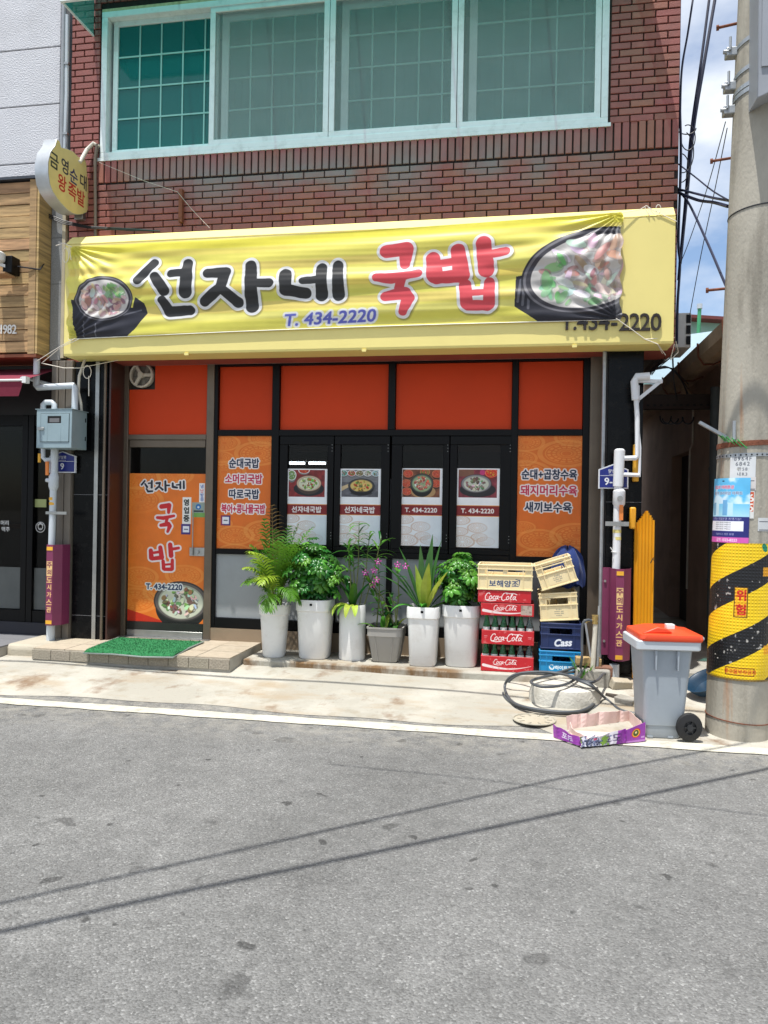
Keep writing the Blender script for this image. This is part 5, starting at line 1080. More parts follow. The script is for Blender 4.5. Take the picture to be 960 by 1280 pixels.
def frond(t, base, az, el0, length, droop, m, n=22, ll=.16, name='frond', w=.011):
    mb = MB(); p = Vector(base); d = Vector((math.cos(az)*math.cos(el0), math.sin(az)*math.cos(el0), math.sin(el0))); st = length/n; pts = [p.copy()]; dirs = [d.copy()]
    for i in range(n):
        d = (d+Vector((0, 0, -droop/n*(i/n)*2.))).normalized(); p = p+d*st; pts.append(p.copy()); dirs.append(d.copy())
    mb.tube(pts, [.0045-.003*i/n for i in range(n+1)], 5)
    for i in range(int(n*.28), n+1):
        f = (i-n*.28)/(n*.72); L1 = ll*(math.sin(PI*(.22+.70*f)))*random.uniform(.85, 1.1); side = dirs[i].cross(Vector((0, 0, 1))); side = side.normalized() if side.length > .05 else Vector((1, 0, 0)); up = side.cross(dirs[i]).normalized()
        for s_ in (-1, 1):
            q = dirs[i]*.75+side*s_*.8+up*.28+Vector((random.uniform(-.1, .1),)*3); q.normalize(); a = pts[i]; prev = None; wv = q.cross(up).normalized()*w
            P = []
            for k in range(4):
                u = k/3; P.append((a.copy(), (1-u)**.7*(0.35+.65*min(1, u*4+.2)))); q = (q+Vector((0, 0, -.34*(k+1)*.6))).normalized(); a = a+q*L1/3
            vs = []; fs = []
            for k, (c, wk) in enumerate(P): vs += [c-wv*wk, c+wv*wk]
            for k in range(3): fs.append((2*k, 2*k+1, 2*k+3, 2*k+2))
            mb.add(vs, fs)
    return mb.build(name, m, t)
def strap(t, base, az, el0, length, width, droop, m, name='leaf', n=9, twist=0., prof=None):
    p = Vector(base); d = Vector((math.cos(az)*math.cos(el0), math.sin(az)*math.cos(el0), math.sin(el0))); vs = []; fs = []
    for i in range(n+1):
        f = i/n; wv = (math.sin(PI*min(1, .12+.88*f**.8))**.6 if prof is None else prof(f))*width/2; side = d.cross(Vector((0, 0, 1))); side = side.normalized() if side.length > .08 else Vector((-math.sin(az), math.cos(az), 0)); side = (Matrix.Rotation(twist*f, 3, d) @ side)
        up = side.cross(d).normalized()
        if i == n: wv = .001
        vs += [p-side*wv+up*wv*.35, p.copy(), p+side*wv+up*wv*.35]
        d = (d+Vector((0, 0, -droop/n*(f*1.6+.1)))).normalized(); p = p+d*length/n
    for i in range(n):
        a = 3*i; fs += [(a, a+1, a+4, a+3), (a+1, a+2, a+5, a+4)]
    return MB().add(vs, fs).build(name, m, t, smooth=True)
def whorl(seed):
    r = random.Random(seed); mb = MB(); n = r.choice([7, 8, 9])
    for k in range(n):
        a = 2*PI*k/n+r.uniform(-.15, .15); L1 = r.uniform(.052, .076); w = L1*.20; dr = r.uniform(.15, .5); c, s_ = math.cos(a), math.sin(a)
        P = [(0.006, 0, 0), (L1*.4, w, -.05*L1*dr), (L1*.75, w*.95, -.35*L1*dr), (L1, 0, -.75*L1*dr)]; mid = [(L1*.4, 0, .010-.05*L1*dr), (L1*.75, 0, .008-.35*L1*dr)]
        R = lambda x, y, z: (x*c-y*s_, x*s_+y*c, z)
        vs = [R(*P[0]), R(P[1][0], w, P[1][2]), R(P[2][0], P[2][1], P[2][2]), R(*P[3]), R(P[2][0], -P[2][1], P[2][2]), R(P[1][0], -w, P[1][2]), R(*mid[0]), R(*mid[1])]
        mb.add(vs, [(0, 6, 1), (1, 6, 7, 2), (2, 7, 3), (0, 5, 6), (5, 4, 7, 6), (4, 3, 7)])
    mb.tube([(0, 0, 0), (0, 0, -.05)], .0016, 4, cap=False); return mb
def bush(t, c, rx, rz, n, ms):
    meshes = []
    for s_ in range(4):
        for m in ms: me = whorl(s_).mesh('leaf_cluster', True); me.materials.append(m); meshes.append(me)
    w = wloc(t); c = Vector(c)-w
    for k in range(n):
        u = Vector((random.gauss(0, 1), random.gauss(0, 1), random.gauss(0, 1))).normalized(); rr_ = random.uniform(.3, 1.12)**.5*(1+.16*math.sin(u.x*5+u.z*4+n)+.10*math.sin(u.y*9-u.z*6)); rr_ *= .85 if u.z < -.2 else 1; p = Vector((u.x*rx*rr_, u.y*rx*.9*rr_, u.z*rz*rr_)); p += Vector((math.sin(p.z*30), math.cos(p.x*28), math.sin(p.y*25)))*.012
        o = bpy.data.objects.new('leaf_cluster', random.choice(meshes)); C.objects.link(o); o.parent = t; o.location = c+p
        tl = Vector((u.x*.8, u.y*.8, .75+.3*u.z)).normalized(); o.rotation_euler = (Matrix.Rotation(random.uniform(0, 6), 3, tl) @ tl.to_track_quat('Z', 'X').to_matrix()).to_euler(); s_ = random.uniform(.75, 1.45); o.scale = (s_, s_, s_)
random.seed(11)
# 1 areca palm
t, H, b = pot(338.5, 756, 822, .145, .103, 2.5, 'collar', 'areca_palm', 'feathery yellow green palm in a slim round white pot, leftmost of the row')
for k in range(9):
    a = random.random()*6.28; r = random.uniform(.01, .06); q = b+Vector((math.cos(a)*r, math.sin(a)*r, 0)); MB().tube([q, q+Vector((math.cos(a)*.03, math.sin(a)*.03, .22)), q+Vector((math.cos(a)*.07, math.sin(a)*.07, .42))], [.009, .007, .004], 6).build('stem', L_stem, t, smooth=True)
spec_ = [(PI*1.02, 1.36, .62, 1.4), (PI*.9, 1.32, .50, 1.8), (PI*1.2, 1.28, .46, 2.0), (-.15, 1.3, .68, 1.5), (.25, 1.26, .58, 1.8), (-.5, 1.3, .55, 1.9), (-1.57, 1.1, .55, 2.4), (-1.2, 1.3, .74, 1.6), (-1.9, 1.25, .7, 1.8), (1.4, 1.35, .8, 1.0), (1.9, 1.3, .78, 1.0), (PI*1.1, 1.1, .4, 2.2), (-.9, .85, .52, 2.4), (-2.5, 1.25, .5, 2.0), (.6, 1.3, .84, 1.2), (2.6, 1.42, .84, .6), (-.3, .8, .36, 2.6), (-1.4, .7, .45, 2.8), (PI*1.15, 1.45, .66, 1.1), (-.7, 1.3, .7, 1.4), (.1, 1.4, .8, .9), (-2.2, 1.15, .42, 2.3)]
for k, (a, e, l_, d_) in enumerate(spec_): frond(t, b+Vector((math.cos(a)*.03, math.sin(a)*.03, .05)), a, e, l_*.93, d_, L_palm2 if k in (6, 8, 13) else L_palm, ll=.18, w=.0125)
frond(t, b+Vector((-.02, .03, .1)), 2.2, 1.45, .86, .3, L_dry, ll=.19, w=.006)
# 2 schefflera
t, H, b = pot(389, 750, 824, .172, .138, 3.4, 'collar', 'umbrella_plant', 'large dense dark green umbrella plant in a square white pot, left of the bamboo plant')
for k in range(7): a = k*.9; MB().tube([b, b+Vector((math.cos(a)*.05, math.sin(a)*.05, .2)), b+Vector((math.cos(a)*.14, math.sin(a)*.14, .42))], [.008, .006, .003], 6).build('stem', L_stem, t)
bush(t, b+Vector((0, 0, .27)), .27, .28, 200, [L_dark, L_mid])
# 3 thin stems, broad drooping leaves at the rim
t, H, b = pot(436.5, 757, 826, .122, .122, 2., 'cyl', 'tall_stem_plant', 'sparse tall stemmed plant with drooping leaves in a plain white cylinder pot')
for k in range(8): strap(t, b+Vector((random.uniform(-.05, .03), -.08, .02)), -1.57+random.uniform(-1.5, .9), .5, random.uniform(.18, .26), .065, 3.6, L_mid if k % 2 else L_lime)
for k in range(5): strap(t, b, random.random()*6.28, 1.1, random.uniform(.3, .4), .075, 1.2, L_dark)
for sx2, hh_, az in ((.02, .80, .2), (.06, .72, -.6), (-.02, .62, 2.6), (.10, .66, .9), (0., .5, -2)):
    q = b+Vector((sx2, 0, 0)); tip = q+Vector((sx2*1.6, -.02, hh_)); MB().tube([q, q.lerp(tip, .5)+Vector((.012, 0, 0)), tip], [.006, .005, .003], 6).build('stem', L_stem, t)
    for k in range(13):
        u = random.uniform(.6, 1.02); a = random.random()*6.28; strap(t, q.lerp(tip, u), a, random.uniform(.1, 1.), random.uniform(.12, .20), .022, 1.3, random.choice([L_mid, L_dark, L_mid]), n=5)
# 4 orchid in taupe planter
t, H, b = pot(480.5, 784, 828, .168, .118, 9., 'taupe', 'orchid_plant', 'flowering orchid with magenta blooms in a low square taupe planter')
for k in range(9): strap(t, b+Vector((random.uniform(-.1, .1), random.uniform(-.08, .02), 0)), random.random()*6.28, random.uniform(.5, 1.2), random.uniform(.14, .24), .045, 1.2, random.choice([L_mid, L_lime, L_dark]))
flowers = [(473, 702), (457, 716), (471, 725), (466, 731), (497, 706), (507, 708), (468, 713)]
for (ax, ay) in ((473, 702), (457, 716), (466, 728), (497, 706), (486, 740), (452, 700)):
    X, Z = at(ax, ay, b.y-.05); q = b+Vector((random.uniform(-.1, .1) if ax < 490 else .08, 0, 0)); tip = Vector((X, b.y-.05, Z)); MB().tube([q, q.lerp(tip, .5)+Vector((.02, 0, .03)), tip], [.007, .006, .002], 6).build('cane', L_stem, t)
    for k in range(7):
        u = random.uniform(.25, .92); strap(t, q.lerp(tip, u), random.random()*6.28, random.uniform(.2, .9), random.uniform(.10, .15), .034, 1.2, random.choice([L_mid, L_dark]), n=5)
def flower(t, c, s_):
    mb = MB()
    for k in range(5):
        a = k*2*PI/5+.3; c_, q = math.cos(a), math.sin(a); w = .45*s_
        mb.add([c, c+Vector((c_*s_*.6-q*w*.5, -.012, q*s_*.6+c_*w*.5)), c+Vector((c_*s_, -.004, q*s_)), c+Vector((c_*s_*.6+q*w*.5, -.012, q*s_*.6-c_*w*.5))], [(0, 1, 2, 3)])
    o = mb.build('flower', L_pink, t); MB().lathe([(.001, -.006), (s_*.28, 0), (.001, .006)], 8, c, cap=False).build('flower_centre', mat('white_petal_lip', (236, 214, 232), .5), o if False else t)
for fx_, fy_ in flowers: X, Z = at(fx_, fy_, b.y-.07); flower(t, Vector((X, b.y-.07, Z)), .036)
# 5 strap leaves
t, H, b = pot(527, 759, 833, .148, .120, 4.5, 'collar', 'strap_leaf_plant', 'upright broad strap leaf plant with lime centre leaves in a square white pot')
strp = [(-1.3, 1.2, .50, .095, L_lime, .5), (-1.9, 1.25, .46, .085, L_lime, .4), (-.6, 1.1, .45, .08, L_lime, .6), (PI, 1.0, .62, .055, L_strap, .9), (2.9, .85, .6, .05, L_strap, 1.2), (1.2, 1.42, .70, .07, L_strap, .2), (.6, 1.38, .66, .07, L_strap, .3), (1.9, 1.3, .62, .07, L_strap, .4), (0, .95, .42, .06, L_strap, 1.4), (.2, .6, .34, .085, L_mid, 1.9), (-.2, 1.2, .56, .06, L_strap, .6),
        (PI*.8, 1.15, .64, .05, L_strap, .5), (PI*1.15, .55, .32, .05, L_mid, 1.9), (1.57, 1.2, .6, .06, L_strap, .5), (-1.57, .9, .2, .07, L_mid, 2.), (-2.6, 1.1, .5, .05, L_strap, .9), (.9, 1.1, .55, .05, L_strap, .8)]
for a, e, l_, w_, m, dr in strp: strap(t, b+Vector((math.cos(a)*.03, math.sin(a)*.03, -.01)), a, e, l_, w_, dr, m, n=10, twist=random.uniform(-.5, .5), prof=lambda f: (min(1, .35+f*1.8))*(1-max(0, f-.55)/.45)**.8)
# 6 schefflera
t, H, b = pot(575, 757, 834, .176, .140, 3.4, 'collar', 'umbrella_plant', 'rounded umbrella plant in a square white pot, next to the soda crates')
for k in range(6): a = k*1.05; MB().tube([b, b+Vector((math.cos(a)*.03, math.sin(a)*.03, .2)), b+Vector((math.cos(a)*.09, math.sin(a)*.09, .38))], [.007, .005, .003], 6).build('stem', L_stem, t)
bush(t, b+Vector((-.01, -.02, .25)), .215, .24, 150, [L_mid, L_dark, L_mid])

# ------------------------------------------------------------------ crates and bottles
M['cokered'] = mat('faded_red_crate_paint', (188, 34, 42), .5, var=.08, scale=9, dirt=.3, dirtc=(140, 50, 50), dscale=10, rnd=.08)
CY = gr(634, 840, LZ)[1]
def cola(cv, cx, cz, s, col=(236, 226, 222), r=.0028):
    U = [[(-4.6,.9),(-4.9,1.3),(-5.6,1.1),(-6.1,0),(-5.9,-1.1),(-5.2,-1.4),(-4.5,-1.0)], [(-4.2,.2),(-4.6,-.3),(-4.4,-1.),(-3.9,-1.),(-3.6,-.3),(-3.9,.2),(-4.2,.2)], [(-2.5,.1),(-2.9,.2),(-3.3,-.3),(-3.1,-1.),(-2.5,-.9)], [(-1.6,.1),(-2.,.2),(-2.3,-.3),(-2.1,-1.),(-1.7,-.8),(-1.4,.2),(-1.5,-.7),(-1.1,-1.)],
         [(-1.0,-.2),(-.3,-.1)], [(1.6,1.0),(1.2,1.5),(.4,1.2),(-.1,.2),(0,-1.),(.7,-1.4),(1.4,-1.)], [(2.0,.2),(1.6,-.3),(1.8,-1.),(2.3,-1.),(2.6,-.3),(2.3,.2),(2.,.2)], [(3.0,-.6),(3.6,.6),(3.7,1.3),(3.4,1.2),(3.1,0),(3.2,-1.),(3.6,-.9)], [(4.7,.1),(4.3,.2),(4.,-.3),(4.2,-1.),(4.6,-.8),(4.9,.2),(4.8,-.7),(5.4,-1.1)], [(-5.6,-1.4),(-4.,-1.65),(-2.,-1.4)], [(1.2,1.45),(2.6,1.2),(4.,1.35),(5.2,.9)]]
    cv.paint(cv.sd(cv.strokes([[(cx+x*s+z*s*.18, cz+z*s, r) for x, z in g] for g in U])), col)
def soda_crate(px0, y0, px1, y1, style, label):
    a, b, c, d = rectp(px0, y0, px1, y1, CY); t = thing('soda_crate', label, 'crate', ((a+b)/2, CY+.17, c), group='red soda crates in the stack'); th = .012; dp = .34
    mb = MB(); mb.cbox(a, b, CY, CY+th, c, d, .002); fp = mb.build('front_board', M['cokered'], t)
    MB().box(a, b, CY+dp-th, CY+dp, c, d).build('back_board', M['cokered'], t)
    for x0, x1 in ((a, a+th), (b-th, b)): MB().box(x0, x1, CY+th, CY+dp-th, c, d-.001).build('end_board', M['cokered'], t)
    MB().box(a+th, b-th, CY+th, CY+dp-th, c+.002, c+.012).build('bottom_board', M['cokered'], t)
    for k in range(1, 6): X = a+(b-a)*k/6; MB().box(X-.002, X+.002, CY+th, CY+dp-th, c+.012, c+.06).build('divider', M['cokered'], t)
    cv = Canvas(a+.004, c+.004, b-.004, d-.004, .0016, (188, 34, 42)); w, h = b-a, d-c; cx = (a+b)/2+.0*w
    if style in (1, 3): cola(cv, cx+(-.02 if style == 1 else .0), (c+d)/2, .0235, r=.0035)
    else:
        wv = [(a+.05*w+(.9*w)*q/30, c+h*(.40-.26*math.sin(q/30*PI*.9)+(.12*q/30)), .011*(1-q/30)**1.1+.0018) for q in range(31)]; cv.paint(cv.sd(cv.strokes([wv])), (230, 214, 212)); cola(cv, cx-.01, c+h*.64, .017, r=.0026)
        if style == 2: cv.rect(b-.11, c+.012, b-.016, d-.012, (176, 160, 146)); cv.paint(np.clip((cv.noise(60, 3)-.55)*8, 0, 1)*(cv.X > b-.11)*(cv.X < b-.016), (120, 100, 92), .6)
    if style == 3:
        for xx0 in (a+.02, b-.05): cv.rect(xx0, c+h*.55, xx0+.03, c+h*.60, (230, 190, 190), .7); cv.rect(xx0, c+h*.45, xx0+.025, c+h*.48, (230, 190, 190), .6)
    cv.paint(np.clip((cv.noise(40, style+5)-.66)*9, 0, 1), (214, 150, 140), .5)
    sheet('crate_print', cv, cv.material('soda_crate_print', .5), fp, lambda x, z: (x, CY-.0012, z)); return a, b, c, d
GL = bpy.data.materials.new('green_bottle_glass'); GL.use_nodes = True; g_ = GL.node_tree.nodes['Principled BSDF']; g_.inputs['Base Color'].default_value = (*lin((104, 206, 134)), 1); g_.inputs['Roughness'].default_value = .05; g_.inputs['Transmission Weight'].default_value = .85; g_.inputs['IOR'].default_value = 1.35
GC = bpy.data.materials.new('clear_bottle_glass'); GC.use_nodes = True; g_ = GC.node_tree.nodes['Principled BSDF']; g_.inputs['Base Color'].default_value = (*lin((190, 214, 208)), 1); g_.inputs['Roughness'].default_value = .05; g_.inputs['Transmission Weight'].default_value = .85; g_.inputs['IOR'].default_value = 1.35
bprof = [(.026, 0), (.03, .01), (.03, .06), (.027, .085), (.03, .12), (.029, .145), (.018, .185), (.013, .215), (.014, .222), (.014, .245), (.010, .247)]
bme = {}
for nm, m in (('green', GL), ('clear', GC)): me = MB().lathe(bprof, 14).mesh('body', True); me.materials.append(m); bme[nm] = me
lme = MB().lathe([(.0308, .098), (.0310, .10), (.0305, .128), (.0303, .13)], 14, cap=False).mesh('label_print', True); lme.materials.append(mat('white_bottle_print', (214, 222, 214), .5))
boxes = [soda_crate(601, 821, 667, 840, 4, 'red soda crate with white wave stripe, on the ledge at the stack foot'), soda_crate(602, 788.5, 667.5, 806, 3, 'red soda crate with plain white script, between the two rows of bottles'),
         soda_crate(601, 754.5, 667.5, 770, 2, 'red soda crate with torn paper label at its right end'), soda_crate(597.5, 738.5, 664, 753.5, 1, 'red soda crate directly under the cream liquor crate')]
order = ['first', 'second', 'third', 'fourth', 'fifth', 'sixth']
for lay_, (a, b, c, d) in enumerate(boxes[:2]):
    for row in range(2):
        for k in range(6):
            clear = (lay_ == 0 and k >= 4) or (lay_ == 1 and k == 5)
            lb = f"{order[k]} bottle from the left in the {'lower' if lay_ == 0 else 'upper'} soda crate, {'front' if row == 0 else 'second'} row"
            t = thing('glass_bottle', lb, 'bottle', (a+(b-a)*(k+.5)/6, CY+.055+row*.085, c+.014), group='glass bottles in the soda crates')
            o = bpy.data.objects.new('body', bme['clear' if clear else 'green']); C.objects.link(o); o.parent = t
            if row == 0: l2 = bpy.data.objects.new('label_print', lme); C.objects.link(l2); l2.parent = t; l2.rotation_euler = (0, 0, random.random()*6)
M['cream'] = mat('cream_crate_plastic', (232, 214, 168), .45, var=.05, scale=8, dirt=.25, dirtc=(186, 160, 112), dscale=8)
M['navy'] = mat('navy_crate_plastic', (32, 48, 92), .42, var=.05); M['sky'] = mat('bright_blue_crate_plastic', (30, 142, 196), .42, var=.05)
def plastic_crate(label, a, b, c, d, Y, m, holes, prints, tilt=0., pivot=None, dp=.46, ex=()):
    cx = (a+b)/2; w, h = b-a, d-c; t = thing('plastic_crate', label, 'crate', (cx, Y, c)); t.rotation_euler = (0, -tilt, 0); th = .01
    def panel(name, fn):
        mb = MB(); hs = sorted(holes); z0, z1 = holes[0][2]*h, holes[0][3]*h
        def bb_(x0, x1, zz0, zz1): mb.add(*fn(x0, x1, zz0, zz1))
        bb_(-w/2, w/2, 0, z0); bb_(-w/2, w/2, z1, h); x = -w/2
        for hx0, hx1, _, _ in hs: bb_(x, -w/2+hx0*w, z0, z1); x = -w/2+hx1*w
        bb_(x, w/2, z0, z1); return mb.build(name, m, t, world=False, bevel=.002)
    def bxf(y0, y1): 
        def f(x0, x1, z0, z1): q = MB().box(x0, x1, y0, y1, z0, z1); return q.v, q.f
        return f
    fp = panel('front_panel', bxf(0, th)); panel('back_panel', bxf(dp-th, dp))
    for x0, x1 in ((-w/2, -w/2+th), (w/2-th, w/2)):
        mb = MB(); mb.box(x0, x1, th, dp-th, 0, h*.55); mb.box(x0, x1, th, dp-th, h*.82, h); mb.box(x0, x1, th, dp*.3, h*.55, h*.82); mb.box(x0, x1, dp*.7, dp-th, h*.55, h*.82); mb.build('side_panel', m, t, world=False)
    MB().box(-w/2+th, w/2-th, th, dp-th, .004, .016).build('base', m, t, world=False)
    for zz_ in (h-.012, h-.045, h*.54, .002):
        mb = MB(); mb.box(-w/2-.006, w/2+.006, -.008, 0, zz_, zz_+.010); mb.box(-w/2-.006, -w/2, 0, dp, zz_, zz_+.010); mb.box(w/2, w/2+.006, 0, dp, zz_, zz_+.010); mb.build('rib', m, t, world=False, bevel=.001)
    for xr in (-w*.5+.004, -w*.33, w*.33, w*.5-.004): MB().box(xr-.004, xr+.004, -.007, 0, .012, h-.012).build('rib', m, t, world=False)
    for gx in range(1, 4): MB().box(-w/2+w*gx/4-.002, -w/2+w*gx/4+.002, th, dp-th, .016, h*.6).build('divider', m, t, world=False)
    for (nm, x0, z0, x1, z1, fnp, base) in prints:
        cv = Canvas(x0*w, z0*h, x1*w, z1*h, .0016, base); fnp(cv, w, h); sheet(nm, cv, cv.material('crate_print', .5), fp, lambda x, z: (x, -.0012, z), world=False)
    return t
PY = gr(700, 843, .13)[1]
def pr_boh(cv, w, h): cv.text('보해양조', -.02*w, h*.26, .055, (56, 74, 110), bold=.0028, wx=1.15); cv.paint(cv.sd(cv.strokes([[(.20*w, h*.44, .003), (.27*w, h*.40, .005), (.26*w, h*.2, .002)]])), (70, 80, 110))
a, b, c, d = rectp(597.5, 706, 665.5, 738, CY); plastic_crate('cream crate with blue lettering on top of the red soda crates', a, b, c, d, CY, M['cream'], [(.13, .46, .60, .84), (.54, .87, .60, .84)], [('front_print', -.32, .06, .32, .50, pr_boh, (232, 214, 168))], dp=.36)
def pr_small(cv, w, h):
    for k, (q, ww) in enumerate(((.40, .3), (.33, .5), (.26, .6), (.19, .35))): cv.text('주식회사 공병 환불' [:int(10*ww)+2], 0, h*q, .011, (60, 66, 80), bold=.001, wx=1.1)
def crate_from(p_bl, p_br, p_tl, Y): 
    B = Vector((at(*p_bl, Y)[0], at(*p_bl, Y)[1])); R = Vector((at(*p_br, Y)[0], at(*p_br, Y)[1])); T = Vector((at(*p_tl, Y)[0], at(*p_tl, Y)[1])); w = (R-B).length; h = (T-B).length; return B, w, h, math.atan2(R.y-B.y, R.x-B.x)
def tilted(label, p_bl, p_br, p_tl, Y, m, holes, prints, dp=.46):
    B, w, h, an = crate_from(p_bl, p_br, p_tl, Y); t = plastic_crate(label, -w/2, w/2, 0, h, Y, m, holes, prints, dp=dp); t.location = (B.x+math.cos(an)*w/2, Y, B.y+math.sin(an)*w/2); t.rotation_euler = (0, -an, 0); return t
def pr_cass(cv, w, h):
    cv.text('Cass', .06*w, h*.26, .058, (226, 230, 236), bold=.005, shear=.25, rot=.08, wx=.95); cv.rect(-.15*w, h*.05, .12*w, h*.06, (150, 160, 190), .7); cv.rect(.2*w, h*.05, .3*w, h*.06, (190, 196, 210), .8)
def pr_hite(cv, w, h):
    cv.text('하이트진로', .13*w, h*.33, .034, (230, 240, 246), bold=.003, wx=1.05); cv.ellipse(-.20*w, h*.34, .024, .024, (226, 240, 246)); cv.ellipse(-.208*w, h*.37, .012, .010, (30, 142, 196)); cv.paint(cv.sd(cv.strokes([[(-.25*w, h*.40, .003), (-.19*w, h*.30, .004), (-.15*w, h*.42, .003)]])), (30, 142, 196)); cv.rect(.0, h*.22, .25*w, h*.225, (190, 220, 236), .7)
tilted('bright blue beer crate with white swirl print, at the foot of the right stack', (674, 843.5), (726, 846.5), (673, 812.5), PY, M['sky'], [(.31, .75, .58, .78)], [('front_print', -.32, .06, .46, .50, pr_hite, (30, 142, 196))])
tilted('dark navy beer crate with white brush lettering, above the bright blue crate', (676, 810.5), (726, 813), (673, 778), PY+.005, M['navy'], [(.22, .78, .56, .84)], [('front_print', -.32, .03, .38, .50, pr_cass, (32, 48, 92))])
tilted('cream crate standing upright on the navy beer crate', (676, 777), (723, 775), (672, 742), PY+.01, M['cream'], [(.20, .76, .58, .80)], [('front_print', -.25, .12, .25, .50, pr_small, (232, 214, 168))])
tt_ = tilted('cream crate tilted on the very top of the right stack', (678, 739), (722.5, 726), (666.5, 707.5), PY-.01, M['cream'], [(.20, .78, .60, .88)], [('front_print', -.25, .12, .25, .50, pr_small, (232, 214, 168))], dp=.34)
# folded jacket behind
jk = thing('blue_jacket', 'dark blue cloth jacket heaped behind the tilted cream crate', 'jacket', (.42, .19, .8))
def jac(u, v):
    a = u*2*PI; x, z = at(709, 700, .19); rr_ = (.15-.01*v)*(1-v**4)**.5*(1+.07*math.sin(a*7+v*2)+.05*math.sin(a*13+1)+.03*math.sin(v*9+a*3)); return (x+math.cos(a)*rr_, .17+math.sin(a)*rr_*.62, .86+v*.35+.02*math.sin(a*5))
MB().grid(jac, 90, 24, 0, 1, 0, .995).build('cloth', mat('dark_blue_cloth', (32, 54, 112), .9, var=.15, sheen=.2), jk, smooth=True)
for q in range(0): MB().grid(lambda u, v: (lambda x, z: (x+(-.1+.07*q)+.05*u+.01*math.sin(v*6), -.0+.03-.02*u*(1-u)*4+.03*v, z-.14*(1-v)+.02*u))(*at(711, 712, .03)), 4, 8).build('sleeve_fold', mat('dark_blue_cloth'), jk, smooth=True)
# ------------------------------------------------------------------ tap, hose, slab, rubble, bin, box
sb = thing('concrete_plinth', 'low round white concrete slab under the coiled hose', 'slab', (.355, -.83, .06))
SBX, SBY, SBR = .36, -.80, .265
MB().lathe([(SBR+.012, -.06), (SBR+.006, .05), (SBR-.01, .105), (SBR-.03, .113), (.001, .117)], 48, (SBX, SBY, .055), cap=False, sy=.92).build('slab_body', mat('whitewashed_concrete', (196, 192, 180), .9, var=.1, bump=.6, bscale=50, dirt=.6, dirtc=(120, 112, 98), dscale=6), sb, smooth=True)
hs = thing('garden_hose', 'dark grey rubber hose coiled over the round slab and running to the bin', 'hose', (.3, -.8, .2))
def sl_(x, y, z): return (x, y, z)
hp = []
fx0, fz0 = at(741, 776, -.42)
def spline(P, n=10, close=False):
    P = [Vector(p) for p in P]; o = []; N_ = len(P)
    for i in range(N_-1):
        p0, p1, p2, p3 = P[max(i-1, 0)], P[i], P[i+1], P[min(i+2, N_-1)]
        for k in range(n):
            t = k/n; o.append(.5*((2*p1)+(p2-p0)*t+(2*p0-5*p1+4*p2-p3)*t*t+(3*p1-3*p2+p0*1-p0*2+p3)*t**3) if False else ((-t**3+2*t*t-t)*p0+(3*t**3-5*t*t+2)*p1+(-3*t**3+4*t*t+t)*p2+(t**3-t*t)*p3)*.5)
    o.append(P[-1]); return o
def g3(px, py, z): x, y = gr(px, py, z); return (x, y, z)
tapx, tapz = at(740, 776, -.45)
hpts = [(tapx, -.45, tapz), A3(734, 775, -.46), A3(728.5, 780, -.47), A3(727.5, 800, -.48), A3(727, 825, -.50), g3(722, 838, .20), g3(700, 842, .205), g3(672, 848, .205), g3(664, 853, .205), g3(678, 858.5, .205), g3(705, 856, .205), g3(722, 846, .205), g3(728, 833, .205), g3(720, 834, .215),
        g3(690, 842, .215), g3(650, 843, .16), g3(632, 857, .05), g3(630, 870, .05), g3(650, 884, .045), g3(685, 890.5, .045), g3(720, 891, .045), g3(745, 883, .045), g3(762, 866, .06), g3(764, 852, .12), g3(756, 842, .2), g3(747, 850, .22), g3(735, 852, .225), g3(700, 842, .225), g3(665, 840, .225), g3(640, 845, .18), g3(631, 860, .075), g3(645, 880, .065), g3(690, 889, .065), g3(728, 888, .065), g3(748, 872, .08), g3(738, 855, .21), g3(712, 846, .235), g3(740, 858, .20), g3(757, 873, .07), g3(775, 887, .045), g3(796, 892, .035), g3(815, 893, .035)]
MB().tube(spline(hpts, 9), .011, 8).build('rubber_hose', M['hose'], hs, smooth=True)
tp = thing('water_tap', 'weathered standpipe tap with small brass head beside the blue crates', 'tap', (tapx, -.42, .1))
x0_, x1_ = at(741, 855, -.42)[0], at(743, 775, -.42)[0]
MB().tube([(x0_-.01, -.42, .08), (x1_+.01, -.42, tapz+.0)], .02, 10).build('standpipe', mat('chalky_white_pipe', (206, 200, 184), .7, dirt=.5, dirtc=(150, 130, 100), dscale=9), tp); MB().tube([(x1_+.005, -.42, tapz-.03), (x1_+.005, -.42, tapz+.03)], .024, 10).build('tap_body', mat('dull_brass', (190, 164, 104), .4, metal=.6), tp); MB().tube([(x1_, -.42, tapz), (tapx-.04, -.45, tapz), (tapx-.05, -.45, tapz-.02)], .011, 8).build('spout', mat('dull_brass'), tp, smooth=True); MB().bar((x1_-.02, -.42, tapz+.04), (x1_+.03, -.42, tapz+.04), .012).build('tap_handle', mat('dull_brass'), tp)
MB().tube([(x1_+.03, -.40, .2), (x1_+.04, -.40, .75)], .012, 8).build('thin_pipe', M['galv'], tp); MB().bar(A3(731, 774, -.3), A3(742, 845, -.38), .012).build('brace_rod', M['galv'], tp)
lumber = [('wood_block', 'pale weathered wood block lying behind the standpipe', 'block', (720, 823, 752, 833), -.40, M['wood'], .10), ('brick_block', 'brown brick lying under the pale wood block by the standpipe', 'brick', (737, 834, 766, 848), -.42, mat('brown_old_brick', (128, 92, 74), .9, var=.2, bump=.5), .12)]
for nm, lb, ct, r4, Y, m, dd in lumber:
    a, b, c, d = rectp(*r4, Y); o = MB().box(-(b-a)/2, (b-a)/2, 0, dd, 0, d-c).build(nm, m, None, world=False, bevel=.006); o.location = ((a+b)/2, Y, c); o.rotation_euler = (0, .03, .05); tag(o, lb, ct)
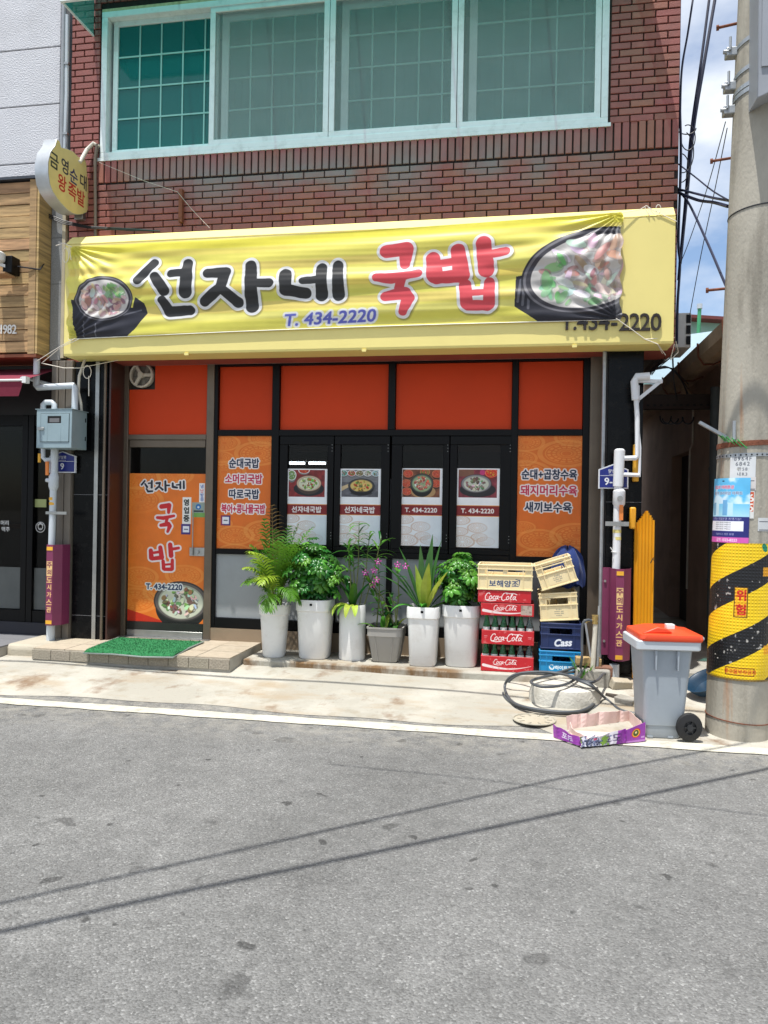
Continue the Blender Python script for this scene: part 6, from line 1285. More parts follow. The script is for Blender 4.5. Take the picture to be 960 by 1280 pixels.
o = MB().box(-.14, .14, 0, .2, 0, .17).build('base_stone', M['oldconcrete'], None, world=False, bevel=.02); o.location = (at(741, 850, -.42)[0], -.44, .06); tag(o, 'rough grey stone under the brick and wood block by the tap', 'stone')
for k, (px_, py_, s_, rz_, rx_, lb) in enumerate(((776, 864, (.17, .10, .075), .4, .25, 'pale broken paving block propped on top of the rubble beside the bin'), (781, 878, (.13, .10, .06), -.5, .1, 'small grey concrete lump under the broken block beside the bin'), (766, 871, (.10, .08, .05), .9, 0, 'dark wet stone at the left foot of the broken block'))):
    x, y = gr(px_, py_, .06); o = MB().box(-s_[0]/2, s_[0]/2, -s_[1]/2, s_[1]/2, -s_[2]/2, s_[2]/2)
    o.v = [(p[0]+random.uniform(-.012, .012), p[1]+random.uniform(-.01, .01), p[2]+random.uniform(-.008, .008)) for p in o.v]; o = o.build('rubble_stone', [M['concrete'], M['oldconcrete'], mat('dark_wet_stone', (70, 62, 54), .8)][k], None, world=False, bevel=.008)
    o.location = (x, y, [.12, .07, .06][k]); o.rotation_euler = (rx_, .1, rz_); tag(o, lb, 'stone')
wd = thing('weed', 'small green weed growing between the blue crate and the tap', 'weed', (.52, -.38, .1))
random.seed(3)
for k in range(16):
    x_, z_ = at(727+random.uniform(-5, 5), 850, -.38); strap(wd, (x_, -.38+random.uniform(-.03, .03), .08), random.random()*6.28, random.uniform(.9, 1.5), random.uniform(.12, .28), .03, .8, L_mid, n=5)
# wheelie bin
bx_, by_ = gr(829, 924, .01); by_ += .17; bn_ = thing('wheelie_bin', 'light grey wheeled bin with an orange lid beside the utility pole', 'bin', (bx_+.01, by_, .012), rz=.10); bn_.scale = (.9, .95, 1.)
M['bin'] = mat('light_grey_bin_plastic', (158, 166, 172), .42, var=.04, scale=6, dirt=.2, dirtc=(120, 122, 120), dscale=5); M['orange'] = mat('orange_lid_plastic', (228, 76, 40), .4, var=.04, dirt=.15, dirtc=(180, 90, 60))
def rrect(x0, x1, y0, y1, r, n=5):
    o = []
    for cx, cy, a0 in ((x1-r, y1-r, 0), (x0+r, y1-r, PI/2), (x0+r, y0+r, PI), (x1-r, y0+r, 1.5*PI)):
        for k in range(n): a = a0+PI/2*k/(n-1); o.append((cx+r*math.cos(a), cy+r*math.sin(a)))
    return o
def loft(secs, m, name, par, cap=True, **k):
    mb = MB(); n = len(secs[0][1]); 
    for z, s_ in secs: mb.v += [(x, y, z) for x, y in s_]
    for i in range(len(secs)-1):
        for j in range(n): j2 = (j+1) % n; mb.f.append((i*n+j, i*n+j2, (i+1)*n+j2, (i+1)*n+j))
    mb.f.append(tuple(reversed(range(n))))
    if cap: mb.f.append(tuple(range((len(secs)-1)*n, len(secs)*n)))
    return mb.build(name, m, par, world=False, smooth=True, **k)
T_ = .655
loft([(0, rrect(-.145, .10, -.15, .15, .03)), (.02, rrect(-.155, .11, -.155, .155, .035)), (.08, rrect(-.155, .12, -.158, .158, .035)), (.085, rrect(-.160, .125, -.163, .163, .035)), (.3, rrect(-.172, .145, -.175, .175, .035)), (T_-.06, rrect(-.195, .175, -.19, .19, .035)), (T_-.055, rrect(-.20, .18, -.195, .195, .035))], M['bin'], 'body', bn_)
loft([(T_-.058, rrect(-.235, .215, -.215, .215, .03)), (T_-.05, rrect(-.245, .225, -.225, .225, .03)), (T_, rrect(-.245, .225, -.225, .225, .03)), (T_+.006, rrect(-.24, .22, -.22, .22, .03))], mat('pale_bin_rim', (190, 196, 200), .42, var=.03), 'rim', bn_)
for x in (-.10, .06): MB().prism([(x-.008, T_-.06), (x+.008, T_-.06), (x+.003, T_-.19), (x-.003, T_-.19)], lambda a, b, t: (a, t, b), -.215, -.175).build('rib', M['bin'], bn_, world=False)
loft([(T_+.004, rrect(-.215, .235, -.23, .23, .035)), (T_+.02, rrect(-.22, .24, -.235, .235, .035)), (T_+.045, rrect(-.215, .235, -.23, .23, .035)), (T_+.055, rrect(-.19, .17, -.19, .19, .05)), (T_+.075, rrect(-.12, .12, -.14, .14, .05))], M['orange'], 'lid', bn_, angle=30)
MB().prism([(-.20, T_+.05), (-.09, T_+.095), (-.02, T_+.085), (.02, T_+.06), (-.1, T_+.055)], lambda a, b, t: (a, t, b), -.20, -.05).build('lid_grip', M['orange'], bn_, world=False, bevel=.006)
MB().box(.00, .06, -.12, -.06, T_+.07, T_+.105).build('white_chip', M['white_plastic'], bn_, world=False, bevel=.004)
MB().tube([(.225, -.16, T_+.01), (.25, -.16, T_+.02), (.25, .16, T_+.02), (.225, .16, T_+.01)], .014, 8).build('handle', M['bin'], bn_, world=False)
MB().tube([(.13, -.18, .09), (.13, .18, .09)], .01, 8).build('axle', M['galv'], bn_, world=False)
for s_ in (-1, 1):
    w = MB(); seg = 30; prof = [(.045, .0), (.07, .004), (.088, .008), (.094, .018), (.094, .034), (.086, .044), (.05, .046)]
    for r, y in prof:
        for k in range(seg): t = 2*PI*k/seg; w.v.append((.145+r*math.cos(t), s_*(.19)-s_*.0+ (s_*(.046-y)), .094+r*math.sin(t)))
    for i in range(len(prof)-1):
        for k in range(seg): k2 = (k+1) % seg; w.f.append((i*seg+k, i*seg+k2, (i+1)*seg+k2, (i+1)*seg+k))
    wh = w.build('wheel', mat('black_rubber', (26, 26, 27), .7, var=.1), bn_, world=False, smooth=True)
    for r0, r1, y0, y1 in ((.05, .05, .012, .03), (.022, .022, .0, .05)):
        MB().tube([(.145, s_*(.19+y0), .094), (.145, s_*(.19+y1), .094)], r0, 20).build('rim' if r0 > .03 else 'hub', mat('dark_plastic_rim', (44, 45, 47), .45), wh, world=False)
    for k in range(6): a = k*PI/3; MB().bar((.145+.02*math.cos(a), s_*.226, .094+.02*math.sin(a)), (.145+.047*math.cos(a), s_*.226, .094+.047*math.sin(a)), .010).build('spoke', mat('dark_plastic_rim'), wh, world=False)
for x in (-.12, .03): MB().box(x-.02, x+.02, -.158, -.12, -.0, .012).build('foot', M['bin'], bn_, world=False)
# crushed fruit box
gx_ = thing('cardboard_box', 'crushed purple grape carton lying open at the kerb in front of the bin', 'box', (.53, -1.5, .02))
def bxp(px, py, z=.012): x, y = gr(px, py, z); return Vector((x, y, z))
BL, BR, FR, FL = bxp(709, 912), bxp(786, 903), bxp(806, 926), bxp(726, 934)
def up(v, h, dx=0, dy=0): return v+Vector((dx, dy, h))
PUR = (146, 62, 158)
pink = mat('pale_pink_card_inside', (216, 186, 178), .85, var=.04); MB().add([BL, BR, FR, FL], [(0, 1, 2, 3)]).build('base', pink, gx_)
def wallsheet(name, P, Q, hp, hq, fn, nu=14, out=(0, -.004), crump=0., base=PUR, lean=(0, 0)):
    L_ = (Q-P).length; cv = Canvas(0, 0, L_, max(hp, hq), .0022, base); fn(cv, L_, max(hp, hq))
    r = random.Random(sum(map(ord, name)) % 99+int(L_*100)); J = [(r.uniform(-1, 1)*crump, r.uniform(-1, 1)*crump) for _ in range(nu+1)]
    def f(x, z):
        u = x/L_; v = z/max(hp, hq); i = min(nu, int(round(u*nu))); h = hp+(hq-hp)*u; q = P.lerp(Q, u); return (q.x+out[0]+lean[0]*v+J[i][0]*v, q.y+out[1]+lean[1]*v+J[i][1]*(.3+v), q.z+h*v+J[i][0]*v*.6)
    return sheet(name, cv, cv.material('carton_print', .5), gx_, f, nu, 3, smooth=False, thick=.003)
def pr_end(cv, L_, H): 
    cv.rect(0, 0, L_, H*.12, (180, 120, 190)); X, Z = L_*.5, H*.56; cv.ellipse(X, Z, .036, .036, (206, 60, 40)); cv.ellipse(X, Z, .029, .029, (236, 190, 60)); cv.ellipse(X, Z, .022, .024, (70, 80, 40)); cv.ellipse(X, Z+.004, .008, .009, (240, 220, 160)); cv.rect(L_*.78, H*.2, L_*.96, H*.3, (226, 200, 230), .6)
def pr_front(cv, L_, H):
    cv.paint((cv.X < L_*.45)*1., (216, 214, 224)); cv.paint((cv.X >= L_*.45)*(cv.X < L_*.78)*1., (196, 190, 196)); r = random.Random(5)
    for k in range(150):
        x = r.choice([L_*.18, L_*.42])+r.gauss(0, .032); z = H*.45+r.gauss(0, .018); cc = r.choice([(54, 56, 84), (80, 84, 120), (40, 40, 60), (110, 120, 150)]); cv.ellipse(x, z, .0065, .0065, cc); cv.ellipse(x-.002, z+.002, .002, .002, (190, 196, 214))
    for k in range(8): cv.ellipse(L_*.5+r.gauss(0, .02), H*.5+r.gauss(0, .02), .016, .008, (140, 180, 70), r.random()*3)
    cv.text('포도', L_*.70, H*.5, .045, (60, 44, 80), bold=.002); cv.ellipse(L_*.33, H*.75, .012, .010, (220, 90, 120))
def pr_in(cv, L_, H): cv.a[:] = np.array((222, 196, 188))/255
def pr_left(cv, L_, H): cv.text('포도', L_*.5, H*.5, .04, (236, 226, 240), bold=.003)
random.seed(4)
wallsheet('back_wall', BL, BR, .10, .09, pr_in, crump=.014); wallsheet('right_wall', BR, FR, .085, .105, pr_in, crump=.004)
cL = FR.lerp(FL, .30); wallsheet('end_panel', cL, FR, .085, .125, pr_end, out=(0, -.006), crump=.002); wallsheet('front_wall', FL, cL, .055, .09, pr_front, out=(0, -.004), crump=.022, nu=16); 
wallsheet('torn_flap', bxp(692, 921), bxp(727, 933), .085, .045, pr_left, crump=.012, nu=8)
wallsheet('inner_flap', BL.lerp(FL, .1), FL.lerp(BR, .12), .06, .03, pr_in, crump=.012, nu=8)
wallsheet('white_flap', bxp(712, 928), bxp(735, 931), .03, .05, pr_front, crump=.012, nu=6, base=(230, 230, 236))
# ------------------------------------------------------------------ utility pole
pole_b = Vector((1.497, -1.33, 0)); lean = Vector((.019, .0, 1)).normalized()
up_ = thing('utility_pole', 'tall concrete utility pole with yellow black warning wrap and pasted notices', 'pole', tuple(pole_b))
def pole_material():
    m = M['poleconc']; t = m.node_tree; l = t.links.new; b = t.nodes['Principled BSDF']; old = b.inputs['Base Color'].links[0].from_socket
    g = N(t, 'ShaderNodeNewGeometry').outputs['Position']; q = N(t, 'ShaderNodeMapping'); q.inputs['Scale'].default_value = (11, 11, .55); l(g, q.inputs['Vector'])
    n = N(t, 'ShaderNodeTexNoise'); n.inputs['Scale'].default_value = 1; n.inputs['Detail'].default_value = 5; l(q.outputs['Vector'], n.inputs['Vector'])
    r = N(t, 'ShaderNodeMapRange'); r.inputs['From Min'].default_value = .56; r.inputs['From Max'].default_value = .70; l(n.outputs['Fac'], r.inputs['Value'])
    sp = N(t, 'ShaderNodeSeparateXYZ'); l(g, sp.inputs[0]); rz = N(t, 'ShaderNodeMapRange'); rz.inputs['From Min'].default_value = 3.2; rz.inputs['From Max'].default_value = 2.2; l(sp.outputs['Z'], rz.inputs['Value'])
    ml = N(t, 'ShaderNodeMath', operation='MULTIPLY'); l(r.outputs[0], ml.inputs[0]); l(rz.outputs[0], ml.inputs[1]); m2 = N(t, 'ShaderNodeMath', operation='MULTIPLY'); l(ml.outputs[0], m2.inputs[0]); m2.inputs[1].default_value = .8
    mm = N(t, 'ShaderNodeMixRGB'); l(m2.outputs[0], mm.inputs['Fac']); l(old, mm.inputs['Color1']); mm.inputs['Color2'].default_value = (*lin((168, 112, 62)), 1)
    q2 = N(t, 'ShaderNodeMapping'); q2.inputs['Scale'].default_value = (7, 7, .8); q2.inputs['Location'].default_value = (3, 1, 2); l(g, q2.inputs['Vector']); n2 = N(t, 'ShaderNodeTexNoise'); n2.inputs['Scale'].default_value = 1.3; n2.inputs['Detail'].default_value = 7; l(q2.outputs['Vector'], n2.inputs['Vector'])
    r2 = N(t, 'ShaderNodeMapRange'); r2.inputs['From Min'].default_value = .52; r2.inputs['From Max'].default_value = .68; r2.inputs['To Max'].default_value = .6; l(n2.outputs['Fac'], r2.inputs['Value'])
    m3 = N(t, 'ShaderNodeMixRGB'); l(r2.outputs[0], m3.inputs['Fac']); l(mm.outputs['Color'], m3.inputs['Color1']); m3.inputs['Color2'].default_value = (*lin((112, 106, 94)), 1)
    l(m3.outputs['Color'], b.inputs['Base Color']); return m
def pr_(z): return .208-.008*z
def pc(z): return pole_b+lean*z
nv_ = Vector((-pole_b.x, -CAM_D-pole_b.y, 0)).normalized(); tv = Vector((-nv_.y, nv_.x, 0))
if tv.dot(Vector((1, 0, 0))) < 0: tv = -tv
def pp3(th, z, e=0.): c_ = pc(z); r = pr_(z)+e; q = c_+nv_*math.cos(th)*r+tv*math.sin(th)*r; return (q.x, q.y, z)
MB().tube([pc(z) for z in (-.05, .5, 1.5, 3, 5, 7, 9, 10)], [pr_(z) for z in (-.05, .5, 1.5, 3, 5, 7, 9, 10)], 40).build('shaft', pole_material(), up_, smooth=True)
def axpx(z):     # photograph column of the axis at height z
    q = pc(z)-Vector((0, -CAM_D, CAM_H)); F = _f; xr = q.dot(Vector((math.cos(CAM_A), math.sin(CAM_A), 0))); dep = q.dot(F); yr = -q.z/dep*CAM_F; xr = xr/dep*CAM_F; return 480+xr*math.cos(CAM_R)-yr*math.sin(CAM_R), 640+xr*math.sin(CAM_R)+yr*math.cos(CAM_R), dep
def zpx(py, it=12):
    z = 1.
    for _ in range(it): _, y, dep = axpx(z); z += (y-py)/CAM_F*(dep-.2)
    return z
def thpx(px, z): ax, _, dep = axpx(z); return math.asin(max(-.999, min(.999, (px-ax)/(pr_(z)/dep*CAM_F))))
def polesheet(name, x0, y0, x1, y1, fn, base, res=.002, e=.004, nu=14, label=None, wrap=False, mt=None):
    z0, z1 = zpx(y1), zpx(y0); t0, t1 = (-PI, PI) if wrap else (thpx(x0, (z0+z1)/2), thpx(x1, (z0+z1)/2)); r = pr_((z0+z1)/2); w = (t1-t0)*r
    cv = Canvas(t0*r, z0, t1*r, z1, res, base); fn(cv); o = sheet(name, cv, mt(cv) if mt else cv.material('pole_notice_print', .5, wear=.08), up_, lambda x, z: pp3(x/r, z, e+.001*math.sin(x*40)*(not wrap)), nu, 2 if not wrap else 4, thick=.0 if wrap else .0)
    if label: o['label'] = label
    return o
def wrapfn(cv):
    r = pr_(.8); th = cv.X/r; a = (cv.Z-cv.z0-.37*(th+PI/2)/PI)/.42; a = a-np.floor(a); ph = .10; a = (a+ph) % 1.
    cv.a[:] = np.array((240, 200, 24))/255; cv.paint(((a > .0)&(a < .46))*1., (24, 24, 26)); n_ = cv.noise(45, 8, 3); blk = ((a > .0)&(a < .46)); cv.paint(np.clip((n_-.70)*16, 0, 1)*blk, (196, 192, 182), .8)
    lo = cv.Z < cv.z0+.012; cv.paint(lo*1., (120, 96, 40))
    z0 = zpx(768); z1 = zpx(731); x0 = thpx(918, z0)*r; x1 = thpx(933, z0)*r; cv.rect(x0, z0, x1, z1, (90, 60, 10)); cv.rect(x0+.006, z0+.006, x1-.006, z1-.006, (236, 176, 20)); 
    for q, ch_ in enumerate('위험'): cv.text(ch_, (x0+x1)/2, z1-(z1-z0)*(.27+.46*q), .068, (196, 36, 20), bold=.004)
    z0 = zpx(838); z1 = zpx(828); x0 = thpx(909, z0)*r; x1 = thpx(940, z0)*r; cv.rect(x0, z0, x1, z1, (120, 50, 10)); cv.rect(x0+.005, z0+.005, x1-.005, z1-.005, (236, 186, 24)); cv.text('광고물부착금지', (x0+x1)/2, (z0+z1)/2, .026, (190, 50, 20), bold=.002, wx=1.05)
    for (xx1, yy1, sz) in ((950, 683, .02),): z0 = zpx(yy1); cv.ellipse(thpx(952, z0)*r, z0, .018, .03, (20, 130, 96), .4)
    for yy1 in (712, 806): z0 = zpx(yy1); cv.rect(thpx(950, z0)*r, z0-.03, thpx(957, z0)*r+.03, z0+.03, (232, 160, 20), .9)
def wrapmat(cv):
    m = cv.material('warning_wrap_print', .35, .5, wear=.08); t = m.node_tree; l = t.links.new; b = t.nodes['Principled BSDF']; tcx = N(t, 'ShaderNodeTexCoord'); mpn = N(t, 'ShaderNodeMapping'); mpn.inputs['Scale'].default_value = (60, 42, 1); l(tcx.outputs['UV'], mpn.inputs['Vector'])
    vo = N(t, 'ShaderNodeTexVoronoi'); vo.inputs['Scale'].default_value = 1; vo.inputs['Randomness'].default_value = 0; vo.voronoi_dimensions = '2D'; l(mpn.outputs['Vector'], vo.inputs['Vector']); mr = N(t, 'ShaderNodeMapRange'); mr.inputs['From Min'].default_value = .38; mr.inputs['From Max'].default_value = .1; l(vo.outputs['Distance'], mr.inputs['Value'])
    bp = N(t, 'ShaderNodeBump'); bp.inputs['Distance'].default_value = .004; bp.inputs['Strength'].default_value = .6; l(mr.outputs[0], bp.inputs['Height']); l(bp.outputs['Normal'], b.inputs['Normal']); return m
polesheet('warning_wrap', 0, 678, 0, 844, wrapfn, (240, 200, 24), e=.006, nu=64, wrap=True, mt=wrapmat, label='yellow and black diagonal striped embossed wrap')
def post1(cv):
    x0, x1, z0, z1 = cv.x0, cv.x1, cv.z0, cv.z1; w, h = x1-x0, z1-z0; v = (cv.Z-z0)/h
    cv.paint(np.clip(1-abs(v-.75)*.9, 0, 1), (96, 186, 232)); cv.paint((v > .40)*np.clip((.66-v)*4, 0, 1), (176, 224, 240)); cv.paint((v > .4)*np.clip((cv.noise(14, 3)-.55)*6, 0, 1)*(v > .6), (236, 244, 250), .8)
    for u, hh_, c_ in ((.14, .62, (120, 170, 200)), (.24, .66, (200, 230, 240)), (.46, .66, (110, 170, 214)), (.58, .62, (190, 226, 240))): cv.rect(x0+u*w, z0+.42*h, x0+(u+.11)*w, z0+hh_*h, c_)
    cv.rect(x0, z0+.08*h, x1, z0+.40*h, (40, 44, 116)); cv.rect(x0+.02*w, z0+.18*h, x0+.9*w, z0+.335*h, (236, 238, 242)); cv.rect(x0, z0, x1, z0+.085*h, (214, 96, 178))
    cv.text('최고의 미래환경', x0+.42*w, z0+.86*h, .024, (208, 60, 96), bold=.002, outline=.003); cv.text('대단지 프리미엄 아파트', x0+.5*w, z0+.765*h, .022, (40, 60, 110), bold=.0015, outline=.003); cv.text('선착순 특별분양 계약가능!', x0+.5*w, z0+.368*h, .019, (240, 240, 244), bold=.001)
    for q in range(4): cv.text('분양문의 전화상담 주택홍보관', x0+.46*w, z0+(.31-.033*q)*h, .0095, (60, 60, 70))
    cv.text('문의 1522-8223', x0+.55*w, z0+.043*h, .022, (250, 240, 250), bold=.002); cv.text('모델하우스 방문 환영', x0+.5*w, z0+.13*h, .015, (230, 230, 240)); cv.ellipse(x0+.45*w, z0+.955*h, .01, .004, (30, 40, 60))
def post2(cv):
    w, h = cv.x1-cv.x0, cv.z1-cv.z0
    for q, tx in enumerate(('8964F', '6842', '판58', '내R3')): cv.text(tx, cv.x0+.5*w, cv.z0+(.78-.2*q)*h, .026, (60, 66, 76), bold=.001, space=1.25)
    cv.rect(cv.x0, cv.z1-.01, cv.x0+.015, cv.z1, (160, 160, 150)); cv.paint(np.clip((cv.noise(30, 2)-.7)*8, 0, 1), (168, 164, 150))
def post3(cv): w, h = cv.x1-cv.x0, cv.z1-cv.z0; cv.rect(cv.x0, cv.z0+.25*h, cv.x1-.004, cv.z1-.006, (206, 84, 44)); cv.text('5', cv.x0+.6*w, cv.z0+.4*h, .05, (240, 236, 230), bold=.003); cv.text('6', cv.x0+.6*w, cv.z0+.75*h, .05, (240, 236, 230), bold=.003)
def post4(cv): w, h = cv.x1-cv.x0, cv.z1-cv.z0; cv.rect(cv.x0+.1*w, cv.z0+.68*h, cv.x0+.8*w, cv.z0+.74*h, (80, 80, 90)); cv.rect(cv.x0+.1*w, cv.z0+.04*h, cv.x0+.9*w, cv.z0+.12*h, (110, 110, 116))
polesheet('number_notice', 915, 569, 943, 600, post2, (214, 216, 216), e=.002, label='white paper notice with spaced grey digits'); polesheet('orange_sticker', 932, 615, 941, 648, post3, (224, 224, 220), e=.0025); polesheet('small_paper', 945, 647, 958, 663, post4, (206, 208, 208), e=.002)
polesheet('white_slip', 934, 598, 943, 614, post4, (216, 210, 206), e=.0022); polesheet('blue_advert', 889, 599, 936, 678, post1, (120, 200, 236), e=.008, label='blue and pink apartment advert with a phone number')
def band(name, py, h, e, m, tilt=0., t0=-PI, t1=PI):
    z = zpx(py); n = 40; vs = []; fs = []
    for k in range(n+1):
        th = t0+(t1-t0)*k/n; zz_ = z+tilt*math.sin(th); vs += [pp3(th, zz_-h/2, 0.0), pp3(th, zz_-h/2, e), pp3(th, zz_+h/2, e), pp3(th, zz_+h/2, 0.)]
    for k in range(n):
        a = 4*k; fs += [(a+i, a+(i+1) % 4, a+4+(i+1) % 4, a+4+i) for i in range(4)]
    return MB().add(vs, fs).build(name, m, up_)
band('rusty_strap', 557, .035, .006, M['rust'], .01); band('perforated_strap', 571, .024, .004, M['galv'], .005)
for th in [k*.17-1.4 for k in range(17)]:
    p = pp3(th, zpx(571)+.005*math.sin(th), .0045); MB().tube([Vector(p), Vector(p)+(Vector(p)-pc(p[2]))*.004], .006, 6).build('strap_hole', M['dark'], up_)
for py in (56, 92, 113, 120): band('steel_band', py, .03, .006, M['galv'], .03)
band('black_strap', 268, .008, .004, M['cable'], .02); band('wire_tie', 895, .006, .004, M['rust'], -.012)
for (px_, py_) in ((911, 63), (908, 106), (905, 136)):
    z = zpx(py_); p = Vector(pp3(-1.45, z, .0)); o = MB().box(p.x-.07, p.x+.03, p.y-.05, p.y+.02, z-.03, z+.03).build('clamp', M['galv'], up_, bevel=.006); MB().tube([(p.x-.09, p.y-.04, z), (p.x-.05, p.y-.04, z)], .014, 6).build('bolt_head', M['galv'], up_); MB().tube([(p.x-.05, p.y-.06, z+.0), (p.x-.05, p.y-.06, z+.09)], .009, 6).build('bolt_rod', M['galv'], up_)
for py_, L_ in ((23, .13), (193, .13), (358, .12)):
    z = zpx(py_); p = Vector(pp3(-1.5, z, -.01)); q = p-tv*L_; o = MB().tube([p, q], .010, 8).build('climbing_bolt', M['rust'], up_); MB().tube([q-tv*.012, q+tv*.006], .019, 8).build('bolt_head', M['rust'], up_)
z = zpx(548); p = Vector(pp3(-.85, z, .02)); MB().bar(p-tv*.16+Vector((0, -.05, .10)), p+Vector((.02, 0, 0)), .03, .02).build('broken_tube', M['galv'], up_); p2 = Vector(pp3(-.45, zpx(545), .015)); MB().tube([p2+Vector((0, -.01, -.04)), p2+Vector((0, -.01, .085))], .012, 8).build('short_tube', M['galv'], up_)
for k in range(5): q = Vector(pp3(-.9+.18*k, zpx(550+k*2), .012)); MB().bar(q+Vector((-.03, -.005, .03)), q+Vector((.03, -.005, -.03)), .016, .004).build('green_tape', mat('green_plastic_tape', (70, 170, 90), .4), up_)
# rust runs down the concrete
def runs(cv):
    pass
# grey equipment cabinet high on the pole
cb = MB(); c0_ = pc(4.9); 
cab = thing('pole_cabinet', 'pale grey metal equipment cabinet strapped high on the utility pole', 'cabinet', (c0_.x+.2, c0_.y, 4.4)); xa = at(947, 100, -1.66)[0]; zb = at(926, 128, -1.62)[1]
MB().prism([(xa, zb), (xa+.30, zb+.13), (xa+.30, zb+1.6), (xa, zb+1.6)], lambda a, b, t: (a, t, b), -1.66, -1.18).build('housing', mat('pale_grey_cabinet_paint', (150, 154, 160), .45, var=.05, dirt=.2), cab, bevel=.006); MB().box(xa+.02, xa+.28, -1.672, -1.66, zb+.2, zb+1.5).build('door', mat('pale_grey_cabinet_paint'), cab)
for zz_ in (zb+.1, zb+.5): MB().bar((xa+.02, -1.3, zz_), (c0_.x, -1.3, zz_), .04).build('mounting_arm', M['galv'], cab)

# ------------------------------------------------------------------ overhead cables (their shadows cross the road) and cables in the sky gap
def ground_cable(pts, h0, h1, r, label, ext=6):
    P = []
    for i, (x, y) in enumerate(pts):
        g = gr(x, y, 0.); h = h0+(h1-h0)*i/(len(pts)-1); P.append(Vector((g[0]-.5*h/4.3, g[1]-h/4.3, h)))
    a = P[0]+(P[0]-P[1])*ext; o = MB().tube([a]+P+([P[-1]+(P[-1]-P[-2])*3]), r, 8).build('overhead_cable', M['cable']); tag(o, label, 'cable', 'overhead street cables')
ground_cable([(0, 1129), (240, 1076), (480, 1022), (700, 973), (855, 944)], 4.9, 4.7, .012, 'overhead cable casting the upper diagonal shadow on the road'); ground_cable([(0, 1165), (240, 1112), (480, 1063), (720, 1012), (960, 961)], 4.9, 4.7, .017, 'overhead cable casting the lower diagonal shadow on the road')
ground_cable([(0, 834), (340, 857), (620, 876), (960, 905)], 5.6, 5.6, .02, 'overhead cable casting a thin shadow along the pale pavement'); ground_cable([(480, 962), (600, 974), (740, 992)], 4.8, 4.8, .006, 'thin overhead wire casting the faint short shadow on the road', .6)
def wire(label, pts, r=.012, m='bluecable', group='cables between the building corner and the pole', sp=True):
    P = [A3(x, y, Y) for x, y, Y in pts]; o = MB().tube(spline(P, 8) if sp else P, r, 6).build('sky_cable', M[m], smooth=True); tag(o, label, 'cable', group)
wire('thick cable running steeply down beside the brick corner, right strand', [(897, -20, .6), (880, 80, .5), (867, 160, .5), (858, 250, .4), (850, 330, .4)], .016)
wire('thick cable running steeply down beside the brick corner, middle strand', [(889, -20, .6), (876, 80, .5), (864, 165, .5), (856, 260, .4), (848, 350, .4)], .013)
wire('thin cable nearest the brick corner at the top of the sky gap', [(869, -20, .6), (860, 40, .5), (852, 90, .4), (850, 160, .3)], .010)
wire('upper horizontal cable from the corner to the pole', [(846, 236, .2), (870, 242, -.2), (890, 247, -.7), (912, 251, -1.2)], .010); wire('lower sagging cable from the corner to the pole', [(846, 240, .2), (872, 250, -.2), (892, 253, -.7), (910, 258, -1.2)], .013); wire('thin cable descending from the corner to the pole above the bundle', [(848, 205, .2), (870, 222, -.2), (890, 238, -.7), (910, 250, -1.2)], .006)
wire('diagonal cable crossing from the corner down to the pole', [(848, 238, .2), (862, 256, 0), (885, 305, -.6), (903, 347, -1.15), (914, 372, -1.3)], .010); wire('hair thin wire crossing the sky, left one', [(907, 152, -1.2), (885, 232, -.6), (862, 300, 0), (850, 330, .2)], .0035, 'cable'); wire('hair thin wire crossing the sky, right one', [(909, 160, -1.2), (893, 240, -.6), (876, 320, 0), (862, 395, .5)], .0035, 'cable')
lpn = thing('cable_tangle', 'tangled loops of thin black cable at the brick corner', 'cable', (1.33, .2, 4.5))
for cx_, cy_, rx_, ry_, a0_, a1_ in ((860, 172, 9, 16, -2, 3), (853, 190, 14, 26, -1.2, 1.8), (851, 210, 10, 18, -1.5, 1.5), (858, 160, 12, 8, 0, 3.2), (853, 225, 8, 14, -1, 2.4)): MB().tube(loop(cx_, cy_, rx_, ry_, .22, 18, a0_, a1_), .005, 5).build('loop', M['cable'], lpn, smooth=True)
MB().tube(spline([A3(850, 140, .2), A3(851, 200, .2), A3(848, 300, .2), A3(850, 330, .22), A3(847, 380, .2), A3(846, 430, .2)], 6), .012, 6).build('corner_bundle', M['bluecable'], lpn, smooth=True)
wt = thing('cable_bundle', 'bundle of thin black wires sagging under the building corner above the alley', 'cable', (1.2, .3, 2.8))
random.seed(9)
for k in range(9):
    x0 = 833+random.uniform(-6, 8); x1 = 818+random.uniform(-4, 6); MB().tube(spline([A3(x0, 434, .25), A3(x0-3+random.uniform(-4, 8), 448+random.uniform(-4, 6), .35), A3(x1+random.uniform(-4, 4), 461+random.uniform(-3, 4), .5), A3(x1-8, 470+random.uniform(-8, 8), .7)], 6), .004, 5).build('wire', M['cable'], wt)
for k in range(4): MB().tube(spline([A3(818, 462, .5), A3(832+k*3, 458+k, .9), A3(848+k*2, 468+k*4, 1.6), A3(860, 480+k*6, 2.2)], 6), .006, 5).build('wire', M['cable'], wt)
for cx_, cy_, rx_, ry_ in ((838, 523, 10, 7), (846, 522, 8, 8), (860, 521, 7, 9), (832, 520, 7, 10)): MB().tube(loop(cx_, cy_, rx_, ry_, 1.9, 18, 0, PI), .008, 5).build('loop', M['cable'], wt)
MB().tube([A3(840, 430, .3), A3(842, 475, .6), A3(846, 500, 1.2)], .008, 5).build('wire', M['cable'], wt)
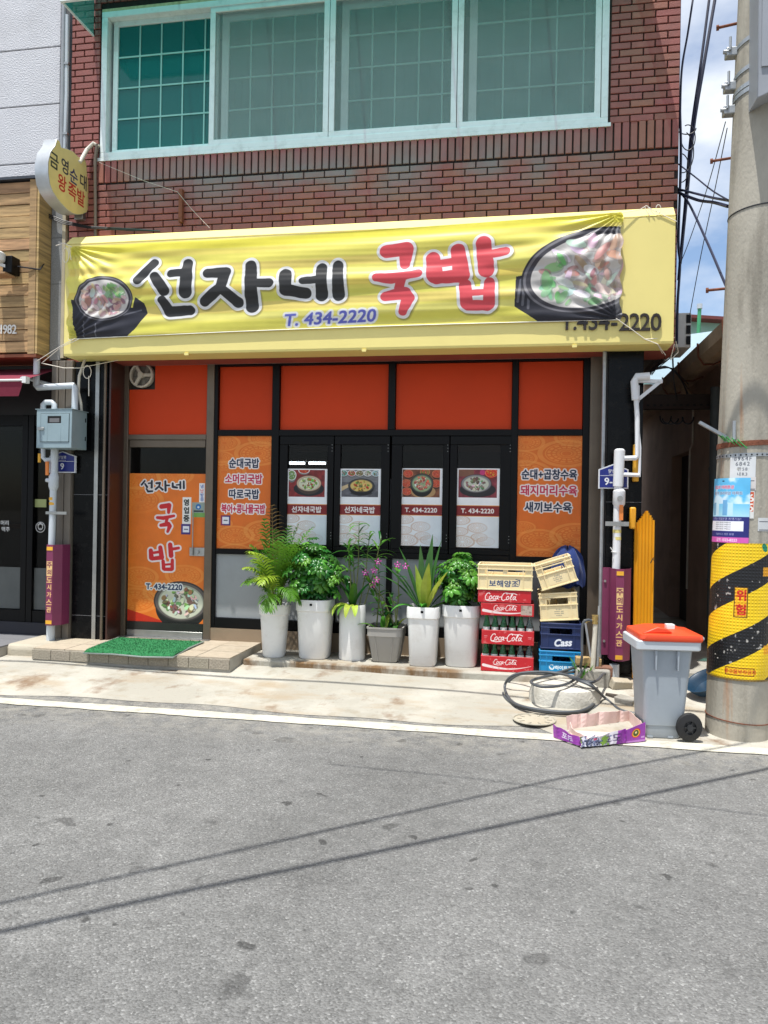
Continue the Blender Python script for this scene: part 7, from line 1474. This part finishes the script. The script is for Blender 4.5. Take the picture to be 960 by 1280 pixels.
# ------------------------------------------------------------------ the alley on the right and the buildings behind it
ab = thing('alley_building', 'low dark brown rendered building with a tan gutter along the right of the alley', 'building', (3.4, 4, 0))
M['brownwall'] = mat('dark_brown_render', (176, 150, 132), .9, var=.2, scale=3, bump=.5, bscale=30, dirt=.4, dirtc=(70, 58, 52), dscale=1.5)
dy0, dy1 = 3.35, 4.5
wm_ = MB(); wm_.box(2.1, 2.3, -.2, dy0, -.02, 3.185); wm_.box(2.1, 2.3, dy1, 10, -.02, 3.185); wm_.box(2.1, 2.3, dy0, dy1, 2.35, 3.185); wm_.box(2.3, 5.5, -.2, 0, -.02, 3.185); wm_.box(5.3, 5.5, 0, 10, -.02, 3.185); wm_.box(2.3, 5.3, 9.8, 10, -.02, 3.185); wm_.build('wall', M['brownwall'], ab)
MB().box(2.24, 2.28, dy0, dy1, 0, 2.35).build('door', mat('dark_alley_door', (34, 34, 36), .5), ab)
MB().add([(1.88, -.45, 3.19), (3.7, -.45, 3.25), (3.7, 10.2, 3.25), (1.88, 10.2, 3.19), (1.88, -.45, 3.23), (3.7, -.45, 3.30), (3.7, 10.2, 3.30), (1.88, 10.2, 3.23)], [(0, 3, 2, 1), (4, 5, 6, 7), (0, 1, 5, 4), (1, 2, 6, 5), (2, 3, 7, 6), (3, 0, 4, 7)]).build('roof', mat('dark_corrugated_roof', (84, 78, 74), .8, var=.2), ab)
MB().add([(3.7, -.45, 3.29), (5.7, -.45, 3.25), (5.7, 10.2, 3.25), (3.7, 10.2, 3.29)], [(0, 1, 2, 3)]).build('roof', mat('dark_corrugated_roof'), ab)
MB().box(1.90, 2.095, -.4, 10, 3.155, 3.18).build('eave_soffit', M['brownwall'], ab)
gt = MB(); gt.prism([(1.78, 3.29), (1.79, 3.16), (1.84, 3.09), (1.92, 3.09), (1.95, 3.185), (1.94, 3.185), (1.91, 3.105), (1.85, 3.105), (1.805, 3.165), (1.795, 3.29)], lambda a, b, t: (a, t, b), -.42, 7.5)
gt.build('gutter', mat('tan_weathered_gutter', (170, 146, 118), .7, var=.2, scale=5, dirt=.5, dirtc=(110, 84, 62), dscale=3), ab)
for y_ in (.4, 1.4, 2.4, 3.4, 4.4): MB().tube([(1.77, y_, 3.30), (1.78, y_, 3.16), (1.835, y_, 3.08), (1.93, y_, 3.08), (2.05, y_, 3.13)], .010, 6).build('gutter_strap', M['rust'], ab)
MB().tube(spline([(1.88, 2.6, 3.15), (1.89, 2.6, 3.0), (1.95, 2.6, 2.92), (2.04, 2.6, 2.90)], 6), .05, 10).build('outlet', mat('tan_weathered_gutter'), ab, smooth=True)
MB().tube([(2.04, 1.75, .15), (2.04, 1.75, 2.9)], .055, 14).build('drain_pipe', mat('grey_green_drain', (78, 86, 88), .6), ab, smooth=True)
for z_ in (.8, 2.0): MB().tube([(2.04, 1.75, z_), (2.04, 1.75, z_+.04)], .062, 14).build('pipe_joint', mat('grey_green_drain'), ab)
MB().tube([(2.07, 3.0, 2.9), (2.07, 3.0, 2.4), (2.07, 3.15, 2.35), (2.07, 3.2, .6)], .012, 6).build('cable', M['ivory'], ab)
bmx = MB(); bmx.box(1.04, 2.09, 1.96, 2.06, 2.70, 2.86); o = bmx.build('cable_beam', mat('dark_rusted_beam', (50, 38, 32), .8, var=.3), ab); 
for k in range(14): X = 1.08+.07*k; MB().box(X, X+.03, 1.952, 1.96, 2.73, 2.75).build('beam_slot', M['dark'], ab)
ae = tag(MB().box(.9, 2.4, 8.6, 8.8, -.1, 2.7).build('alley_end_wall', mat('dark_end_wall', (120, 110, 102), .9, var=.2), None), 'dark wall closing the far end of the narrow alley', 'wall')
# rubbish: drain cover and blue basin
pv_ = tag(MB().box(1.1, 2.05, .2, 3.0, .08, .115).build('alley_pavement', M['oldconcrete']), kind='structure')
bs = thing('blue_basin', 'round dark blue plastic basin leaning on the ground behind the utility pole', 'basin', (1.5, -.55, .1)); bx2, bz2 = at(884, 838, -.6)
MB().lathe([(.12, 0), (.15, .04), (.165, .08), (.172, .082), (.16, .076), (.14, .04), (.12, .012), (.001, .012)], 32, cap=False).build('bowl', mat('blue_basin_plastic', (22, 52, 74), .4), bs, world=False, smooth=True); bs.location = (bx2+.03, -.6, .16); bs.rotation_euler = (.2, -.5, 0)
# folded yellow accordion gate at the alley mouth
yg = thing('accordion_gate', 'yellow folded accordion gate with a stepped pointed top at the alley mouth', 'gate', (1.08, -.08, .1))
M['ygate'] = mat('yellow_gate_plastic', (220, 156, 30), .45, var=.05, dirt=.2, dirtc=(180, 120, 30))
xs0, xs1 = at(793, 700, -.08)[0], at(817.5, 700, -.08)[0]; n = 12
tops = [656, 653, 650.5, 648, 645, 642, 639.5, 638.5, 641, 644, 647, 650]
for k in range(n):
    a = xs0+(xs1-xs0)*k/n; b = xs0+(xs1-xs0)*(k+1)/n; zt2 = at(808, tops[k], -.08)[1]
    MB().add([(a, -.08+(.014 if k % 2 else 0), .1), (b, -.08+(0 if k % 2 else .014), .1), (b, -.08+(0 if k % 2 else .014), zt2), (a, -.08+(.014 if k % 2 else 0), zt2), (a, -.03+(.014 if k % 2 else 0), .1), (b, -.03+(0 if k % 2 else .014), .1), (b, -.03+(0 if k % 2 else .014), zt2), (a, -.03+(.014 if k % 2 else 0), zt2)], [(0, 1, 2, 3), (7, 6, 5, 4), (0, 4, 5, 1), (1, 5, 6, 2), (2, 6, 7, 3), (3, 7, 4, 0)]).build('pleat', M['ygate'], yg)
a, b, c, d = rectp(784, 634, 793, 661, -.1); MB().box(xs0-.05, xs0+.0, -.14, -.08, c, d).build('gate_post_cap', M['ygate'], yg, bevel=.012); MB().tube([A3(817, 697, -.12), A3(813, 704, -.13), A3(816, 698, -.12), A3(819, 703, -.12)], .004, 5).build('twisted_wire', M['cable'], yg)
# wall mounted AC unit at the brick corner, mint building, pale roof
ac = thing('air_conditioner', 'grey outdoor air conditioner unit hung on the side wall past the brick corner', 'air conditioner', (1.42, 1.0, 3.2))
a, b, c, d = rectp(847, 399, 857, 441, 1.0); MB().box(1.31, b, .75, 1.25, c, d).build('casing', mat('aged_white_casing', (206, 204, 196), .5, dirt=.3), ac, bevel=.006)
for k in range(3): zz0 = c+(d-c)*(.08+.31*k); MB().box(b-.045, b-.005, .742, .749, zz0, zz0+(d-c)*.24).build('grille', M['black_frame'], ac)
mb_ = thing('mint_building', 'distant mint green building with a dark red roof edge behind the alley', 'building', (4.5, 14, 0))
Y = 14.; xl, zl = at(838, 399, Y); xr_, zr_ = at(985, 409, Y); zb = at(850, 470, Y)[1]
MB().prism([(xl, zb-3), (xr_+3, zb-3), (xr_+3, zr_-.3), (xl, zl)], lambda a, b, t: (a, t, b), Y, Y+5).build('wall', mat('mint_wall_paint', (160, 204, 192), .8, var=.05), mb_)
MB().prism([(xl-.3, zl), (xr_+3, zr_-.3), (xr_+3, zr_-.22), (xl-.3, zl+.08)], lambda a, b, t: (a, t, b), Y-.4, Y+5.2).build('roof_edge', mat('dark_red_roof_edge', (112, 52, 50), .7), mb_)
gp_ = thing('green_vent_pipe', 'green vent pipe rising above the mint building roof edge', 'pipe', (at(874, 405, 13)[0], 13, 4.5)); a0 = at(874, 404, 13.2); a1 = at(874.5, 386, 13.2); MB().tube([(a0[0]-.02, 13.2, a0[1]-.4), (a1[0], 13.2, a1[1])], .045, 10).build('pipe', mat('green_pipe_paint', (70, 160, 110), .5), gp_); MB().tube([(a1[0], 13.2, a1[1]), (a1[0], 13.2, a1[1]+.12)], .065, 10).build('cowl', M['pvc'], gp_)
lr = thing('pale_roof', 'pale blue white sheet roof below the mint building', 'roof', (3.2, 10, 3)); P_ = [A3(800, 470, 9.), A3(905, 500, 9.), A3(905, 412, 12.5), A3(846, 420, 12.5)]
pts4 = [Vector(p) for p in P_]; MB().add(pts4+[p-Vector((0, 0, .1)) for p in pts4], [(0, 1, 2, 3), (7, 6, 5, 4), (0, 4, 5, 1), (1, 5, 6, 2), (2, 6, 7, 3), (3, 7, 4, 0)]).build('roof_sheet', mat('pale_roof_sheet', (140, 160, 168), .6, var=.06), lr); MB().box(P_[0][0]+.1, P_[1][0], 9.1, 12.3, -.1, P_[0][2]-.15).build('wall', M['brownwall'], lr)
er = thing('eave_panel', 'cream slanted eave panel with yellow tag under the sign corner', 'panel', (1.3, 1.2, 3)); Q = [A3(800, 452, 1.2), A3(836, 436, 2.0), A3(838, 446, 2.0), A3(800, 476, 1.2)]; MB().add([Vector(p) for p in Q]+[Vector(p)+Vector((0, .06, .02)) for p in Q], [(0, 1, 2, 3), (7, 6, 5, 4), (0, 4, 5, 1), (1, 5, 6, 2), (2, 6, 7, 3), (3, 7, 4, 0)]).build('sheet', mat('cream_eave_sheet', (184, 174, 150), .7, var=.1), er); q = A3(806, 450, 1.18); MB().tube([(q[0], q[1]-.03, q[2]), (q[0], q[1], q[2])], .025, 10).build('yellow_tag', M['gold'], er)
